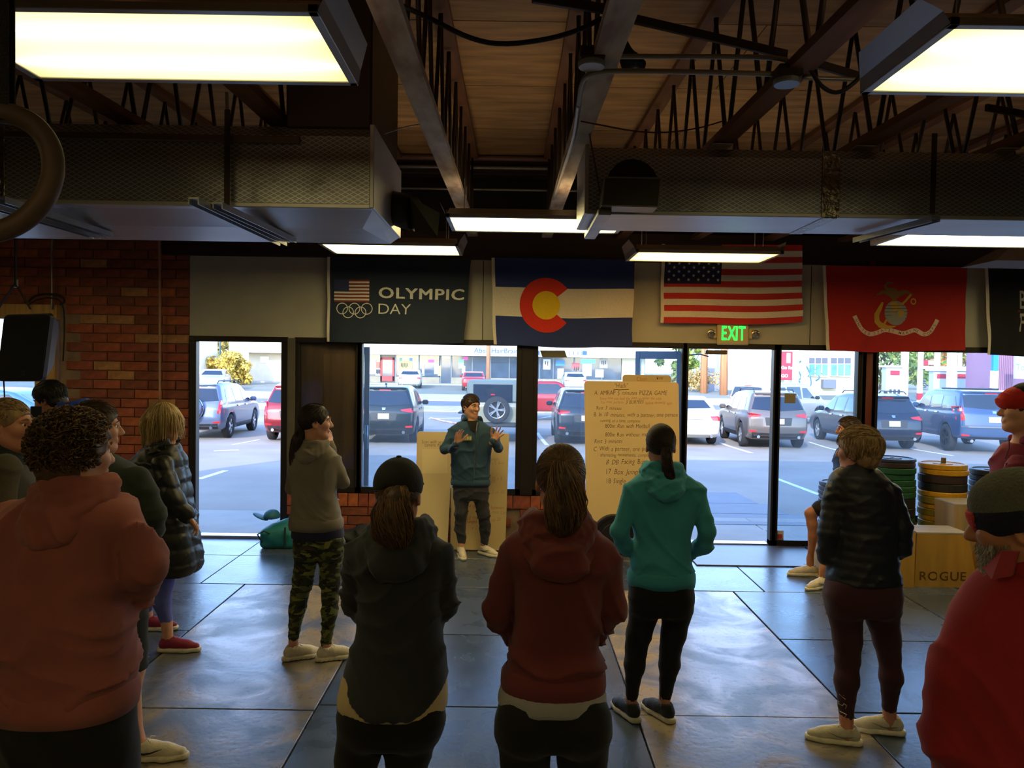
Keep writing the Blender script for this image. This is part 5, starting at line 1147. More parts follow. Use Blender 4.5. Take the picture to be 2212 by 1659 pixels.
def car(t, px, Y, yaw, col, label, pname, tail_style='wide', dark_=False, plate=True, z=None, scale=1, extras=(), front=False, mirror=True, ymid=False):
    base = at(px, 900, Y); zz = gz(Y) if z is None else z; e = empty('car', (base.x, Y, zz), label, 'car', None, rz=math.radians(-yaw)); e.scale = (scale,) * 3
    me, bv = car_body(t); c = CT[t]; pm = paint(pname, col)
    o = bpy.data.objects.new('body', me); COL.objects.link(o); o.parent = e; o.material_slots[0].link = 'OBJECT'; o.material_slots[0].material = pm
    slope = math.atan((gz(Y + 3) - gz(Y)) / 3) if z is None else 0; e.rotation_euler = (slope if abs(yaw) < 40 else 0, 0, math.radians(-yaw))
    def pt(nm, mt, side, top, bot, n=10, m=4, off=.007, par=e):
        V, F = car_patch(t, side, top, bot, n, m, off); b = MB(); b.add(V, F); return b.build(nm, mt, par, smooth=False, local=True)
    W2 = c['W'] / 2; H = c['H']; B = c['belt']
    if t in ('suv', 'wagon', 'boxy', 'van'):
        wt = H - (.17 if t != 'boxy' else .13); tw = W2 * .66 if t != 'boxy' else W2 * .78
        pt('rear_window', cglass, 'r', [(-tw, wt - .02), (0, wt), (tw, wt - .02)], [(-W2 * .80, B + .13), (0, B + .08), (W2 * .80, B + .13)], 12, 5)
        zt_ = B - .02; th = .1
        if tail_style == 'wide':
            for s in (-1, 1): pt('tail_light', tail, 'r', [(s * W2 * .99, zt_ + .06), (s * W2 * .52, zt_ + .0)][::(-1 if s > 0 else 1)], [(s * W2 * .97, zt_ - .10), (s * W2 * .56, zt_ - .04)][::(-1 if s > 0 else 1)], 6, 3, .012)
        else:
            for s in (-1, 1):
                tl = pt('tail_light', tail, 'r', [(s * W2 * .98, B + .16), (s * W2 * .84, B + .14)][::(-1 if s > 0 else 1)], [(s * W2 * .99, B - .24), (s * W2 * .80, B - .24)][::(-1 if s > 0 else 1)], 4, 5, .014)
                pt('clear_lens', tailw, 'r', [(s * W2 * .97, B + .16), (s * W2 * .86, B + .14)][::(-1 if s > 0 else 1)], [(s * W2 * .98, B + .02), (s * W2 * .86, B + .02)][::(-1 if s > 0 else 1)], 3, 2, .02, tl)
        pt('bumper_cladding', ctrim, 'r', [(-W2 * .97, .48), (0, .46), (W2 * .97, .48)], [(-W2 * .92, .30), (0, .30), (W2 * .92, .30)], 12, 3)
        for s in (-1, 1): pt('reflector', tail, 'r', [(s * W2 * .88, .55), (s * W2 * .66, .53)][::(-1 if s > 0 else 1)], [(s * W2 * .88, .49), (s * W2 * .68, .49)][::(-1 if s > 0 else 1)], 3, 2, .014)
        pt('plate_recess', ctrim, 'r', [(-W2 * .42, B - .10), (W2 * .42, B - .10)], [(-W2 * .38, B - .33), (W2 * .38, B - .33)], 6, 2, .008) if t != 'boxy' else pt('bumper_step', chrm, 'r', [(-W2 * .9, B - .40), (W2 * .9, B - .40)], [(-W2 * .9, B - .44), (W2 * .9, B - .44)], 10, 1, .03)
        if plate: pl = pt('licence_plate', platem, 'r', [(-.155, B - .135), (.155, B - .135)], [(-.155, B - .285), (.155, B - .285)], 3, 2, .02)
        pt('brake_light', tail, 'r', [(-.16, wt + .045), (.16, wt + .045)], [(-.16, wt + .02), (.16, wt + .02)], 3, 1, .012)
        pt('badge', chrm, 'r', [(-.055, B + .035), (.055, B + .035)], [(-.04, B - .035), (.04, B - .035)], 3, 2, .016)
        for s in (-1, 1): MB().cyl((s * W2 * .62, -.01, .36), (s * W2 * .62, .2, .36), .045, 14).build('exhaust_tip', chrm, e, local=True)
        y0 = c['P'][3][0]; 
        wins = {'suv': [(.62, 1.30), (1.38, 2.15), (2.22, 2.98)], 'wagon': [(.72, 1.42), (1.5, 2.25), (2.32, 3.1)], 'boxy': [(.42, 1.22), (1.32, 2.1), (2.2, 3.05)], 'van': [(.35, 1.5), (1.58, 2.6), (2.7, 3.5)]}[t]
        for s in '+-':
            for i, (a, b_) in enumerate(wins):
                zt2 = [H - .19, H - .17, H - .22][i]
                tp = [(a + (.16 if i == 0 else .02), zt2), (b_ - (.42 if i == 2 else .02), zt2 + (.0 if i < 2 else .0))]; bt = [(a - (.06 if i == 0 else 0), B + .10), (b_ + (.10 if i == 2 else 0), B + .06)]
                pt('side_window', cglass, s, tp, bt, 6, 4, .006)
            if t != 'van': pt('side_cladding', ctrim, s, [(c['wb'][0] + .45, .42), (c['wb'][1] - .45, .42)], [(c['wb'][0] + .45, .30), (c['wb'][1] - .45, .30)], 8, 2)
            for hy in (1.5, 2.35): pt('door_handle', chrm, s, [(hy, B - .04), (hy + .18, B - .04)], [(hy, B - .075), (hy + .18, B - .075)], 2, 1, .03)
        if front: pt('windshield', cglass, 'f', [(-W2 * .62, H - .16), (W2 * .62, H - .16)], [(-W2 * .8, B + .16), (W2 * .8, B + .16)], 10, 4)
    elif t == 'sedan':
        pt('rear_window', cglass, 'r', [(-W2 * .60, H - .07), (0, H - .06), (W2 * .60, H - .07)], [(-W2 * .76, B + .18), (0, B + .16), (W2 * .76, B + .18)], 12, 5)
        for s in (-1, 1): pt('tail_light', tail, 'r', [(s * W2 * .97, B - .02), (s * W2 * .58, B - .03)][::(-1 if s > 0 else 1)], [(s * W2 * .97, B - .17), (s * W2 * .66, B - .16)][::(-1 if s > 0 else 1)], 5, 3, .012)
        if plate: pt('licence_plate', platem, 'r', [(-.155, .78), (.155, .78)], [(-.155, .63), (.155, .63)], 3, 2, .018)
        pt('trunk_line', ctrim, 'r', [(-W2 * .6, B - .13), (W2 * .6, B - .13)], [(-W2 * .6, B - .14), (W2 * .6, B - .14)], 8, 1)
        for s in (-1, 1): MB().cyl((s * W2 * .62, -.01, .31), (s * W2 * .62, .2, .31), .045, 14).build('exhaust_tip', chrm, e, local=True)
        for s in '+-':
            for (a, b_, q, r_) in ((1.25, 2.1, .2, .0), (2.18, 2.95, .02, .4)): pt('side_window', cglass, s, [(a + q, H - .12), (b_ - r_, H - .12)], [(a - .1 * (q > .1), B + .08), (b_ + .1, B + .06)], 6, 4, .006)
        pt('windshield', cglass, 'f', [(-W2 * .6, H - .12), (W2 * .6, H - .12)], [(-W2 * .78, B + .12), (W2 * .78, B + .12)], 10, 4)
    elif t == 'jeep':
        tp = MB().box((-W2 * .93, -.012, 1.20), (W2 * .93, 2.35, 1.87), .07).build('hard_top', mat('hard_top', (96, 106, 104), .6), e, local=True)
        MB().box((-W2 * .70, -.03, 1.24), (W2 * .70, -.008, 1.76), .05).build('rear_window', cglass, tp, local=True)
        MB().box((-.06, -.045, 1.44), (.06, -.02, 1.475), .004).build('brake_light', tail, tp, local=True)
        for s in (-1, 1): MB().box((s * W2 * .935 - .012, .15, 1.26), (s * W2 * .935 + .012, 1.15, 1.74), .01).build('side_window', cglass, tp, local=True)
        w_ = add_wheel(e, .1, -.14, .39, False, 1, 'spare_wheel'); sp_ = e.children[-1]; sp_.location = (.12, -.16, 1.02); sp_.rotation_euler = (0, 0, -pi / 2)
        for s in (-1, 1):
            MB().box((s * .78 - .05, -.03, .82), (s * .78 + .05, .02, .98), .01).build('tail_light', tail, e, local=True)
            for wy in c['wb']: MB().box((s * .93 - .12, wy - .5, .86), (s * .93 + .12, wy + .5, .92), .03).build('fender', ctrim, e, local=True)
        MB().box((-.82, -.16, .50), (.82, .02, .64), .03).build('bumper', ctrim, e, local=True)
        MB().box((-.70, -.02, .88), (-.52, -.0, .98), .004).build('licence_plate', platem, e, local=True)
    elif t == 'pickup':
        for s in '+-':
            pt('side_window', cglass, s, [(2.12, H - .13), (2.95, H - .14)], [(2.08, B + .08), (3.45, B + .08)], 6, 4, .006)
            MB().lathe([(c['r'] + .05, 0), (c['r'] + .13, 0), (c['r'] + .13, .02), (c['r'] + .05, .02)], ((W2 - .01) * (1 if s == '+' else -1), c['wb'][0], c['r']), 28, (1 if s == '+' else -1, 0, 0), cap=False).build('fender_flare', mat('flare', (190, 192, 196), .4, .4), e, local=True)
        for s in (-1, 1): pt('tail_light', tail, 'r', [(s * W2 * .96, .98), (s * W2 * .84, .98)][::(-1 if s > 0 else 1)], [(s * W2 * .96, .70), (s * W2 * .84, .70)][::(-1 if s > 0 else 1)], 2, 3, .012)
    if t != 'jeep' and mirror:
        my = {'suv': 2.95, 'wagon': 3.05, 'boxy': 3.05, 'sedan': 2.95, 'pickup': 3.35, 'van': 3.6}[t]
        for s in (-1, 1): MB().box((s * (W2 + .08) - .1, my, B + .02), (s * (W2 + .08) + .1, my + .12, B + .17), .04).build('mirror', pm if t != 'van' else ctrim, e, local=True)
    for wy in c['wb']:
        for s in (-1, 1): add_wheel(e, s * (W2 - .13 if t != 'jeep' else .86), wy, c['r'], dark_, s)
    if 'rails' in extras:
        for s in (-1, 1): MB().tube([(s * W2 * .62, .6, H - .02), (s * W2 * .62, .75, H + .05), (s * W2 * .62, 2.3, H + .04), (s * W2 * .62, 2.45, H - .04)], .018, 6).build('roof_rail', ctrim, e, local=True)
    if 'spare' in extras:
        MB().lathe([(.37, 0), (.38, .03), (.37, .16), (.33, .2), (0, .215)], (-.02, .02, .92), 32, (0, -1, 0)).build('spare_cover', pm, e, local=True, smooth=True)
        MB().lathe([(.385, 0), (.4, .03), (.4, .1), (.385, .12)], (-.02, .02, .92), 32, (0, -1, 0), cap=False).build('cover_rim', chrm, e, local=True, smooth=True)
    if 'fin' in extras: MB().box((-.02, .55, H - .01), (.02, .75, H + .07), .01).build('antenna', pm, e, local=True)
    if 'rack' in extras:
        MB().box((-W2 * .6, 1.1, H + .0), (W2 * .6, 2.3, H + .05), .02).build('roof_rack', ctrim, e, local=True)
    return e
car('suv', 412, 22.3, -4, (104, 118, 146), 'grey-blue crossover with spare wheel cover seen through the open left door', 'greyblue', extras=('rails', 'spare'), plate=False, tail_style='tall')
car('suv', 632, 21.9, -3, (136, 26, 40), 'dark red crossover cut by the left door frame', 'red', tail_style='tall')
car('suv', 828, 21.6, -3, (28, 40, 42), 'black-green crossover behind the left window with a white licence plate', 'blackgreen', extras=('fin',))
car('jeep', 1064, 22.6, 0, (168, 164, 140), 'tan open-country vehicle with spare wheel behind the instructor', 'tan', dark_=False)
car('suv', 1268, 22.2, 1, (30, 40, 54), 'black hatchback crossover half hidden by the big whiteboard', 'black', extras=('fin',))
car('sedan', 1496, 22.6, 2, (226, 226, 222), 'white sedan with round exhaust at the left of the right doorway', 'white')
car('suv', 1683, 22.0, 4, (110, 102, 98), 'brown-grey crossover parked behind the right doorway', 'browngrey', extras=('rails', 'fin'))
car('wagon', 1934, 22.0, 2.5, (26, 38, 60), 'dark navy wagon with chrome-framed plate left of the tall blue vehicle', 'navy', extras=('rails', 'fin'))
car('boxy', 2150, 21.4, 9, (58, 84, 124), 'tall blue off-road vehicle behind the plate stacks', 'blue', tail_style='tall', dark_=True, extras=('rack',))
car('van', 1610, 31.5, 52, (214, 212, 206), 'white van parked crosswise behind the brown-grey crossover', 'vanwhite', tail_style='tall')
car('sedan', 1900, 29, 20, (40, 66, 110), 'blue car roof showing behind the navy wagon', 'midblue')
car('pickup', 1055, 33.2, 90, (190, 44, 48), 'red pickup truck parked sideways behind the open-country vehicle', 'pickupred', z=-.43)
car('sedan', 884, 60, -6, (224, 222, 214), 'white sedan parked in front of the far shops on the left', 'shopwhite')
car('sedan', 1022, 58, -3, (200, 40, 50), 'red sedan parked in front of the far shops', 'shopred')
car('sedan', 1243, 60, 0, (226, 224, 222), 'white hatchback parked in front of the far shops on the right', 'shopwhite2')
car('sedan', 474, 57, 168, (186, 190, 196), 'small silver car parked by the yellow bushes', 'silver')
car('sedan', -210, 17, 82, (108, 152, 206), 'pale blue car seen under the loudspeaker through the wooden window', 'paleblue', z=-.18)
# ================================================================ SHOPS ACROSS THE STREET
YM = 68.0
def mx_(px): return at(px, 800, YM).x
def mz(px, py): return at(px, py, YM).z
cre = mat('fascia_cream', (226, 220, 200), .8, noise=(1, .05)); dkw = mat('shop_glass', (58, 74, 92), .12, .0, spec=.8, coat=.6, noise=(1.2, .3)); tanb = mat('bulkhead', (150, 138, 116), .8, noise=(2, .15)); mul = mat('shop_mullion', (110, 116, 122), .4, .5)
mall = empty('shop_row', (mx_(950), YM, 0), 'long low shopping row with cream fascia across the street', 'building')
zf0, zf1, zb_ = mz(950, 768), mz(950, 690), .1
MB().box((mx_(505), YM - 1.2, zf0), (mx_(1395), YM + .5, zf1), .03).build('fascia', cre, mall)
MB().box((mx_(536), YM + .3, 0), (mx_(1395), YM + 8, zf0 + .5)).build('wall', mat('shop_wall', (196, 188, 168), .85, noise=(1, .1)), mall)
MB().box((mx_(536), YM - 1.6, .0), (mx_(1395), YM + .3, .13), .02).build('walkway', conc, mall)
MB().box((mx_(536), YM + .1, .1), (mx_(790), YM + .32, zf0), .01).build('wall_section', mat('shop_wall2', (190, 180, 160), .85, noise=(1, .1)), mall)
MB().box((mx_(562), YM + .02, mz(562, 784)), (mx_(580), YM + .1, mz(562, 770)), .01).build('notice', platem, mall)
zk = mz(950, 815)
bays = [(790, 822), (854, 905), (905, 950), (952, 975), (975, 1020), (1020, 1060), (1060, 1100), (1100, 1142), (1150, 1166), (1166, 1195), (1195, 1240), (1240, 1300), (1300, 1343)]
for i, (a, b_) in enumerate(bays):
    lo = zk if i not in (3, 5) else .13
    MB().box((mx_(a) + .06, YM + .02, lo), (mx_(b_) - .06, YM + .08, zf0 + .02)).build('shop_window', dkw, mall)
    MB().box((mx_(a) - .05, YM - .02, .1), (mx_(a) + .05, YM + .1, zf0 + .02), .01).build('mullion', mul, mall)
    if lo == zk: MB().box((mx_(a), YM - .04, .1), (mx_(b_), YM + .09, zk), .01).build('bulkhead', tanb, mall)
MB().box((mx_(1343), YM - .1, .1), (mx_(1392), YM + .2, zf0), .02).build('end_wall', mat('end_wall', (224, 218, 196), .8), mall)
rd = mat('shop_red', (190, 52, 50), .5)
for (a, b_, c_, d_) in ((822, 826, 772, 823), (848, 852, 772, 823), (822, 852, 772, 777), (822, 852, 812, 823)): MB().box((mx_(a), YM - .12, mz(a, d_)), (mx_(b_), YM, mz(a, c_)), .01).build('door_frame', rd, mall)
MB().box((mx_(826), YM - .06, mz(830, 812)), (mx_(848), YM - .01, mz(830, 777))).build('door_pane', dkw, mall)
def poster(a, b_, c_, d_, col, nm='poster', em=None):
    m = mat('poster_%d_%d_%d' % col, col, .6, emit=em); o = MB().box((mx_(a), YM - .03 - R.random() * .03, mz(a, d_)), (mx_(b_), YM + .02, mz(a, c_)), .005).build(nm, m, mall); return o
for q in ((796, 812, 778, 808, (206, 206, 198)), (812, 820, 782, 795, (196, 104, 84)), (811, 822, 796, 812, (150, 150, 146)), (831, 846, 782, 796, (198, 200, 190)), (833, 844, 797, 812, (214, 206, 120)), (862, 890, 780, 806, (210, 196, 108)), (863, 868, 773, 780, (120, 180, 176)), (884, 890, 773, 780, (120, 160, 200)),
          (938, 947, 787, 808, (222, 220, 214)), (946, 953, 790, 812, (196, 196, 110)), (912, 917, 785, 812, (210, 212, 206)), (990, 1002, 776, 796, (150, 200, 170)), (998, 1005, 790, 806, (226, 224, 180)), (1173, 1189, 776, 798, (208, 206, 204)), (1200, 1220, 778, 790, (70, 130, 190)), (1235, 1252, 784, 796, (214, 90, 96)),
          (1258, 1278, 786, 812, (214, 214, 210)), (1286, 1304, 798, 815, (224, 222, 220)), (1295, 1312, 775, 795, (190, 186, 180)), (1204, 1218, 796, 818, (180, 196, 206))): poster(*q)
poster(925, 937, 777, 783, (206, 60, 180), 'neon_sign', ((255, 70, 220), 1.2)); poster(1001, 1010, 771, 777, (220, 50, 110), 'neon_sign', ((255, 50, 120), 1.2)); poster(954, 972, 770, 774, (190, 230, 200), 'neon_sign', ((200, 255, 210), .8)); poster(1254, 1286, 776, 785, (90, 206, 200), 'neon_sign', ((110, 240, 230), .8))
# poster figures
b = MB()
for (x0, y0, n, dx) in ((866, 784, 5, 3.4), (813, 798, 4, 2.4), (1299, 779, 3, 4), (1177, 780, 2, 5), (1240, 792, 3, 4)):
    for k in range(n): b.box((mx_(x0 + k * dx), YM - .075, mz(x0, y0 + 8 + 2 * (k % 2))), (mx_(x0 + k * dx + 1.6), YM - .06, mz(x0, y0)), .01)
b.build('poster_print', mat('poster_dark', (52, 44, 52), .7), mall, kind='stuff')
# sign boxes on the fascia
def shop_sign(a, b_, c_, d_, txt, tcol, bg, th, tx, ty, label, extra=None):
    Yf = YM - 1.22; e = empty('shop_sign', at((a + b_) / 2, (c_ + d_) / 2, Yf), label, 'sign')
    p, q = at(a, d_, Yf - .1), at(b_, c_, Yf - .1); MB().box((p.x, Yf - .14, p.z), (q.x, Yf + .005, q.z), .02).build('sign_box', mat('signbg_%d' % bg[2], bg, .5), e)
    if txt:
        o = at(tx, ty, Yf - .16); b = MB(); stamp(b, text_geo(txt, th, .01), lambda x, y: (o.x + x, Yf - .15, o.z + y)); b.build('lettering', mat('signink_%d' % tcol[2], tcol, .5), e)
    return e
e = shop_sign(903, 965, 740, 762, None, None, (236, 234, 224), 0, 0, 0, 'blank white sign box on the shop fascia'); 
e = shop_sign(1020, 1142, 750, 765, 'Abee HairBraiding', (40, 84, 170), (234, 234, 230), .62, 1024, 762, 'white shop sign with blue words Abee HairBraiding')
e = shop_sign(1160, 1270, 757, 768, '1 1 1 1', (40, 84, 170), (234, 234, 232), .45, 1228, 766.5, 'white and blue shop sign partly behind the hanging panel')
for (a, b_) in ((1160, 1166), (1258, 1268)):
    p, q = at(a, 767, YM - 1.35), at(b_, 758, YM - 1.35); MB().box((p.x, YM - 1.37, p.z), (q.x, YM - 1.33, q.z)).build('blue_patch', mat('signink_170', (40, 84, 170), .5), e)
p = at(1054, 840, 55); MB().tube([(p.x, 55, -.2), (p.x, 55, 7)], [.17, .14], 10).build('utility_pole', mat('pole_wood', (170, 120, 84), .9, noise=(3, .3), stretch=(3, 3, .2)), None, 'brown wooden pole in front of the shop sign', 'pole', smooth=True)
# ---- trees: trunk, twigs and leaf clumps
def tree(px, Y, pyt, pyb, w_, cols, label, n=2600, leaf=.16, trunk=True, seed=1):
    rr = random.Random(seed); top = at(px, pyt, Y); bz = at(px, pyb, Y).z; g = gz(Y); e = empty('tree', (top.x, Y, g), label, 'tree', 'trees across the street')
    H = top.z; cz = (H + bz) / 2; rz_ = (H - bz) / 2
    if trunk:
        b = MB(); b.tube([(top.x, Y, g - .1), (top.x + .1, Y, bz + .3), (top.x, Y, cz + rz_ * .5)], [.18, .12, .04], 8)
        for k in range(6): a = rr.uniform(0, 6.3); b.tube([(top.x, Y, bz + rr.uniform(.2, 1)), (top.x + math.cos(a) * w_ * .6, Y + math.sin(a) * w_ * .6, cz + rr.uniform(-.3, .6) * rz_)], [.06, .015], 5)
        b.build('trunk', mat('bark', (92, 72, 54), .9, noise=(4, .3)), e, smooth=True)
    cl_ = [(rr.gauss(0, .42) * w_, rr.gauss(0, .42) * w_, rr.uniform(-.85, .85) * rz_, rr.uniform(.2, .42) * w_) for _ in range(26)]
    b = MB()
    for i in range(n):
        cx, cy, cz_, cr = rr.choice(cl_); v = Vector((rr.gauss(0, 1), rr.gauss(0, 1), rr.gauss(0, 1))).normalized() * cr * rr.uniform(.5, 1.05); p = Vector((top.x + cx, Y + cy, cz + cz_)) + v; b.cur = rr.randrange(len(cols))
        a = Vector((rr.gauss(0, 1), rr.gauss(0, 1), rr.gauss(0, 1))).normalized(); c_ = a.cross(v).normalized() * leaf * rr.uniform(.5, 1); a = a * leaf * rr.uniform(.6, 1.2)
        b.add([p - a, p + c_ * .6, p + a, p - c_ * .6], [(0, 1, 2, 3)])
    b.build('foliage', [mat('leaf_%d_%d_%d' % c, c, .7) for c in cols], e, kind='stuff')
GRN = [(118, 140, 64), (92, 120, 56), (140, 150, 70)]; YEL = [(196, 160, 60), (170, 150, 70), (206, 180, 84)]; AUT = [(214, 150, 50), (196, 120, 50), (226, 176, 70)]
tree(452, 84, 700, 822, 4.2, [(150, 140, 62), (120, 124, 60), (176, 140, 70)], 'olive autumn tree behind the small silver car', 3200, .3, seed=1); tree(503, 62, 764, 822, 1.7, YEL, 'yellow bush left of the white building', 2200, .22, seed=2); tree(418, 73, 690, 826, 3.5, GRN, 'green tree at the far left of the open door', 2000, .3, seed=9)
tree(1488, 69, 690, 830, 1.7, GRN, 'green tree left of the wooden poles', 2400, .28, seed=3); tree(1502, 62, 806, 838, 1.6, [(176, 150, 96), (156, 136, 84)], 'dry brown brush at the foot of the wooden poles', 900, .16, False, seed=4)
tree(1905, 70, 690, 832, 4.4, GRN, 'green tree behind the first fuel pump', 3600, .3, seed=5); tree(1990, 94, 690, 834, 4.4, [(126, 150, 70), (150, 160, 90)], 'light green tree between the fuel pumps', 3000, .3, seed=6); tree(2105, 76, 690, 812, 4.2, AUT, 'orange autumn tree left of the blue panel', 3000, .28, seed=7); tree(2062, 104, 700, 834, 4.2, GRN, 'distant green tree behind the fuel pumps', 2400, .35, seed=8)
# ---- lamp post, buildings and fuel station on the right
def tpole(px, Y, r, m, label, h=9, pyb=None): p = at(px, 800, Y); return MB().tube([(p.x, Y, gz(Y) - .1), (p.x, Y, h)], [r, r * .8], 10).build('utility_pole', m, None, label, 'pole', smooth=True)
pw = mat('pole_wood', (170, 120, 84), .9, noise=(3, .3), stretch=(3, 3, .2)); tpole(1521, 60, .28, pw, 'left wooden pole seen through the right doorway'); tpole(1564, 58, .30, pw, 'right wooden pole seen through the right doorway'); tpole(475, 70, .09, mat('lamp_post', (84, 110, 120), .5, .4), 'thin dark lamp post behind the silver car')
def hut(name, a, b_, Y, pyt, col, label, depth=3.5, cat='building'):
    x0, x1 = at(a, 800, Y).x, at(b_, 800, Y).x; e = empty(name, ((x0 + x1) / 2, Y, gz(Y)), label, cat); MB().box((x0, Y, gz(Y) - .2), (x1, Y + depth, at(a, pyt, Y).z), .03).build('wall', mat(name + '_wall_%d' % a, col, .85, noise=(1, .06)), e); return e
hut('white_building', 1480, 1600, 72, 720, (226, 228, 222), 'plain white building behind the wooden poles'); hut('pale_building', 1566, 1690, 66, 735, (214, 224, 226), 'pale blue-white building behind the picket fence')
hut('grey_shed', 1526, 1556, 64, 795, (128, 134, 150), 'low grey corrugated shed between the poles', 3); hut('cream_building', 395, 433, 60, 690, (236, 230, 214), 'bright cream building at the left edge of the open door')
fe = empty('picket_fence', at(1630, 830, 61), 'tall weathered board fence behind the white van', 'fence'); fm = [mat('fence_board_%d' % k, c, .85, noise=(2, .2), stretch=(2, 2, .3)) for k, c in enumerate(((196, 182, 150), (180, 166, 136), (206, 194, 164)))]
x0, x1 = at(1602, 800, 61).x, at(1680, 800, 61).x; zt_ = at(1640, 797, 61).z; x = x0
while x < x1: MB().box((x, 61, gz(61)), (x + .13, 61.03, zt_ + R.uniform(-.05, .05)), .004).build('board', R.choice(fm), fe); x += .14
e = hut('fuel_shop', 1712, 1870, 60, 742, (206, 192, 156), 'beige fuel station shop with gridded windows and graffiti')
Yg = 59.9
def gbox(a, c_, b_, d_, m, nm, par, th=.06, Y=Yg): p, q = at(a, d_, Y), at(b_, c_, Y); return MB().box((p.x, Y - th, p.z), (q.x, Y + .12, q.z), .004).build(nm, m, par)
wf_ = mat('win_frame_w', (216, 206, 180), .6); sg = mat('win_grey', (96, 94, 104), .3); sg2 = mat('win_blue', (90, 150, 180), .2, coat=.5, noise=(2, .4))
for (a, b_) in ((1746, 1788), (1793, 1838)):
    gbox(a, 771, b_, 813, wf_, 'window_frame', e)
    for k in range(3): w_ = (b_ - a) / 3; gbox(a + k * w_ + 1, 773, a + (k + 1) * w_ - 1, 785, sg, 'window_pane', e, .1); gbox(a + k * w_ + 1, 787, a + (k + 1) * w_ - 1, 811, sg2, 'window_pane', e, .1)
gr = mat('graffiti', (70, 120, 150), .7)
for k, pts in enumerate(([(1722, 788), (1730, 780), (1740, 788), (1748, 805), (1752, 830), (1740, 838)], [(1745, 812), (1760, 806), (1770, 815), (1762, 822)], [(1718, 818), (1728, 826), (1720, 836), (1712, 830)], [(1725, 800), (1730, 815), (1722, 822)], [(1750, 795), (1764, 800), (1778, 810)])):
    MB().tube([at(p[0], p[1], Yg - .05) for p in cm(pts, 5)], .05, 4).build('graffiti_line', gr, e)
gbox(1774, 820, 1802, 838, mat('bench_dark', (110, 112, 122), .6), 'bench', e, .4)
def sgn(name, a, c_, b_, d_, Y, m, label, th=.12): p, q = at(a, d_, Y), at(b_, c_, Y); e = empty(name, ((p.x + q.x) / 2, Y, p.z), label, 'sign'); MB().box((p.x, Y - th, p.z), (q.x, Y + th, q.z), .02).build('panel', m, e); return e
sr = mat('sign_red', (186, 40, 60), .5); sw = mat('sign_white', (238, 236, 232), .5)
e = sgn('price_sign', 1686, 760, 1711, 821, 45, sr, 'red fuel price sign with white panel beside a white post'); p = at(1698, 821, 45); MB().box((p.x - .1, 44.9, gz(45)), (p.x + .1, 45.1, p.z + .1), .01).build('foot', sw, e); gbox(1697, 763, 1706, 784, sw, 'price_panel', e, .16, 45)
for tx, ty, t_ in ((1688, 797, 'Go Red'), (1688, 815, 'GO')): o = at(tx, ty, 44.8); b = MB(); stamp(b, text_geo(t_, .26, .008), lambda x, y: (o.x + x, 44.85, o.z + y)); b.build('lettering', sw, e)
for px, Y, r, l in ((1716, 45.4, .2, 'white post with a red foot beside the price sign'), (1736, 48, .12, 'thin white post right of the price sign'), (1954, 47, .17, 'white canopy column with a red foot near the first pump'), (1988, 50, .13, 'thin canopy column with a red foot'), (2024, 49, .14, 'white canopy column left of the pumps\' sign'), (2056, 45, .2, 'thick white canopy column between the pumps'), (2073, 50, .1, 'thin white canopy column right of the pumps')):
    p = at(px, 800, Y); e = empty('canopy_post', (p.x, Y, gz(Y)), l, 'post', 'posts of the fuel station'); MB().box((p.x - r, Y - r, gz(Y)), (p.x + r, Y + r, 6), .02).build('shaft', sw, e); MB().box((p.x - r - .01, Y - r - .01, gz(Y) + .35), (p.x + r + .01, Y + r + .01, gz(Y) + .8), .01).build('red_band', sr, e) if 'red foot' in l else None
for px, pyt, w_, Y, l in ((1928, 790, 36, 46, 'fuel pump with red panels nearest the window post'), (2028, 798, 32, 48, 'white fuel pump behind the tall blue vehicle'), (2072, 798, 26, 48, 'second white fuel pump behind the tall blue vehicle')):
    p = at(px - w_ / 2, pyt, Y); q = at(px + w_ / 2, pyt, Y); g = gz(Y); e = empty('fuel_pump', ((p.x + q.x) / 2, Y, g), l, 'pump', 'fuel pumps'); MB().box((p.x, Y - .3, g), (q.x, Y + .3, p.z - .1), .03).build('pump_body', mat('pump_body', (186, 196, 204), .4), e); MB().box((p.x - .15, Y - .45, p.z - .1), (q.x + .15, Y + .45, p.z + .02), .02).build('pump_cap', sw, e)
    cx = (p.x + q.x) / 2; MB().box((cx - .28, Y - .36, p.z - .55), (cx + .28, Y - .3, p.z - .28), .02).build('display', sr, e); MB().box((cx - .42, Y - .36, g + .1), (cx + .42, Y - .3, g + .6), .02).build('lower_panel', sr if px < 2000 else sw, e)
    for k in (-1, 0, 1): MB().box((cx + k * .25 - .07, Y - .40, g + .75), (cx + k * .25 + .07, Y - .3, g + 1.2), .03).build('nozzle', mat('nozzle', (60, 66, 74), .5), e)
e = sgn('fuel_banner', 1992, 778, 2018, 789, 50, sr, 'red and white fuel banner between canopy columns'); gbox(2003, 779, 2017, 788, sw, 'white_panel', e, .18, 50)
sgn('fuel_beam', 1992, 792, 2086, 797, 49.5, sw, 'white horizontal beam above the pumps')
e = sgn('pylon_sign', 2143, 765, 2155, 801, 40, mat('blue_panel', (20, 130, 230), .5), 'bright blue and white upright sign left of the purple container'); gbox(2141, 801, 2155, 838, sw, 'lower_panel', e, .1, 40); p = at(2149, 838, 40); MB().box((p.x - .1, 39.95, gz(40)), (p.x + .1, 40.05, p.z + .1), .01).build('foot', sw, e)
e = empty('container', at(2172, 835, 42), 'purple corrugated shipping container at the right edge', 'container'); pm_ = mat('container_purple', (150, 110, 138), .6); x0, x1 = at(2156, 800, 42).x, at(2192, 800, 42).x; n_ = 9; w_ = (x1 - x0) / n_
MB().box((x0, 42.06, gz(42)), (x1 + 2, 45, 3.0), .02).build('shell', pm_, e)
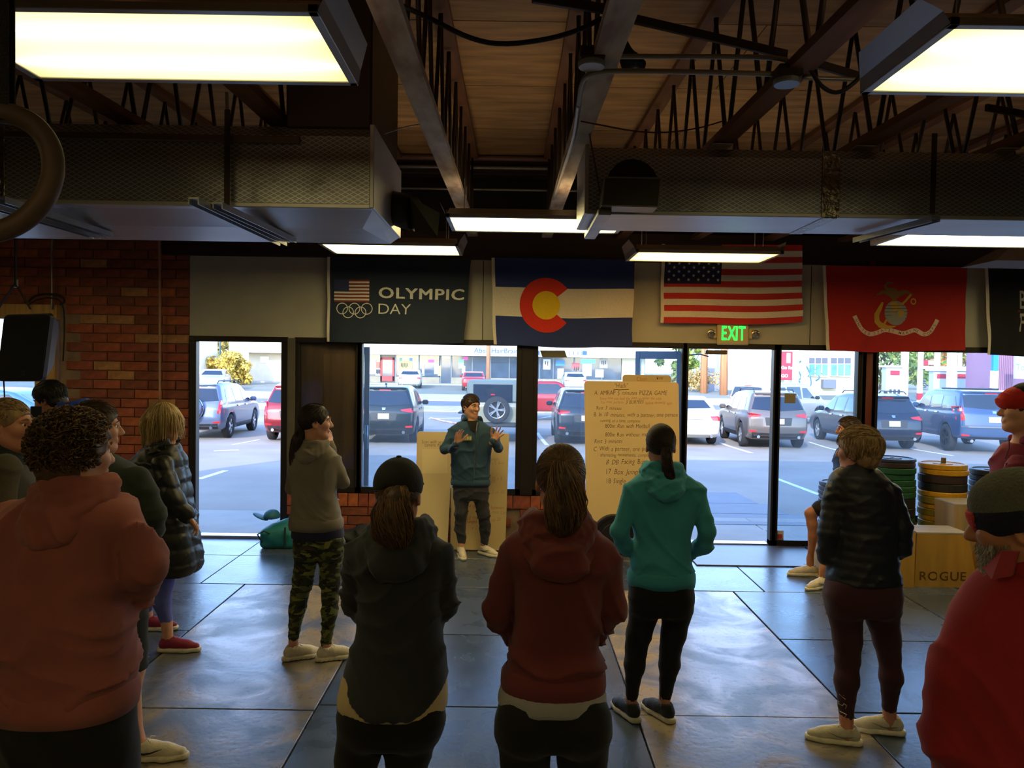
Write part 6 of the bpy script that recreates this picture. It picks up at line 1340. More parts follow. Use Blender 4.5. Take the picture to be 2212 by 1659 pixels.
for k in range(n_): MB().box((x0 + k * w_, 42, gz(42) + .1), (x0 + (k + .55) * w_, 42.08, 2.95), .02).build('corrugation', pm_, e)
e = sgn('teal_sign', 2192, 768, 2240, 818, 40, mat('sign_teal', (196, 222, 218), .5), 'pale teal sign reading Top at the right edge'); o = at(2196, 800, 39.8); b = MB(); stamp(b, text_geo('Top', .5, .0), lambda x, y: (o.x + x * .8, 39.86, o.z + y)); b.build('lettering', mat('signink_g', (110, 130, 136), .5), e)
# ================================================================ PEOPLE
def V3(v): return np.array([v[0], v[1], v[2]], dtype=float)
def skin(n, c): return mat('skin_' + n, c, .5, noise=(18, .12), bump=(60, .08))
SK = {'fair': skin('fair', (206, 150, 122)), 'tan': skin('tan', (176, 118, 86)), 'rosy': skin('rosy', (204, 138, 112)), 'brown': skin('brown', (150, 100, 76))}
def hairm(n, cs): return [mat('hair_%s_%d' % (n, i), c, .55, noise=(40, .35), stretch=(1, 1, .15)) for i, c in enumerate(cs)]
HR = {'brown': hairm('brown', ((58, 38, 26), (82, 54, 34), (40, 27, 20))), 'darkbrown': hairm('darkbrown', ((40, 27, 22), (56, 38, 28), (28, 20, 17))), 'blonde': hairm('blonde', ((196, 168, 112), (222, 198, 146), (150, 120, 74))), 'auburn': hairm('auburn', ((92, 64, 42), (128, 94, 62), (62, 42, 30))),
      'golden': hairm('golden', ((150, 110, 64), (176, 134, 82), (106, 74, 42))), 'black': hairm('black', ((22, 19, 19), (34, 28, 26), (14, 12, 12))), 'curly': hairm('curly', ((84, 58, 34), (120, 88, 50), (48, 34, 24))), 'grey': hairm('grey', ((150, 142, 130), (110, 98, 86), (180, 172, 160))), 'sandy': hairm('sandy', ((156, 124, 86), (182, 150, 108), (116, 88, 58)))}
def clothm(n, c, v=.12, rough=.92): return mat('cloth_' + n, c, rough, noise=(7, v), bump=(260, .12), sheen=.08)
def fr(a, pitch=0):
    a = math.radians(a); p = math.radians(pitch); f = np.array([math.sin(a) * math.cos(p), math.cos(a) * math.cos(p), -math.sin(p)]); r = np.array([math.cos(a), -math.sin(a), 0.]); u = np.cross(r, f); return np.array([r, f, u])
def folds(seed, amp, sc=1.0, diag=.5, band=None):
    rr = random.Random(seed); ph = [rr.uniform(0, 6.3) for _ in range(8)]
    def fn(X, Y, Z):
        w_ = .9 * np.sin(5 * sc * X + 3 * Z + ph[0]) + .7 * np.sin(7 * sc * Z - 4 * Y + ph[1]) + .5 * np.sin(11 * sc * (X + .6 * Z) + ph[2])
        a = 1 - np.abs(np.sin(9 * sc * (Z + diag * X) + 1.6 * w_ + ph[3])); b_ = 1 - np.abs(np.sin(13 * sc * (Z - diag * 1.2 * X + .4 * Y) + 1.4 * w_ + ph[4]))
        c_ = 1 - np.abs(np.sin(21 * sc * (Z + diag * 1.6 * X - .5 * Y) + 2.2 * w_ + ph[6]))
        m_ = .5 + .5 * np.sin(4 * X + 6 * Z + ph[5]); n_ = .5 + .5 * np.sin(9 * X - 7 * Z + ph[7]); return -amp * 1.5 * (a ** 3 * m_ + b_ ** 3 * (1 - m_) + .45 * c_ ** 2 * n_ - .35)
    return fn
def quilt(h, amp, vx=0, seed=0):
    def fn(X, Y, Z):
        w_ = .006 * np.sin(14 * X + seed) + .005 * np.sin(23 * Y + 9 * X); s_ = np.abs(np.sin(pi * (Z + w_) / h)) ** .55
        if vx: s_ = s_ * (np.abs(np.sin(pi * (Y + .3 * X + .02 * np.sin(9 * Z)) / vx)) ** .35)
        return -amp * (s_ - .35) - .0012 * np.sin(90 * X + 40 * Z + 3 * np.sin(30 * Y)) * (1 - s_)
    return fn
def add_head(S, c, M, sc=1.0, fem=False):
    def L(*v): return c + (np.array(v) * sc) @ M
    def e(v, r, k=.02, op='u'): S.ell(L(*v), [q * sc for q in r], M, k * sc, op)
    j = .93 if fem else 1.0
    e((0, -.012, .03), (.075, .097, .088)); e((0, .02, -.03), (.062 * j, .068, .08), .03)
    S.cap(L(0, .064, -.094), L(0, .05, -.092), .02 * sc * j, .024 * sc, .03)
    for s in (-1, 1):
        S.cap(L(s * .048 * j, -.002, -.055), L(s * .016, .058, -.09), .02 * sc, .017 * sc, .03); e((s * .036, .06, -.016), (.022, .024, .022), .025)
        e((s * .078, -.01, -.008), (.009, .019, .031), .008); e((s * .084, -.006, -.004), (.006, .010, .018), .004, 's'); e((s * .031, .094, .009), (.016, .012, .010), .010, 's')
        S.cap(L(s * .012, .088, .026), L(s * .045, .078, .027), .009 * sc, .006 * sc, .014); S.cap(L(s * .010, .099, -.028), L(s * .010, .09, -.026), .0085 * sc, .008 * sc, .006)
    S.cap(L(0, .086, .018), L(0, .109, -.022), .007 * sc, .0115 * sc, .012)
    S.cap(L(-.02, .083, -.052), L(.02, .083, -.052), .0075 * sc, None, .008); S.cap(L(-.015, .083, -.063), L(.015, .083, -.063), .008 * sc, None, .006); S.cap(L(-.022, .096, -.0575), L(.022, .096, -.0575), .0035 * sc, None, .003, 's')
def hand_geo(w, d, pn, side, curl=.5, spread=.12, sc=1.0):
    """w wrist, d toward the fingers, pn palm normal, side +1/-1 puts the thumb along d x pn"""
    w = V3(w); d = np.array(d, float); d /= np.linalg.norm(d); pn = np.array(pn, float); pn -= d * (pn @ d); pn /= np.linalg.norm(pn); t = np.cross(d, pn) * side
    S = SDF(w - .21 * sc, w + .21 * sc, .0056)
    def L(a, b_, c): return w + (d * a + t * b_ + pn * c) * sc
    for b_ in (-.028, -.010, .010, .028): S.cap(L(.005, b_ * .7, 0), L(.088 - abs(b_) * .25, b_, 0), .0135 * sc, .0115 * sc, .012)
    S.cap(L(-.03, 0, 0), L(.02, 0, 0), .023 * sc, .022 * sc, .02)
    for b_, ln, sp in ((.030, .072, 1), (.0105, .080, .35), (-.0095, .074, -.35), (-.029, .058, -1)):
        p = np.array([.086 - abs(b_) * .3, b_, 0.]); an = curl * .5; sl = spread * sp; r_ = .0088
        for q, f_ in ((.45, 0), (.32, 1), (.23, 2)):
            dd = np.array([math.cos(an) * math.cos(sl), math.sin(sl), math.sin(an)]); p2 = p + dd * ln * q; S.cap(L(*p), L(*p2), r_ * sc, (r_ - .0009) * sc, .004); p = p2; an += curl * .75; r_ -= .0009
    p = np.array([.022, .026, .004])
    for v, r_ in (((.030, .030, .010), .0125), ((.030, .018, .010), .0105), ((.024, .008, .008), .0095)): p2 = p + np.array(v); S.cap(L(*p), L(*p2), r_ * sc, (r_ - .0012) * sc, .008); p = p2
    return S.nets()
def shoe(e, ank, ang, m, sole, L=.275, lace=None, name='shoe', wv=0, z0=0.0, acc=None, high=.085):
    M = fr(ang); r, f, u = M; o = np.array([ank[0], ank[1], z0]); k = L / .275
    def P(a, b_, c): return o + f * a * k + r * b_ + u * c
    lo, hi = o - .25, o + .25; lo[2] = z0 - .02; hi[2] = z0 + .16
    S = SDF(lo, hi, .0075); S.chain([(P(-.035, 0, .05), .033), (P(.05, 0, .052), .032), (P(.12, 0, .040), .033), (P(.175, 0, .032), .026)], .025); S.cap(P(-.025, 0, .06), P(-.012, 0, high), .036, .039, .02)
    S.cap(P(.02, 0, .07), P(.10, 0, .052), .032, .028, .02); S.cap(P(-.01, 0, .085), P(-.006, 0, .16), .031, .036, .006, 's'); S.plane((0, 0, z0 + .018), (0, 0, -1))
    sh = sdf_obj(S, name, m, e)
    S = SDF(lo, hi, .007); S.chain([(P(-.045, 0, .016), .038), (P(.03, 0, .016), .035), (P(.11, .003, .016), .043), (P(.182, 0, .018), .031)], .02); S.plane((0, 0, z0 + .032), (0, 0, 1), .008); S.plane((0, 0, z0 + .001), (0, 0, -1), .004)
    if wv: S.warp(lambda X, Y, Z: np.where(Z < z0 + .02, .004 * np.maximum(0, np.sin(((X - o[0]) * f[0] + (Y - o[1]) * f[1]) * 2 * pi / .032)), 0))
    sdf_obj(S, 'sole', sole, sh)
    b = MB()
    for i in range(5):
        a = .035 + i * .018; zt = .096 - i * .009
        b.tube([P(a, -.022, zt - .014), P(a + .004, -.01, zt), P(a + .004, .01, zt + .001), P(a, .022, zt - .014)], .003, 5)
    for s in (-1, 1): b.tube([P(.03, 0, .095), P(.035, s * .02, .11), P(.05, s * .035, .1)], .0025, 5)
    b.build('laces', lace or sole, sh, smooth=True)
    if acc:
        b = MB()
        for s in (-1, 1):
            q = [P(x, s * (.037 if x < .1 else .038), z) for x, z in ((-.03, .055), (.02, .045), (.05, .05), (.10, .068))]; b.tube(q, [.002, .006, .005, .001], 5)
        b.build('side_stripe', acc, sh, smooth=True)
def build_hair(e, c, M, sc, style, mats, tail=None, seed=1, n=520, cap_=False):
    rr = random.Random(seed)
    def L(v): return c + (np.array(v) * sc) @ M
    t = {'short': .008, 'buzz': .004, 'curly': .014, 'pony': .006, 'loose': .016, 'crop': .016, 'wavy': .012}[style]
    lo, hi = c - .22 * sc, c + .22 * sc; S = SDF(lo, hi, .0075); z = (0, -.014, .034); rad = [(.077 + t) * sc, (.099 + t) * sc, (.090 + t) * sc]
    S.ell(L(z), rad, M, 0)
    if style in ('short', 'buzz', 'crop', 'wavy', 'curly'):
        S.ell(L((0, -.055, -.04)), [.06 * sc + t * sc, .045 * sc + t * .6, .05 * sc], M, .03)
        S.ell(L((0, .13, -.035)), [.13 * sc, .105 * sc, .096 * sc], M, .015, 's')
        for s in (-1, 1): S.ell(L((s * .085, .0, -.03)), [.03 * sc, .03 * sc, .036 * sc], M, .01, 's')
        S.plane(L((0, -.05, -.082)), -M[2] + M[1] * .3, .02)
    else:
        S.ell(L((0, .135, -.035)), [.11 * sc, .10 * sc, .102 * sc], M, .015, 's')
        if style == 'pony':
            S.plane(L((0, -.05, -.072)), -M[2] + M[1] * .35, .02)
            for s in (-1, 1): S.ell(L((s * .087, .004, -.02)), [.022 * sc, .03 * sc, .034 * sc], M, .01, 's')
    if style == 'loose':
        for s in (-.06, 0, .06): S.cap(L((s, -.06, .02)), L((s * 1.2, -.07, -.13)), .042 * sc, .026 * sc, .04)
        for s in (-1, 1): S.cap(L((s * .072, -.015, .0)), L((s * .074, -.02, -.11)), .024 * sc, .012 * sc, .03)
    if cap_: S.plane(L((0, 0, .02)), M[2] - M[1] * .12, .01)
    fq = 240 if style != 'curly' else 110; am = {'curly': .008, 'loose': .004, 'crop': .004}.get(style, .002)
    cc = c.copy(); Mr, Mf, Mu = M
    S.warp(lambda X, Y, Z: am * np.sin(fq * ((X - cc[0]) * Mr[0] + (Y - cc[1]) * Mr[1]) + 25 * ((Z - cc[2])) + 2 * np.sin(60 * (Z - cc[2]))) * np.sin(fq * .6 * ((X - cc[0]) * Mf[0] + (Y - cc[1]) * Mf[1]) + (fq * .5 if style == 'curly' else 8) * (Z - cc[2])))
    P, Q = S.nets(); b = MB(); b.v = [tuple(p) for p in P]; b.f = [tuple(int(i) for i in q) for q in Q]; b.m = [0] * len(b.f)
    T = L((0, -.105, .03)) if tail is None else V3(tail[0][0])
    if tail is not None:
        S = SDF(np.min([V3(q[0]) for q in tail], 0) - .12, np.max([V3(q[0]) for q in tail], 0) + .12, .008); S.chain([(V3(q[0]), q[1] * .72) for q in tail], .02); S.warp(lambda X, Y, Z: .003 * np.sin(210 * X + 30 * Z) * np.sin(180 * Y - 22 * Z)); P, Q = S.nets(); k0 = len(b.v); b.v += [tuple(p) for p in P]; b.f += [tuple(int(i) + k0 for i in q) for q in Q]; b.m += [2] * len(Q)
    rad = np.array(rad) + .0015
    def surf(d, q=1.0): return L(z) + (d * rad * q) @ M
    cnt = 0
    while cnt < n:
        d = np.array([rr.gauss(0, 1), rr.gauss(0, 1), rr.gauss(0, 1)]); d /= np.linalg.norm(d)
        if d[2] < -.55 or (d[1] > .45 and d[2] < .50) or (d[1] > .2 and d[2] < .1): continue
        if cap_ and d[2] > -.1: cnt += 1; continue
        cnt += 1; b.cur = rr.choice((0, 0, 1, 2)); pts = []
        if style == 'pony' or (cap_ and tail is not None):
            td = ((T - L(z)) @ np.linalg.inv(M)) / rad; td /= np.linalg.norm(td)
            for i in range(7): q = i / 6; v = d * (1 - q) + td * q; v /= np.linalg.norm(v) + 1e-6; pts.append(surf(v, 1 + .012 * rr.random()))
            rs = [.0014] * 6 + [.001]
        elif style == 'loose':
            v = d.copy(); p = surf(v, 1.02); wv = rr.uniform(0, 6); side = np.array([d[0], d[1], 0]); side /= np.linalg.norm(side) + 1e-6; ln = rr.uniform(.12, .24) * sc
            for i in range(9):
                pts.append(p.copy()); s_ = i / 8
                zc = (p - L(z)) @ M[2]
                stp = -M[2] * ln / 8 + (side @ M) * (.012 * (1 - s_) if zc > 0 else .0055 * math.sin(wv + i * 1.1)); p = p + stp
                rel = ((p - L(z)) @ np.linalg.inv(M)) / rad; nr = np.linalg.norm(rel)
                if nr < 1.02 : p = surf(rel / nr, 1.03)
            rs = [.0025] * 6 + [.002, .0015, .0008]
        elif style == 'curly':
            p = surf(d, .98); nrm = (d @ M); a = np.cross(nrm, [rr.gauss(0, 1), rr.gauss(0, 1), rr.gauss(0, 1)]); a /= np.linalg.norm(a); bb = np.cross(nrm, a); fw = (np.array([.25, .5, .15]) @ M); fw = fw - nrm * (fw @ nrm); R0 = rr.uniform(.008, .015); ln = rr.uniform(.006, .020); sg_ = rr.choice((-1, 1))
            for i in range(7): q = i / 6; an = q * 2.4 * sg_; pts.append(p + nrm * ln * math.sin(q * 2.2) + (a * .5 * math.sin(an) + fw * 1.6 * q + bb * .5 * (1 - math.cos(an))) * R0)
            rs = [.0016, .0024, .0026, .0024, .002, .0014, .0006]
        else:
            ln = {'short': .03, 'buzz': .02, 'crop': .055, 'wavy': .05}[style] * rr.uniform(.6, 1.2); fl = np.array([.15 * rr.gauss(0, 1) - (.35 if style in ('crop',) else 0), .9 if d[2] > .5 else -.1, -.25 if d[2] > .5 else -1.]); fl = fl - d * (fl @ d); fl /= np.linalg.norm(fl) + 1e-6; bend = rr.gauss(0, .25)
            sd = np.cross(d, fl)
            for i in range(5): q = i / 4; v = d + (fl + sd * bend * q) * ln / .1 * q; v /= np.linalg.norm(v); pts.append(surf(v, 1.0 + (.05 if style != 'buzz' else .01) * math.sin(pi * q * .8)))
            rs = [.0022, .0026, .0024, .002, .0008]
        b.tube(pts, rs, 3, caps=False)
    if tail is not None:
        C_ = [V3(q[0]) for q in tail]; Rd = [q[1] for q in tail]
        for i in range(int(n * 1.2)):
            a = rr.uniform(0, 2 * pi); q0 = math.sqrt(rr.random()); b.cur = rr.choice((0, 1, 1, 2)); pts = []; en = rr.uniform(.75, 1.08); ph = rr.uniform(0, 6)
            for k in range(10):
                s_ = min(k / 9 * en * (len(C_) - 1), len(C_) - 1.001 + .1); j = min(int(s_), len(C_) - 2); q = s_ - j; cpt = C_[j] * (1 - q) + C_[j + 1] * q; r_ = max(.004, Rd[j] * (1 - q) + Rd[j + 1] * q) * (.75 + .35 * q0)
                pts.append(cpt + np.array([math.cos(a + .3 * s_), math.sin(a + .3 * s_) * .7, 0]) * r_ * (1 + .12 * math.sin(ph + k)) + np.array([0, 0, .3 * r_ * math.sin(ph * 2 + k * .7)]))
            b.tube(pts, [.0015] * 8 + [.001, .0005], 3, caps=False)
        b.tube([C_[0] + np.array([.6 * Rd[0] * math.cos(t_) * 1.2, .4 * Rd[0] * math.sin(t_), .004 * math.sin(t_)]) for t_ in [i * pi / 6 for i in range(12)]], .004, 6, closed=True)
    return b.build('hair', mats, e, smooth=True)
def person(sp):
    Y0 = sp['Y']; lab = sp['label']; kk = FPX / Y0
    def J(px, py, dY=0.): 
        if py < 10: zz = py; v = at(px, 785 + (CAMZ - py) * kk, Y0); return np.array([v.x, Y0 + dY, zz])
        return V3(at(px, py, Y0 + dY))
    def rows(R_):
        out = []
        for q in R_:
            py, xl, xr, hd = q[:4]; dY = q[4] if len(q) > 4 else 0
            if py < 10: py = 785 + (CAMZ - py) * kk
            a, b_ = at(xl, py, Y0), at(xr, py, Y0); out.append(((a.z + b_.z) / 2, (a.x + b_.x) / 2, Y0 + dY, (b_.x - a.x) / 2, hd))
        return out
    def ch(C_, dr=0.): return [(J(q[0], q[1], q[2]), max(.02, q[3] + dr)) for q in C_]
    T = rows(sp['torso']); Hp = rows(sp['hips']); arms = sp['arms']; legs = sp['legs']
    hc, a, pitch, sc = J(*sp['head'][0]), sp['head'][1], sp['head'][2], sp['head'][3]; M = fr(a, pitch); fem = sp.get('fem', False); sk = SK[sp.get('skin', 'fair')]
    base = (T[0][1], Y0, 0.0); e = empty('person', base, lab, 'person', 'people gathered in the gym')
    # ---- body: one continuous surface
    allp = [p for p, r in ch(sum(arms, [])) + ch(sum(legs, []))] + [hc] + [np.array([r[1] + s * r[3], r[2] + s * r[4], r[0]]) for r in T + Hp for s in (-1, 1)]
    lo = np.min(allp, 0) - .14; hi = np.max(allp, 0) + .14; hi[2] = max(hi[2], hc[2] + .15); lo[2] = max(lo[2] - .02, .0)
    S = SDF(lo, hi, .024, [(q, hc[q] - .135 * sc, hc[q] + .135 * sc, .0068) for q in range(3)])
    sm = sp.get('shrink', .022); top = max(T); 
    for R_ in (T, Hp): S.loft([(r[0], r[1], r[2], max(.05, r[3] - sm), max(.04, r[4] - sm)) for r in R_], .04)
    for C_ in arms: S.chain(ch(C_, -.012), .03)
    for C_ in legs:
        c_ = ch(C_, -.010); S.chain(c_, .03)
    for (an, A_) in sp.get('ankles', []): S.cap(J(*an[:3]), J(*A_[:3]), an[3], A_[3], .02)
    nb = np.array([top[1], top[2], top[0]]); nr = .048 if fem else .056
    S.cap(hc + (np.array([0, -.025, -.05]) * sc) @ M, nb - np.array([0, 0, .03]), nr * sc, (nr + .012), .03)
    add_head(S, hc, M, sc, fem)
    ex = []
    for i, C_ in enumerate(arms):
        h = (sp.get('hands') or [None, None])[i]; w_ = J(*C_[-1][:3]); pr = J(*C_[-2][:3]); d = w_ - pr; sgn = -1 if i == 0 else 1
        if h == 'no': continue
        if h: ex.append(hand_geo(w_, h[0], h[1], h[2], h[3], h[4], sc))
        else: ex.append(hand_geo(w_ + d / np.linalg.norm(d) * .01, d, (0, -.4, -1), sgn, .6, .08, sc * .95))
    sdf_obj(S, 'body', sk, e, ex)
    eyem = [mat('eye_white', (220, 214, 206), .2), mat('iris', (44, 32, 26), .2)]; browm = HR[sp['hair'][1]][0] if sp.get('hair') else HR['brown'][0]
    def L(v): return hc + (np.array(v) * sc) @ M
    for s in (-1, 1):
        b = MB(); b2 = MB(); o = L((s * .031, .0745, .009)); b.cur = 0; b.lathe([(.0, .0125 * sc), (.006 * sc, .011 * sc), (.0105 * sc, .006 * sc), (.0125 * sc, 0), (.0105 * sc, -.006 * sc), (0, -.0125 * sc)], o, 12, tuple(M[1])); b.cur = 1; b.lathe([(.0, .0138 * sc), (.0062 * sc, .0124 * sc), (.0066 * sc, .0105 * sc)], o, 10, tuple(M[1]))
        b2.tube([L((s * .016, .098, .033)), L((s * .032, .094, .037)), L((s * .05, .08, .031))], [.003, .0035, .0015], 5)
        b.build('eye', eyem, e, smooth=True); b2.build('eyebrow', browm, e, smooth=True)
    # ---- clothes
    tp = sp['top']; st = tp.get('step', .0105); G = tp.get('grow', 0.0)
    A_ = ch(sum([C_[:tp.get('n', 9)] for C_ in arms], [])) ; pts = [p for p, r in A_] + [np.array([r[1] + s * (r[3] + G), r[2] + s * (r[4] + G), r[0]]) for r in T for s in (-1, 1)]
    S = SDF(np.min(pts, 0) - .11, np.max(pts, 0) + .11, st); S.loft(T, .03, 2.4, grow=G, rnd=.012)
    for C_ in arms: S.chain([(p, r + G) for p, r in ch(C_[:tp.get('n', 9)])], tp.get('ak', .017))
    zs = min(T)[0]
    for fn in tp.get('warp', []): S.warp(fn)
    if tp.get('hem'):
        X_, Y_, Z_ = S._g((slice(None),) * 3); rb_ = min(T); S.F = np.maximum(S.F, (zs + tp['hem'] * np.minimum(1.3, np.abs((X_ - rb_[1]) / rb_[3])) ** 2.5 - Z_).astype(np.float32))
    S.plane((0, 0, zs), (0, 0, -1), .006)
    Mb = fr(sp.get('yaw', a)); nk = nb + np.array([0, 0, .0]); S.cap(nk - np.array([0, 0, -.012]), nk + np.array([0, 0, .15]), nr + .004, nr + .03, .01, 's')
    tm = tp['mat']; og = sdf_obj(S, tp.get('name', 'hoodie'), tm, e)
    if tp.get('ends') is not False:     # ribbed cuffs
        for C_ in arms:
            C_ = C_[:tp.get('n', 9)]; c_ = ch(C_); w_, r_ = c_[-1]; d = w_ - c_[-2][0]; d /= np.linalg.norm(d); MB().tube([w_ - d * .035, w_ - d * .01, w_ + d * .03], [r_ + G + .004, r_ + G + .002, max(.028, r_ + G - .006)], 16).build('cuff', tp.get('cuffm', tm), og, smooth=True)
    if tp.get('band'):
        r = min(T); b = MB(); n_ = 40; vs = []; fs = []; zb = tp['band']
        for (zz, g) in ((r[0] + .045, -.012), (r[0] + .020, .006), (r[0] - zb * .3, .008), (r[0] - zb, .003), (r[0] - zb, -.02)):
            for k in range(n_): t_ = 2 * pi * k / n_; q = 2 / 2.3; vs.append((r[1] + (r[3] + G + g) * math.copysign(abs(math.cos(t_)) ** q, math.cos(t_)), r[2] + (r[4] + G + g) * math.copysign(abs(math.sin(t_)) ** q, math.sin(t_)), zz))
        for j in range(4):
            for k in range(n_): fs.append((j * n_ + k, j * n_ + (k + 1) % n_, (j + 1) * n_ + (k + 1) % n_, (j + 1) * n_ + k))
        b.add(vs, fs).build('waistband', tp.get('bandm', tm), og, smooth=True, fixn=True)
    if tp.get('hood'):
        hs = tp['hood']; r, f, u = Mb; S = SDF(nb - .33 * hs, nb + .25 * hs, .0085)
        def Q(a_, b_, c_): return nb + (r * a_ + f * b_ + u * c_) * hs
        def U(w_, fb, ff, zf, zb, ra, rb, k=.009, op='u'):
            P_ = [];  N = 10
            for i in range(N + 1):
                t_ = pi * i / N; P_.append((Q(w_ * math.cos(t_), (ff if i in (0, N) else 0) - fb * math.sin(t_) ** 1.1, zf + (zb - zf) * math.sin(t_)), ra + (rb - ra) * math.sin(t_)))
            S.chain(P_, k, op)
        hk = tp.get('hoodz', 0)
        U(.082, .085, .05, .02, .015 + hk, .026, .030); U(.100, .112, .04, .01, -.03 + hk * .8, .022, .026); U(.112, .135, .02, -.01, -.075 + hk * .4, .022, .028); U(.118, .148, .0, -.035, -.125, .020, .026)
        S.ell(Q(0, -.14, -.10), (.085 * hs, .035 * hs, .06 * hs), Mb, .03)
        S.warp(folds(sp['seed'] + 5, .007, 2.4, .5)); S.cap(nb + u * .0 * hs, nb + u * .3 * hs, (nr + .012), nr + .06, .01, 's')
        sdf_obj(S, 'hood', tp.get('hoodm', tm), og)
    if tp.get('collar'):
        ch_, cr, cm_ = tp['collar']; b = MB(); r, f, u = Mb; n_ = 32; vs = []; fs = []; prof = [(cr + .022, -.05, 0), (cr + .012, .0, 0), (cr + .006, ch_ * .6, 0), (cr + .010, ch_, 0), (cr + .004, ch_ + .004, 0), (cr - .004, ch_ - .01, 0), (cr - .002, 0, 0)]
        for (rr_, zz, _) in prof:
            for k in range(n_): t_ = 2 * pi * k / n_; dd = r * math.cos(t_) * rr_ + f * math.sin(t_) * rr_ * 1.08; vs.append(nb + dd + u * (zz - (.02 * max(0, math.sin(t_)) ** 3)) + np.array([0, 0, 0]))
        for j in range(len(prof) - 1):
            for k in range(n_): fs.append((j * n_ + k, j * n_ + (k + 1) % n_, (j + 1) * n_ + (k + 1) % n_, (j + 1) * n_ + k))
        b.add(vs, fs).build('collar', cm_ or tm, og, smooth=True)
    if sp.get('under'):
        um, ur, ug = sp['under']; UR = rows(ur); pts = [np.array([r[1] + s * r[3], r[2] + s * r[4], r[0]]) for r in UR for s in (-1, 1)]; S = SDF(np.min(pts, 0) - .06, np.max(pts, 0) + .06, .010); S.loft(UR, .02, 2.4, rnd=.008); S.warp(folds(sp['seed'] + 9, .0015, 1.6)); sdf_obj(S, 'shirt', um, e)
    bt = sp['bottom']; g2 = bt.get('grow', 0); nl = bt.get('n', 9); L_ = [C_[:nl] for C_ in legs]; pts = [p for p, r in ch(sum(L_, []))] + [np.array([r[1] + s * r[3], r[2] + s * r[4], r[0]]) for r in Hp for s in (-1, 1)]
    S = SDF(np.min(pts, 0) - .12, np.max(pts, 0) + .12, bt.get('step', .0115)); S.loft(Hp, .03, 2.2, rnd=.03)
    for C_ in L_: S.chain([(p, r + g2) for p, r in ch(C_)], bt.get('k', .03))
    for q in bt.get('glute', []): S.ell(J(q[0], q[1], q[2]), (.085 * q[3], .07 * q[3], .095 * q[3]), None, .05)
    for fn in bt.get('warp', []): S.warp(fn)
    if bt.get('cut'): S.plane((0, 0, bt['cut']), (0, 0, -1), .004)
    ob = sdf_obj(S, bt.get('name', 'leggings'), bt['mat'], e)
    for s in sp.get('shoes', []): shoe(e, J(*s[0]), s[1], s[2], s[3], **(s[4] if len(s) > 4 else {}))
    if sp.get('hair'):
        hs = sp['hair']; tl = [(J(*q[:3]), q[3]) for q in hs[2]] if len(hs) > 2 and hs[2] else None
        build_hair(e, hc, M, sc, hs[0], HR[hs[1]], tl, sp['seed'], hs[3] if len(hs) > 3 else 520, hs[4] if len(hs) > 4 else False)
    return dict(e=e, hc=hc, M=M, nb=nb, Mb=Mb, J=J, L=L, top=og, bot=ob, Y0=Y0, sc=sc)
def cap_hat(p, m, brim=True, arch=False, name='cap', t=.016):
    hc, M, sc = p['hc'], p['M'], p['sc']
    def L(*v): return hc + (np.array(v) * sc) @ M
    S = SDF(hc - .2, hc + .2, .0065); S.ell(L(0, -.012, .040), ((.079 + t) * sc, (.101 + t) * sc, (.088 + t) * sc), M, 0); S.plane(L(0, 0, .005), -M[2] - M[1] * .18, .004)
    if arch: S.cap(L(0, -.16, .012), L(0, -.07, .012), .030, None, .004, 's')
    r, f, u = M; S.warp(lambda X, Y, Z: .0018 * np.exp(-(np.abs(((X - hc[0]) * r[0] + (Y - hc[1]) * r[1]) / .0025)) ** 2))
    h = sdf_obj(S, name, m, p['e']); 
    MB().lathe([(.010, 0), (.009, .006), (0, .008)], L(0, -.012, .126 + t), 12, tuple(M[2])).build('button', m, h, smooth=True)
    if brim:
        S = SDF(hc - .28, hc + .28, .006); S.ell(L(0, .115, .028), (.064 * sc, .07 * sc, .012), fr(math.degrees(math.atan2(M[1][0], M[1][1])), 12), 0); sdf_obj(S, 'brim', m, h)
    return h
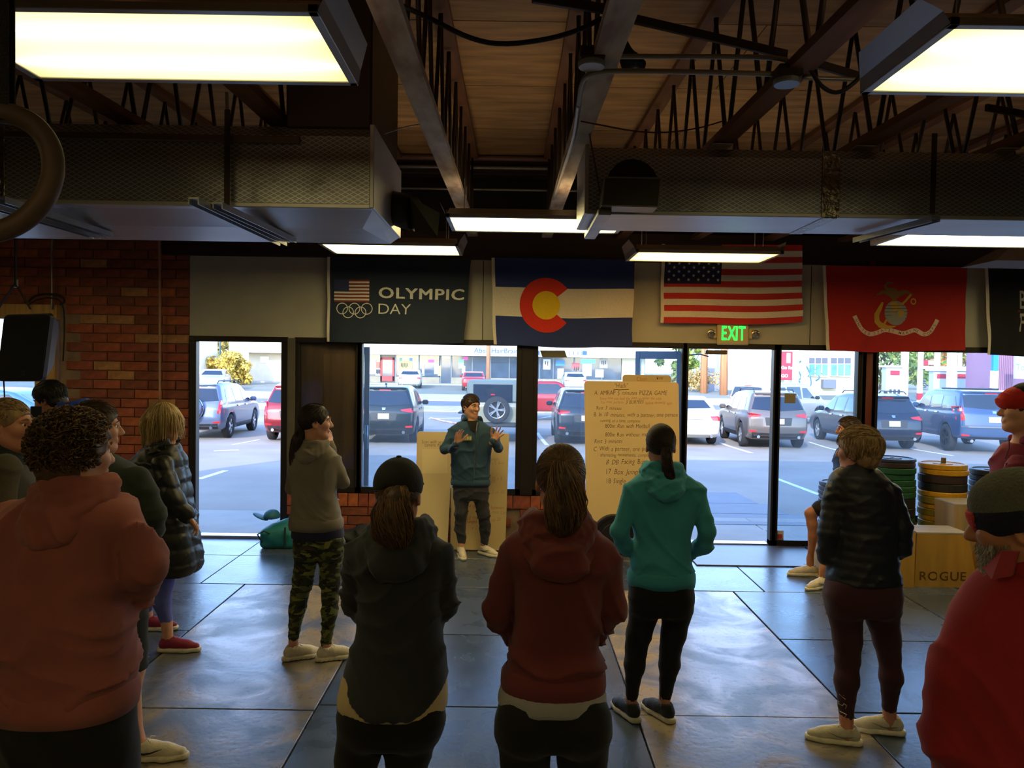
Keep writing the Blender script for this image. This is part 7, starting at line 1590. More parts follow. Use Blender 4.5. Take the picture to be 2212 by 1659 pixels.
# ---- materials for the clothes
C = {n: clothm(n, c) for n, c in {'rust': (150, 84, 76), 'olive': (86, 78, 62), 'royal': (34, 78, 190), 'pine': (40, 50, 44), 'heather': (124, 116, 104), 'charcoal': (42, 44, 50), 'maroon': (104, 42, 44), 'slateteal': (44, 74, 98), 'teal': (60, 152, 168), 'blackpant': (13, 13, 16), 'wine': (60, 24, 36), 'navytee': (30, 62, 104), 'crimson': (150, 24, 32), 'plum': (128, 40, 66), 'greypant': (50, 50, 58), 'cream': (198, 176, 132), 'greytee': (150, 148, 146), 'shortblack': (15, 15, 17), 'periwinkle': (92, 102, 182), 'navyband': (28, 30, 62)}.items()}
nyl = mat('nylon_black', (26, 27, 26), .45, noise=(8, .2), bump=(30, .2)); nyn = mat('nylon_navy', (26, 30, 42), .5, noise=(8, .2), bump=(30, .3))
def camo_mat():
    m = mat('camo_print', (60, 66, 36), .85); nt = m.node_tree; b = nt.nodes['Principled BSDF']; tc = nt.nodes.new('ShaderNodeTexCoord'); mp = nt.nodes.new('ShaderNodeMapping'); mp.inputs['Scale'].default_value = (1, 1, 2.2); nt.links.new(tc.outputs['Object'], mp.inputs[0])
    prev = None
    for i, (s, c, lo) in enumerate(((9, (88, 96, 48), .50), (12, (24, 24, 20), .56), (10, (128, 128, 62), .60), (14, (62, 50, 34), .64))):
        t = nt.nodes.new('ShaderNodeTexNoise'); t.inputs['Scale'].default_value = s; t.inputs['Detail'].default_value = 1.5; t.inputs['Distortion'].default_value = .8; t.noise_dimensions = '4D'; t.inputs['W'].default_value = i * 7.3; nt.links.new(mp.outputs[0], t.inputs['Vector'])
        g = nt.nodes.new('ShaderNodeMath'); g.operation = 'GREATER_THAN'; g.inputs[1].default_value = lo; nt.links.new(t.outputs[0], g.inputs[0]); x = nt.nodes.new('ShaderNodeMixRGB'); x.inputs[2].default_value = (*lin(c), 1)
        if prev is None: x.inputs[1].default_value = (*lin((44, 50, 30)), 1)
        else: nt.links.new(prev, x.inputs[1])
        nt.links.new(g.outputs[0], x.inputs[0]); prev = x.outputs[0]
    nt.links.new(prev, b.inputs['Base Color']); return m
def sm_(n, c, r=.6): return mat('shoe_' + n, c, r, noise=(40, .1), bump=(120, .2))
swh, ssol, sbk, smg, sgr = sm_('white', (216, 206, 186)), sm_('sole', (222, 214, 190)), sm_('black', (30, 34, 38)), sm_('magenta', (140, 32, 66)), sm_('pale', (196, 188, 168)); sgn = sm_('green', (30, 90, 80)); acc = sm_('grey', (120, 116, 112)); blk_s = sm_('dark', (26, 26, 30))
def lowleg(x, Y, x2=None):   # knee-to-ankle below the frame
    return [(x, .50, 0, .07), (x, .40, -.02, .06), (x2 or x, .12, 0, .038)]
PZ = lambda z, Y: 785 + (2 - z) * FPX / Y
# --- the instructor
p = person(dict(Y=7.85, seed=9, yaw=172, label='man in a blue-grey zip hoodie and dark joggers speaking with both hands raised', skin='fair', head=((1018, 879, 0), 140, 2, 1.0), hair=('short', 'brown', None, 420),
    torso=[(906, 1003, 1037, .055), (915, 984, 1052, .085), (925, 970, 1064, .105), (950, 968, 1066, .115), (985, 973, 1060, .11), (1020, 974, 1059, .11), (1041, 975, 1058, .112)],
    arms=[[(977, 934, 0, .052), (960, 972, -.06, .048), (978, 968, -.18, .043), (987, 958, -.28, .036)], [(1060, 932, 0, .052), (1077, 968, -.06, .048), (1072, 962, -.18, .043), (1065, 952, -.27, .036)]],
    hands=[((.18, -.25, .9), (.55, -.8, .1), 1, .28, .12), ((.55, -.2, .75), (-.15, -1, .1), -1, .10, .34)],
    hips=[(1030, 979, 1055, .10), (1060, 978, 1057, .11), (1080, 980, 1056, .10)], legs=[[(999, 1072, 0, .082), (996, 1108, -.02, .066), (994, 1140, 0, .058), (997, 1171, 0, .045)], [(1037, 1072, 0, .082), (1044, 1108, -.0, .066), (1048, 1140, .05, .058), (1047, 1169, .08, .045)]],
    ankles=[((997, 1172, 0, .034), (996, 1184, 0, .034)), ((1047, 1168, .08, .034), (1046, 1180, .08, .034))],
    top=dict(mat=C['slateteal'], warp=[folds(3, .010, 1.6)], hood=.8, band=.03), bottom=dict(mat=C['greypant'], name='joggers', warp=[folds(4, .010, 2.2)]),
    shoes=[((996, 1180, 0), 168, swh, ssol, dict(acc=blk_s)), ((1046, 1178, .08), 132, swh, ssol, dict(acc=blk_s))]))
J = p['J']; e = p['e']
q = [J(1031, 912, -.10), J(1029, 930, -.125), J(1026, 970, -.12), J(1024, 1010, -.12), J(1024, 1044, -.12)]; MB().tube(q, .004, 6).build('zipper', mat('zip_metal', (150, 150, 150), .3, .8), p['top'])
b = MB(); b.add([J(1008, 909, -.085), J(1034, 909, -.085), J(1026, 934, -.118), J(1020, 930, -.118), J(1012, 920, -.106)], [(0, 1, 2, 3, 4)]); b.build('undershirt', mat('tee_black', (16, 16, 18), .9), p['top'])
b = MB(); o = J(1001, 952, -.135); b.box(o + np.array([0, -.004, 0]), o + np.array([.085, .004, .052]), .002); b.build('chest_badge', mat('badge_olive', (110, 112, 66), .8), p['top']); b = MB()
for i in range(3): b.box(o + np.array([.008 + i * .026, -.006, .01]), o + np.array([.028 + i * .026, -.003, .042]), .001)
b.build('badge_print', mat('badge_ink', (186, 180, 130), .8), p['top'])
for s in (-1, 1): MB().tube([J(1025 + s * 9, 918, -.125), J(1025 + s * 11, 940, -.13), J(1025 + s * 10 - 3, 962, -.128)], .003, 5).build('drawstring', C['slateteal'], p['top'])
# --- woman in grey hoodie and camouflage leggings
p = person(dict(Y=5.05, seed=6, yaw=35, fem=True, label='woman in a grey hoodie and camouflage leggings with a long dark ponytail', skin='fair', head=((682, 913, 0), 72, 0, .98), hair=('pony', 'darkbrown', [(654, 926, -.0, .022), (642, 950, -.02, .036), (639, 990, -.04, .040), (644, 1030, -.05, .034), (650, 1068, -.05, .012)]),
    torso=[(960, 658, 708, .055), (972, 638, 724, .085), (990, 624, 734, .10), (1020, 624, 732, .11), (1060, 630, 726, .105), (1105, 628, 736, .112), (1128, 627, 739, .118)],
    arms=[[(638, 1000, .02, .050), (630, 1055, .06, .045), (690, 1068, .2, .038)], [(722, 998, .0, .052), (741, 1042, .04, .046), (722, 1000, .16, .038), (713, 962, .16, .032)]], hands=[None, ((-.35, .1, 1), (-.9, .4, 0), -1, .75, .05)],
    hips=[(1140, 634, 740, .105), (1175, 633, 743, .115), (1205, 638, 741, .105)], legs=[[(662, 1195, 0, .082), (654, 1255, 0, .066), (647, 1290, .02, .055), (641, 1320, -.01, .052), (634, 1378, .0, .036)], [(715, 1195, 0, .082), (713, 1255, 0, .066), (713, 1292, .02, .055), (712, 1325, -.01, .051), (704, 1392, .0, .036)]],
    ankles=[((634, 1370, 0, .032), (634, 1400, 0, .032)), ((705, 1385, 0, .032), (706, 1412, 0, .032))], under=(C['navyband'], [(1138, 631, 741, .118), (1162, 630, 743, .12)], 0),
    top=dict(mat=C['heather'], warp=[folds(13, .009, 1.5)], hood=.72, band=.045), bottom=dict(mat=camo_mat(), warp=[folds(14, .007, 2.4, .2)], glute=[(664, 1185, -.04, .9), (715, 1185, -.04, .9)]),
    shoes=[((634, 1400, 0), 62, swh, ssol, dict(wv=1, L=.25)), ((706, 1412, 0), 66, swh, ssol, dict(wv=1, L=.25))]))
# --- blonde woman in black quilted coat
p = person(dict(Y=5.2, seed=5, yaw=90, fem=True, label='blonde woman in a long black quilted coat, blue leggings and magenta shoes', skin='fair', head=((356, 914, 0), 88, 0, 1.0), hair=('loose', 'blonde', None, 900),
    torso=[(958, 328, 384, .07), (972, 306, 392, .12), (995, 287, 399, .16), (1050, 290, 407, .18), (1110, 292, 414, .19), (1170, 296, 428, .2), (1215, 300, 435, .2), (1236, 306, 424, .2)],
    arms=[[(350, 1003, -.165, .064), (376, 1082, -.2, .060), (402, 1112, -.18, .054)], [(362, 1003, .165, .064), (388, 1082, .2, .060), (410, 1115, .16, .054)]],
    hips=[(1200, 318, 392, .14), (1235, 322, 388, .14)], legs=[[(352, 1225, -.06, .085), (352, 1262, -.05, .066), (350, 1300, -.05, .056), (359, 1338, -.04, .042)], [(345, 1225, .1, .085), (335, 1255, .22, .062), (322, 1290, .32, .052), (318, 1315, .36, .038)]],
    ankles=[((359, 1335, -.04, .038), (364, 1392, -.04, .034)), ((318, 1310, .36, .034), (320, 1348, .37, .033))],
    top=dict(mat=nyl, name='coat', warp=[quilt(.105, .014, .18), folds(7, .005, 3)], hood=.95, hoodz=.01, ends=False, step=.0105), bottom=dict(mat=C['periwinkle'], warp=[folds(8, .003, 3)]),
    shoes=[((366, 1395, -.04), 86, smg, ssol, dict(L=.275, lace=smg)), ((322, 1350, .37), 86, smg, ssol, dict(L=.275, lace=smg))]))
# --- woman with the black cap
p = person(dict(Y=2.75, seed=7, yaw=0, fem=True, label='woman in a black cap and charcoal hoodie seen from behind', skin='fair', head=((862, 1068, 0), 8, 2, .99), hair=('pony', 'auburn', [(860, 1052, -.100, .024), (852, 1080, -.135, .046), (846, 1115, -.145, .060), (848, 1150, -.14, .062), (858, 1195, -.12, .02)], 900, True),
    torso=[(1140, 826, 906, .06), (1158, 785, 945, .09), (1180, 762, 970, .115), (1215, 762, 970, .125), (1270, 774, 956, .13), (1340, 770, 956, .13), (1400, 762, 962, .138), (1460, 748, 969, .152), (1500, 742, 970, .170), (1522, 744, 968, .172)],
    arms=[[(776, 1205, 0, .062), (768, 1300, .05, .054), (800, 1345, .2, .046), (850, 1340, .26, .038)], [(948, 1205, 0, .062), (957, 1308, .04, .056), (925, 1350, .2, .046), (880, 1340, .26, .038)]],
    hips=[(1470, 752, 950, .115), (1515, 737, 961, .138), (1555, 733, 960, .148), (1600, 745, 945, .12)], legs=[[(788, 1560, 0, .100), (770, 1640, 0, .076), (766, 1703, .0, .062), (764, .40, -.02, .058), (766, .12, 0, .038)], [(898, 1560, 0, .100), (880, 1640, 0, .074), (872, 1703, .0, .060), (872, .40, -.02, .056), (870, .12, 0, .038)]],
    under=(C['cream'], [(1430, 758, 960, .125), (1465, 738, 966, .140), (1500, 731, 968, .152), (1524, 730, 967, .154)], 0),
    top=dict(mat=C['charcoal'], warp=[folds(21, .012, 1.6, .6)], hood=1.0, hoodz=.01, hem=.11), bottom=dict(mat=C['blackpant'], warp=[folds(22, .003, 2)], glute=[(795, 1545, -.06, 1.05), (898, 1545, -.06, 1.05)]),
    shoes=[((764, .1, 0), -6, sbk, ssol), ((872, .1, 0), 6, sbk, ssol)]))
cap_hat(p, mat('cap_black', (14, 14, 15), .85, bump=(200, .3)), arch=True, t=.010)
# --- woman in maroon hoodie
p = person(dict(Y=2.65, seed=8, yaw=0, fem=True, label='woman in a maroon hoodie with a high light brown ponytail seen from behind', skin='rosy', head=((1211, 1040, 0), 4, 0, 1.02), hair=('pony', 'auburn', [(1214, 1000, -.105, .024), (1220, 1045, -.145, .048), (1222, 1095, -.145, .062), (1214, 1140, -.125, .045), (1212, 1168, -.11, .01)], 800),
    torso=[(1128, 1160, 1250, .06), (1146, 1118, 1290, .09), (1165, 1090, 1322, .11), (1200, 1088, 1326, .125), (1260, 1104, 1308, .13), (1330, 1108, 1300, .13), (1390, 1100, 1296, .125), (1430, 1092, 1302, .13), (1462, 1086, 1304, .135)],
    arms=[[(1112, 1198, 0, .064), (1074, 1318, .03, .056), (1110, 1370, .16, .048), (1165, 1372, .24, .04)], [(1300, 1198, 0, .064), (1323, 1310, .03, .057), (1285, 1365, .16, .048), (1235, 1372, .24, .04)]],
    hips=[(1480, 1092, 1298, .115), (1512, 1080, 1309, .138), (1550, 1069, 1319, .155), (1600, 1080, 1308, .125)], legs=[[(1132, 1580, 0, .104), (1134, 1650, 0, .082), (1134, 1735, 0, .064), (1134, .40, -.02, .06), (1134, .12, 0, .038)], [(1258, 1580, 0, .104), (1258, 1650, 0, .082), (1256, 1735, 0, .064), (1256, .40, -.02, .06), (1256, .12, 0, .038)]],
    under=(C['greytee'], [(1455, 1092, 1298, .12), (1490, 1078, 1308, .148), (1517, 1074, 1311, .154)], 0),
    top=dict(mat=C['maroon'], warp=[folds(31, .014, 1.5, .7)], hood=1.05, hoodz=.01, band=.055), bottom=dict(mat=C['blackpant'], warp=[folds(32, .003, 2)], glute=[(1138, 1560, -.07, 1.12), (1254, 1560, -.07, 1.12)]),
    shoes=[((1134, .1, 0), -6, sbk, ssol), ((1256, .1, 0), 6, sbk, ssol)]))
# --- woman in teal hoodie
p = person(dict(Y=4.27, seed=10, yaw=0, fem=True, label='woman in a teal hoodie and black leggings with hands in her pockets', skin='fair', head=((1427, 964, 0), 6, 0, .98), hair=('pony', 'darkbrown', [(1437, 962, -.098, .018), (1440, 990, -.12, .026), (1446, 1030, -.12, .028), (1450, 1075, -.10, .010)], 620),
    torso=[(1014, 1402, 1462, .055), (1026, 1378, 1490, .085), (1042, 1358, 1508, .105), (1075, 1350, 1518, .12), (1120, 1360, 1502, .12), (1165, 1370, 1490, .115), (1200, 1364, 1494, .12), (1244, 1358, 1499, .13)],
    arms=[[(1366, 1062, 0, .060), (1340, 1148, -.04, .052), (1348, 1178, .02, .050), (1382, 1192, .12, .042)], [(1502, 1062, 0, .060), (1528, 1148, -.04, .052), (1520, 1180, .02, .050), (1484, 1196, .12, .042)]], hands=['no', 'no'],
    hips=[(1245, 1360, 1498, .12), (1290, 1357, 1499, .138), (1325, 1362, 1494, .12)], legs=[[(1393, 1318, 0, .088), (1380, 1370, 0, .068), (1374, 1402, .0, .058), (1371, 1435, -.02, .056), (1364, 1508, 0, .034)], [(1462, 1318, 0, .088), (1455, 1370, 0, .068), (1448, 1402, .0, .057), (1446, 1435, -.02, .056), (1436, 1508, 0, .034)]],
    ankles=[((1364, 1500, 0, .031), (1363, 1535, 0, .031)), ((1436, 1500, 0, .031), (1436, 1536, 0, .031))],
    top=dict(mat=C['teal'], warp=[folds(41, .010, 1.5)], hood=.98, hoodz=.01, band=.05), bottom=dict(mat=C['blackpant'], warp=[folds(42, .003, 2)], glute=[(1396, 1295, -.06, 1.0), (1460, 1295, -.06, 1.0)]),
    shoes=[((1363, 1535, 0), -24, sbk, ssol, dict(L=.25)), ((1436, 1535, 0), -30, sbk, ssol, dict(L=.25))]))
# --- woman in navy quilted jacket
p = person(dict(Y=4.02, seed=11, yaw=-15, fem=True, label='short-haired woman in a navy quilted jacket and wine red leggings', skin='rosy', head=((1853, 976, 0), -42, 0, 1.0), hair=('crop', 'sandy', None, 900),
    torso=[(1010, 1818, 1890, .06), (1022, 1800, 1905, .09), (1040, 1792, 1920, .11), (1075, 1792, 1930, .125), (1130, 1802, 1930, .13), (1190, 1800, 1932, .135), (1235, 1790, 1938, .138), (1256, 1786, 1945, .14)],
    arms=[[(1806, 1066, 0, .062), (1792, 1150, -.02, .060), (1790, 1200, .02, .056), (1835, 1222, .2, .044)], [(1920, 1066, 0, .062), (1943, 1140, -.02, .062), (1944, 1178, .0, .058), (1900, 1215, .2, .044)]],
    hips=[(1245, 1788, 1942, .13), (1285, 1780, 1944, .145), (1325, 1786, 1942, .13)], legs=[[(1826, 1325, 0, .092), (1831, 1385, 0, .070), (1831, 1421, .0, .060), (1829, 1470, -.02, .060), (1828, 1545, 0, .038)], [(1905, 1325, .02, .092), (1916, 1385, .05, .068), (1921, 1415, .06, .056), (1925, 1462, .05, .058), (1921, 1528, .1, .038)]],
    ankles=[((1828, 1540, 0, .036), (1829, 1592, 0, .034)), ((1921, 1522, .1, .036), (1922, 1574, .12, .034))],
    top=dict(mat=nyn, name='jacket', warp=[quilt(.050, .006), folds(51, .006, 2)], collar=(.055, .062, nyn), ends=False, hood=None), bottom=dict(mat=C['wine'], warp=[folds(52, .003, 2)], glute=[(1830, 1290, -.06, 1.05), (1905, 1290, -.05, 1.05)]),
    shoes=[((1829, 1596, 0), -76, sgr, ssol, dict(acc=acc)), ((1922, 1578, .12), -78, sgr, ssol, dict(acc=acc))]))
J = p['J']; b = MB()   # letters down the calf, as strokes wrapped on the leg
def calf(px, py):
    cx = np.interp(py, [1462, 1545], [1829, 1828]); rr_ = np.interp(py, [1462, 1545], [.060, .040]); o = J(cx, py, 0); dx = max(-.98, min(.98, (px - cx) / 412. / rr_)); return o + np.array([dx * (rr_ + .004), -math.sqrt(1 - dx * dx) * (rr_ + .004) - .012, 0])
for St in ([(1803, 1466), (1812, 1468), (1815, 1479), (1804, 1476)], [(1805, 1487), (1809, 1494), (1803, 1490)], [(1809, 1494), (1815, 1492)], [(1809, 1494), (1817, 1501)], [(1808, 1511), (1809, 1517), (1813, 1517), (1815, 1511), (1819, 1514), (1818, 1521)], [(1811, 1532), (1820, 1534), (1818, 1539)]):
    b.tube([calf(*q) for q in St], .0035, 5, flat=.5)
b.build('printed_letters', mat('print_pale', (206, 190, 190), .7), p['bot'])
# --- seated man by the plates
p = person(dict(Y=7.3, seed=12, yaw=-90, label='seated man in a blue shirt, dark shorts and white shoes beside the plate stacks', skin='tan', head=((1832, 929, 0), -82, 0, 1.0), hair=('short', 'brown', None, 420),
    torso=[(962, 1818, 1850, .06), (972, 1808, 1864, .11), (990, 1802, 1880, .16), (1030, 1804, 1888, .17), (1075, 1810, 1890, .17), (1098, 1814, 1892, .165)],
    arms=[[(1848, 988, -.17, .056), (1840, 1040, -.2, .046), (1806, 1072, -.1, .036), (1790, 1088, -.05, .03)], [(1842, 988, .17, .056), (1836, 1040, .2, .046), (1806, 1072, .1, .036), (1790, 1086, .03, .03)]],
    hips=[(1080, 1822, 1890, .15), (1108, 1818, 1892, .15)], legs=[[(1862, 1098, -.08, .088), (1800, 1094, -.1, .080), (1772, 1098, -.08, .068), (1750, 1108, -.05, .058), (1754, 1130, -.05, .056), (1756, 1160, -.04, .052), (1750, 1208, 0, .036)], [(1866, 1098, .08, .088), (1830, 1094, -.1, .080), (1808, 1098, -.2, .068), (1792, 1110, -.32, .058), (1790, 1135, -.34, .054), (1784, 1175, -.38, .05), (1778, 1235, -.40, .036)]],
    ankles=[((1750, 1205, 0, .034), (1750, 1228, 0, .034)), ((1778, 1230, -.4, .034), (1778, 1256, -.4, .034))],
    top=dict(mat=C['navytee'], name='shirt', warp=[folds(61, .009, 2)], n=2, step=.012, ends=False), bottom=dict(mat=C['shortblack'], name='shorts', n=3, grow=.012, k=.03, warp=[folds(62, .006, 3)]),
    shoes=[((1750, 1225, 0), -90, swh, ssol, dict(L=.29)), ((1778, 1255, -.40), -118, swh, ssol, dict(L=.29, acc=acc))]))
# --- man in dusty red hoodie, near left
p = person(dict(Y=2.25, seed=1, yaw=8, label='large man in a dusty red hoodie and black shorts at the left, seen from behind', skin='fair', head=((164, 985, 0), 34, 0, .97), hair=('curly', 'curly', None, 2600),
    torso=[(1052, 118, 215, .07), (1068, 70, 258, .10), (1088, 25, 290, .125), (1120, -5, 300, .145), (1190, -10, 272, .155), (1280, -12, 268, .16), (1370, -15, 282, .16), (1440, -8, 288, .155), (1492, -4, 286, .15)],
    arms=[[(35, 1138, 0, .080), (-30, 1240, .03, .070), (20, 1300, .2, .055), (90, 1300, .28, .045)], [(252, 1138, 0, .080), (307, 1222, .03, .072), (300, 1268, .12, .060), (225, 1282, .27, .045)]],
    hips=[(1480, 8, 282, .14), (1560, 8, 286, .155), (1659, 8, 290, .155), (.70, 12, 286, .14)], legs=[[(85, .82, 0, .108), (80, .60, 0, .10), (78, .50, 0, .098), (78, .40, 0, .060), (78, .12, 0, .042)], [(215, .82, 0, .108), (222, .60, 0, .10), (224, .50, 0, .098), (224, .40, 0, .060), (224, .12, 0, .042)]],
    top=dict(mat=C['rust'], warp=[folds(71, .015, 1.4, .8)], hood=.95, hoodz=.0, band=.05), bottom=dict(mat=C['shortblack'], name='shorts', n=3, warp=[folds(72, .008, 1.4, .1)], cut=.50),
    shoes=[((78, .1, 0), -6, sbk, ssol), ((224, .1, 0), 10, sbk, ssol)]))
# --- man at the far left in profile
p = person(dict(Y=3.6, seed=2, yaw=90, label='man with short reddish hair in an olive jacket in profile at the left edge', skin='rosy', head=((20, 921, 0), 86, 0, 1.04), hair=('buzz', 'sandy', None, 1500),
    torso=[(972, -16, 30, .07), (988, -26, 36, .12), (1012, -42, 44, .17), (1060, -52, 54, .2), (1150, -54, 60, .2), (1250, -52, 64, .19), (1300, -50, 60, .18)],
    arms=[[(12, 1008, -.18, .064), (2, 1110, -.21, .056), (40, 1160, -.12, .044), (70, 1165, -.05, .036)], [(16, 1008, .18, .064), (8, 1110, .21, .056), (44, 1160, .12, .044), (72, 1165, .05, .036)]],
    hips=[(1280, -44, 52, .15), (1330, -44, 54, .16), (1360, -40, 50, .15)], legs=[[(4, 1350, -.08, .095), (4, .50, -.1, .068), (0, .35, -.1, .062), (-6, .12, -.1, .046)], [(6, 1350, .1, .095), (10, .50, .25, .068), (8, .35, .32, .062), (4, .12, .36, .046)]],
    top=dict(mat=C['olive'], name='jacket', warp=[folds(81, .009, 1.5)], collar=(.04, .066, C['pine'])), bottom=dict(mat=C['blackpant'], name='trousers', warp=[folds(82, .006, 2)]),
    shoes=[((-6, .1, -.1), 90, sgn, ssol), ((4, .1, .36), 90, sgn, ssol)]))
# --- man in dark green fleece behind the red hoodie
p = person(dict(Y=3.75, seed=4, yaw=35, label='man in a dark green fleece and black shorts half hidden behind the red hoodie', skin='fair', head=((209, 926, 0), 62, 0, 1.04), hair=('short', 'brown', None, 420),
    torso=[(984, 178, 240, .07), (998, 158, 275, .11), (1020, 148, 305, .14), (1070, 145, 322, .16), (1140, 150, 322, .16), (1220, 158, 312, .155), (1278, 162, 312, .15)],
    arms=[[(170, 1035, .05, .066), (165, 1120, .1, .058), (220, 1170, .22, .044)], [(298, 1035, -.04, .066), (332, 1112, -.04, .062), (328, 1145, .02, .056), (268, 1168, .18, .044)]],
    hips=[(1262, 176, 308, .14), (1310, 174, 312, .15), (1345, 178, 310, .14)], legs=[[(208, 1330, 0, .094), (206, 1400, 0, .092), (205, 1444, 0, .092), (206, 1470, 0, .056), (204, 1600, 0, .04)], [(276, 1330, 0, .094), (276, 1400, 0, .092), (276, 1444, 0, .092), (282, 1475, 0, .056), (296, 1600, 0, .04)]],
    ankles=[((296, 1590, 0, .034), (304, 1622, 0, .034))], top=dict(mat=C['pine'], name='fleece', warp=[folds(91, .008, 1.6)], collar=(.035, .064, C['pine'])), bottom=dict(mat=C['shortblack'], name='shorts', n=3, warp=[folds(92, .007, 2, .1)], cut=(V3(at(276, 1446, 3.75))[2])),
    shoes=[((204, .1, 0), 50, swh, ssol, dict(acc=blk_s)), ((306, .1, 0), 84, swh, ssol, dict(L=.30, acc=blk_s))]))
# --- man in royal blue hoodie by the wooden window
p = person(dict(Y=5.35, seed=3, yaw=-100, label='dark-haired man in a royal blue hoodie looking down by the wooden window', skin='tan', head=((108, 864, 0), -84, 22, 1.0), hair=('wavy', 'black', None, 560),
    torso=[(882, 132, 180, .07), (898, 100, 192, .11), (928, 48, 200, .15), (980, 30, 205, .17), (1040, 28, 205, .17), (1100, 36, 200, .16), (1140, 40, 196, .16)],
    arms=[[(120, 938, -.18, .058), (95, 990, -.22, .05), (78, 948, -.24, .042), (72, 932, -.24, .032)], [(110, 938, .18, .058), (90, 990, .22, .05), (66, 985, .1, .038)]], hands=[((-.2, 0, 1), (-.5, .9, 0), 1, .5, .1), None],
    hips=[(1130, 48, 188, .14), (1180, 50, 188, .15)], legs=[[(110, 1175, -.09, .09), (105, .50, -.1, .066), (105, .35, -.1, .06), (105, .1, -.1, .045)], [(112, 1175, .1, .09), (112, .50, .1, .066), (112, .35, .1, .06), (112, .1, .1, .045)]],
    top=dict(mat=C['royal'], warp=[folds(95, .011, 1.6)], hood=1.0, hoodz=.03), bottom=dict(mat=C['blackpant'], name='trousers'), shoes=[((105, .1, -.1), -90, sbk, ssol), ((112, .1, .1), -90, sbk, ssol)]))
J = p['J']; b = MB(); o = J(34, 972, -.17)
stamp(b, text_geo('AIR', .075, .003), lambda x, y: o + np.array([x, -.012 - .02 * math.sin(x * 20), y])); stamp(b, text_geo('F', .075, .003, shear=.5), lambda x, y: o + np.array([x * 1.4 + .02, -.012, y - .075])); b.build('lettering', mat('print_cream', (206, 200, 160), .8), p['top'])
a = at(78, 892, 5.12); MB().box((a.x - .038, 5.115, a.z - .045), (a.x + .038, 5.125, a.z + .045), .004).build('phone', mat('phone_dark', (40, 42, 52), .3), None, 'dark phone held up by the man in royal blue', 'phone')
# --- man with red and black hat at the right edge
p = person(dict(Y=4.4, seed=13, yaw=-80, label='man in a plum red hoodie and red and black hat at the right edge', skin='fair', head=((2206, 888, 0), -76, -2, 1.05), hair=('buzz', 'brown', None, 200, True),
    torso=[(955, 2182, 2250, .07), (968, 2166, 2270, .11), (990, 2152, 2288, .15), (1050, 2146, 2300, .18), (1150, 2140, 2305, .18), (1250, 2144, 2300, .17)],
    arms=[[(2200, 1005, -.19, .064), (2178, 1100, -.22, .056), (2150, 1150, -.1, .044)], [(2200, 1005, .19, .064), (2178, 1100, .22, .056), (2150, 1150, .1, .044)]],
    hips=[(1240, 2156, 2290, .15), (1300, 2158, 2290, .15)], legs=[[(2222, 1290, -.1, .092), (2222, .5, -.1, .066), (2222, .35, -.1, .06), (2222, .1, -.1, .045)], [(2226, 1290, .1, .092), (2226, .5, .1, .066), (2226, .35, .1, .06), (2226, .1, .1, .045)]],
    top=dict(mat=C['plum'], warp=[folds(97, .011, 1.5)], hood=.85), bottom=dict(mat=C['blackpant'], name='trousers'), shoes=[((2222, .1, -.1), -90, sbk, ssol), ((2226, .1, .1), -90, sbk, ssol)]))
hc, M, L = p['hc'], p['M'], p['L']; redk = mat('hat_red', (196, 34, 28), .85, noise=(50, .1), bump=(140, .4)); 
S = SDF(hc - .24, hc + .24, .0065); S.ell(L((0, -.005, .06)), (.096, .122, .086), M, 0).ell(L((0, .075, .045)), (.07, .055, .04), M, .03); S.plane(L((0, 0, .002)), -M[2] - M[1] * .15, .01); S.warp(folds(98, .004, 3)); h = sdf_obj(S, 'knit_hat', redk, p['e'])
S = SDF(hc - .24, hc + .24, .0065); S.ell(L((0, -.03, .09)), (.092, .10, .075), M, 0); S.plane(L((0, .02, .09)), M[1] * .8 - M[2] * .6, .0); sdf_obj(S, 'hat_top', mat('hat_black', (20, 20, 24), .85), h)
b = MB(); b.add([p['J'](2172, 1000, -.2), p['J'](2205, 1004, -.21), p['J'](2205, 1010, -.21), p['J'](2172, 1006, -.2)], [(0, 3, 2, 1)]); b.build('chest_print', mat('print_blue', (96, 72, 110), .8), p['top'])
MB().tube([p['J'](2180, 950, -.09), p['J'](2180, 968, -.13), p['J'](2172, 990, -.17)], .003, 5).build('drawstring', C['wine'], p['top'])
# --- man with beanie in red jacket, nearest on the right
p = person(dict(Y=1.98, seed=14, yaw=-30, label='bearded man in a grey beanie and crimson jacket nearest the camera on the right', skin='tan', head=((2196, 1134, 0), -58, 10, 1.05), hair=('buzz', 'grey', None, 200, True),
    torso=[(1222, 2150, 2290, .075), (1240, 2128, 2320, .10), (1275, 2098, 2370, .125), (1330, 2062, 2420, .145), (1450, 2040, 2440, .16), (1600, 2040, 2440, .165), (.85, 2040, 2440, .165), (.78, 2045, 2435, .16)],
    arms=[[(2114, 1366, 0, .080), (2072, 1460, .0, .080), (2056, 1590, .02, .078), (2090, 1720, .12, .06), (2150, 1760, .22, .045)], [(2372, 1340, 0, .080), (2420, 1500, .0, .078), (2420, 1600, .02, .074), (2380, 1740, .14, .06), (2320, 1760, .22, .045)]],
    hips=[(.86, 2075, 2405, .14), (.75, 2070, 2410, .15)], legs=[[(2165, .76, 0, .1), (2165, .5, 0, .07), (2165, .35, 0, .064), (2165, .1, 0, .048)], [(2315, .76, 0, .1), (2315, .5, 0, .07), (2315, .35, 0, .064), (2315, .1, 0, .048)]],
    top=dict(mat=C['crimson'], name='jacket', warp=[folds(99, .009, 1.2)], collar=(.055, .078, C['crimson'])), bottom=dict(mat=C['blackpant'], name='trousers'), shoes=[((2165, .1, 0), -30, sbk, ssol), ((2315, .1, 0), -30, sbk, ssol)]))
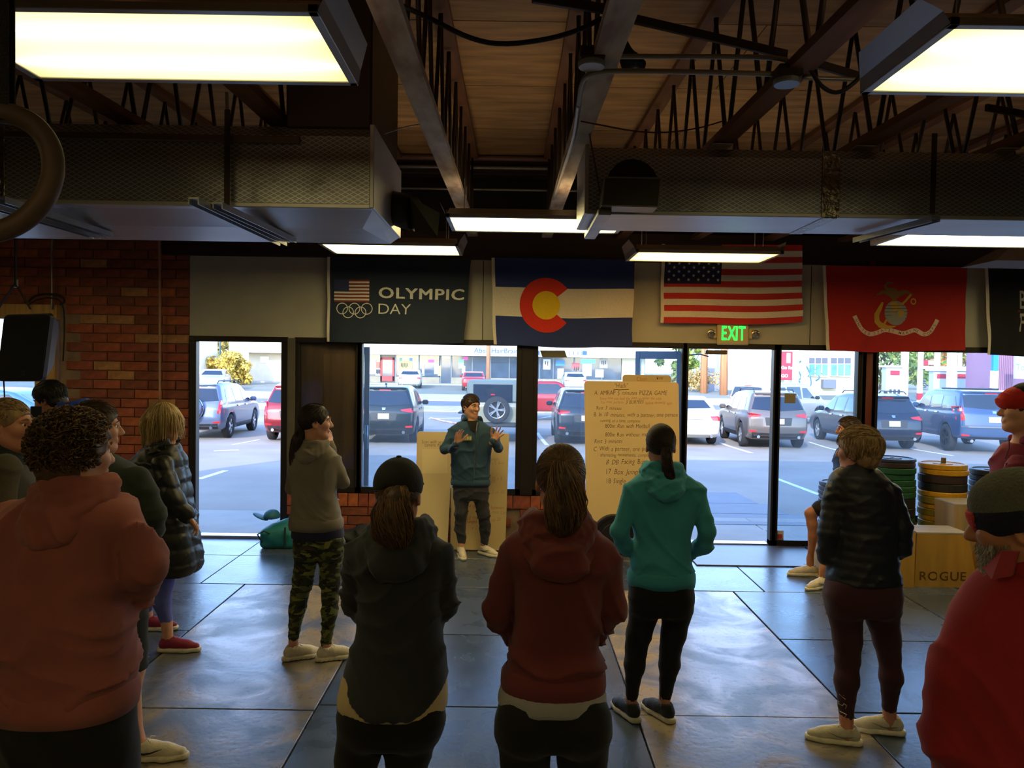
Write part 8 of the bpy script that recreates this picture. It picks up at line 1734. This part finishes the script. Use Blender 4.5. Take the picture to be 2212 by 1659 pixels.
hc, M, L = p['hc'], p['M'], p['L']; knit = mat('beanie_grey', (92, 92, 78), .95, noise=(12, .2), bump=(120, .8)); knit2 = mat('beanie_navy', (20, 24, 46), .95, bump=(120, .8))
S = SDF(hc - .24, hc + .24, .0065); S.ell(L((0, -.015, .048)), (.098, .120, .100), M, 0); S.plane(L((0, 0, .03)), -M[2] - M[1] * .1, .0); h = sdf_obj(S, 'beanie', knit, p['e'])
S = SDF(hc - .24, hc + .24, .0065); S.ell(L((0, -.015, .035)), (.100, .124, .105), M, 0); S.plane(L((0, 0, .055)), M[2] + M[1] * .1, .012); S.plane(L((0, 0, -.008)), -M[2] - M[1] * .28, .012); sdf_obj(S, 'beanie_band', knit2, h)
S = SDF(hc - .24, hc + .24, .006); S.ell(L((0, -.014, .036)), (.1025, .1265, .107), M, 0); S.plane(L((0, 0, .053)), M[2] + M[1] * .1, .006); S.plane(L((0, 0, .000)), -M[2] - M[1] * .28, .006); S.plane(L((0, .085, 0)), -M[1], 0); sdf_obj(S, 'band_patch', mat('beanie_red', (190, 52, 50), .95, bump=(120, .8)), h)
rr = random.Random(5); b = MB()
for i in range(1100):
    t_ = rr.uniform(-1.7, 1.7); zz = rr.uniform(-.115, -.035); w_ = .066 - .25 * max(0, -.085 - zz); q = np.array([w_ * math.sin(t_) * 1.02, .028 + .062 * math.cos(t_), zz]); b.cur = rr.choice((0, 1, 2)); d = np.array([math.sin(t_) * .3, math.cos(t_) * .5, -1]) * .014; b.tube([L(q), L(q + d * .6), L(q + d + np.array([rr.gauss(0, .003), rr.gauss(0, .003), 0]))], [.0010, .0009, .0004], 3, caps=False)
b.build('beard', HR['grey'], p['e'], smooth=True)
# pointed collar flap
b = MB(); J = p['J']; Pn = [J(2113, 1213, .05), J(2165, 1190, -.06), J(2200, 1192, -.10), J(2185, 1245, -.12), J(2142, 1252, -.08)]; n = len(Pn); b.add(Pn + [q + np.array([.012, .012, .0]) for q in Pn], [tuple(range(n)), tuple(reversed(range(n, 2 * n)))] + [(i, (i + 1) % n, (i + 1) % n + n, i + n) for i in range(n)]); b.build('collar_flap', C['crimson'], p['top'], fixn=True)
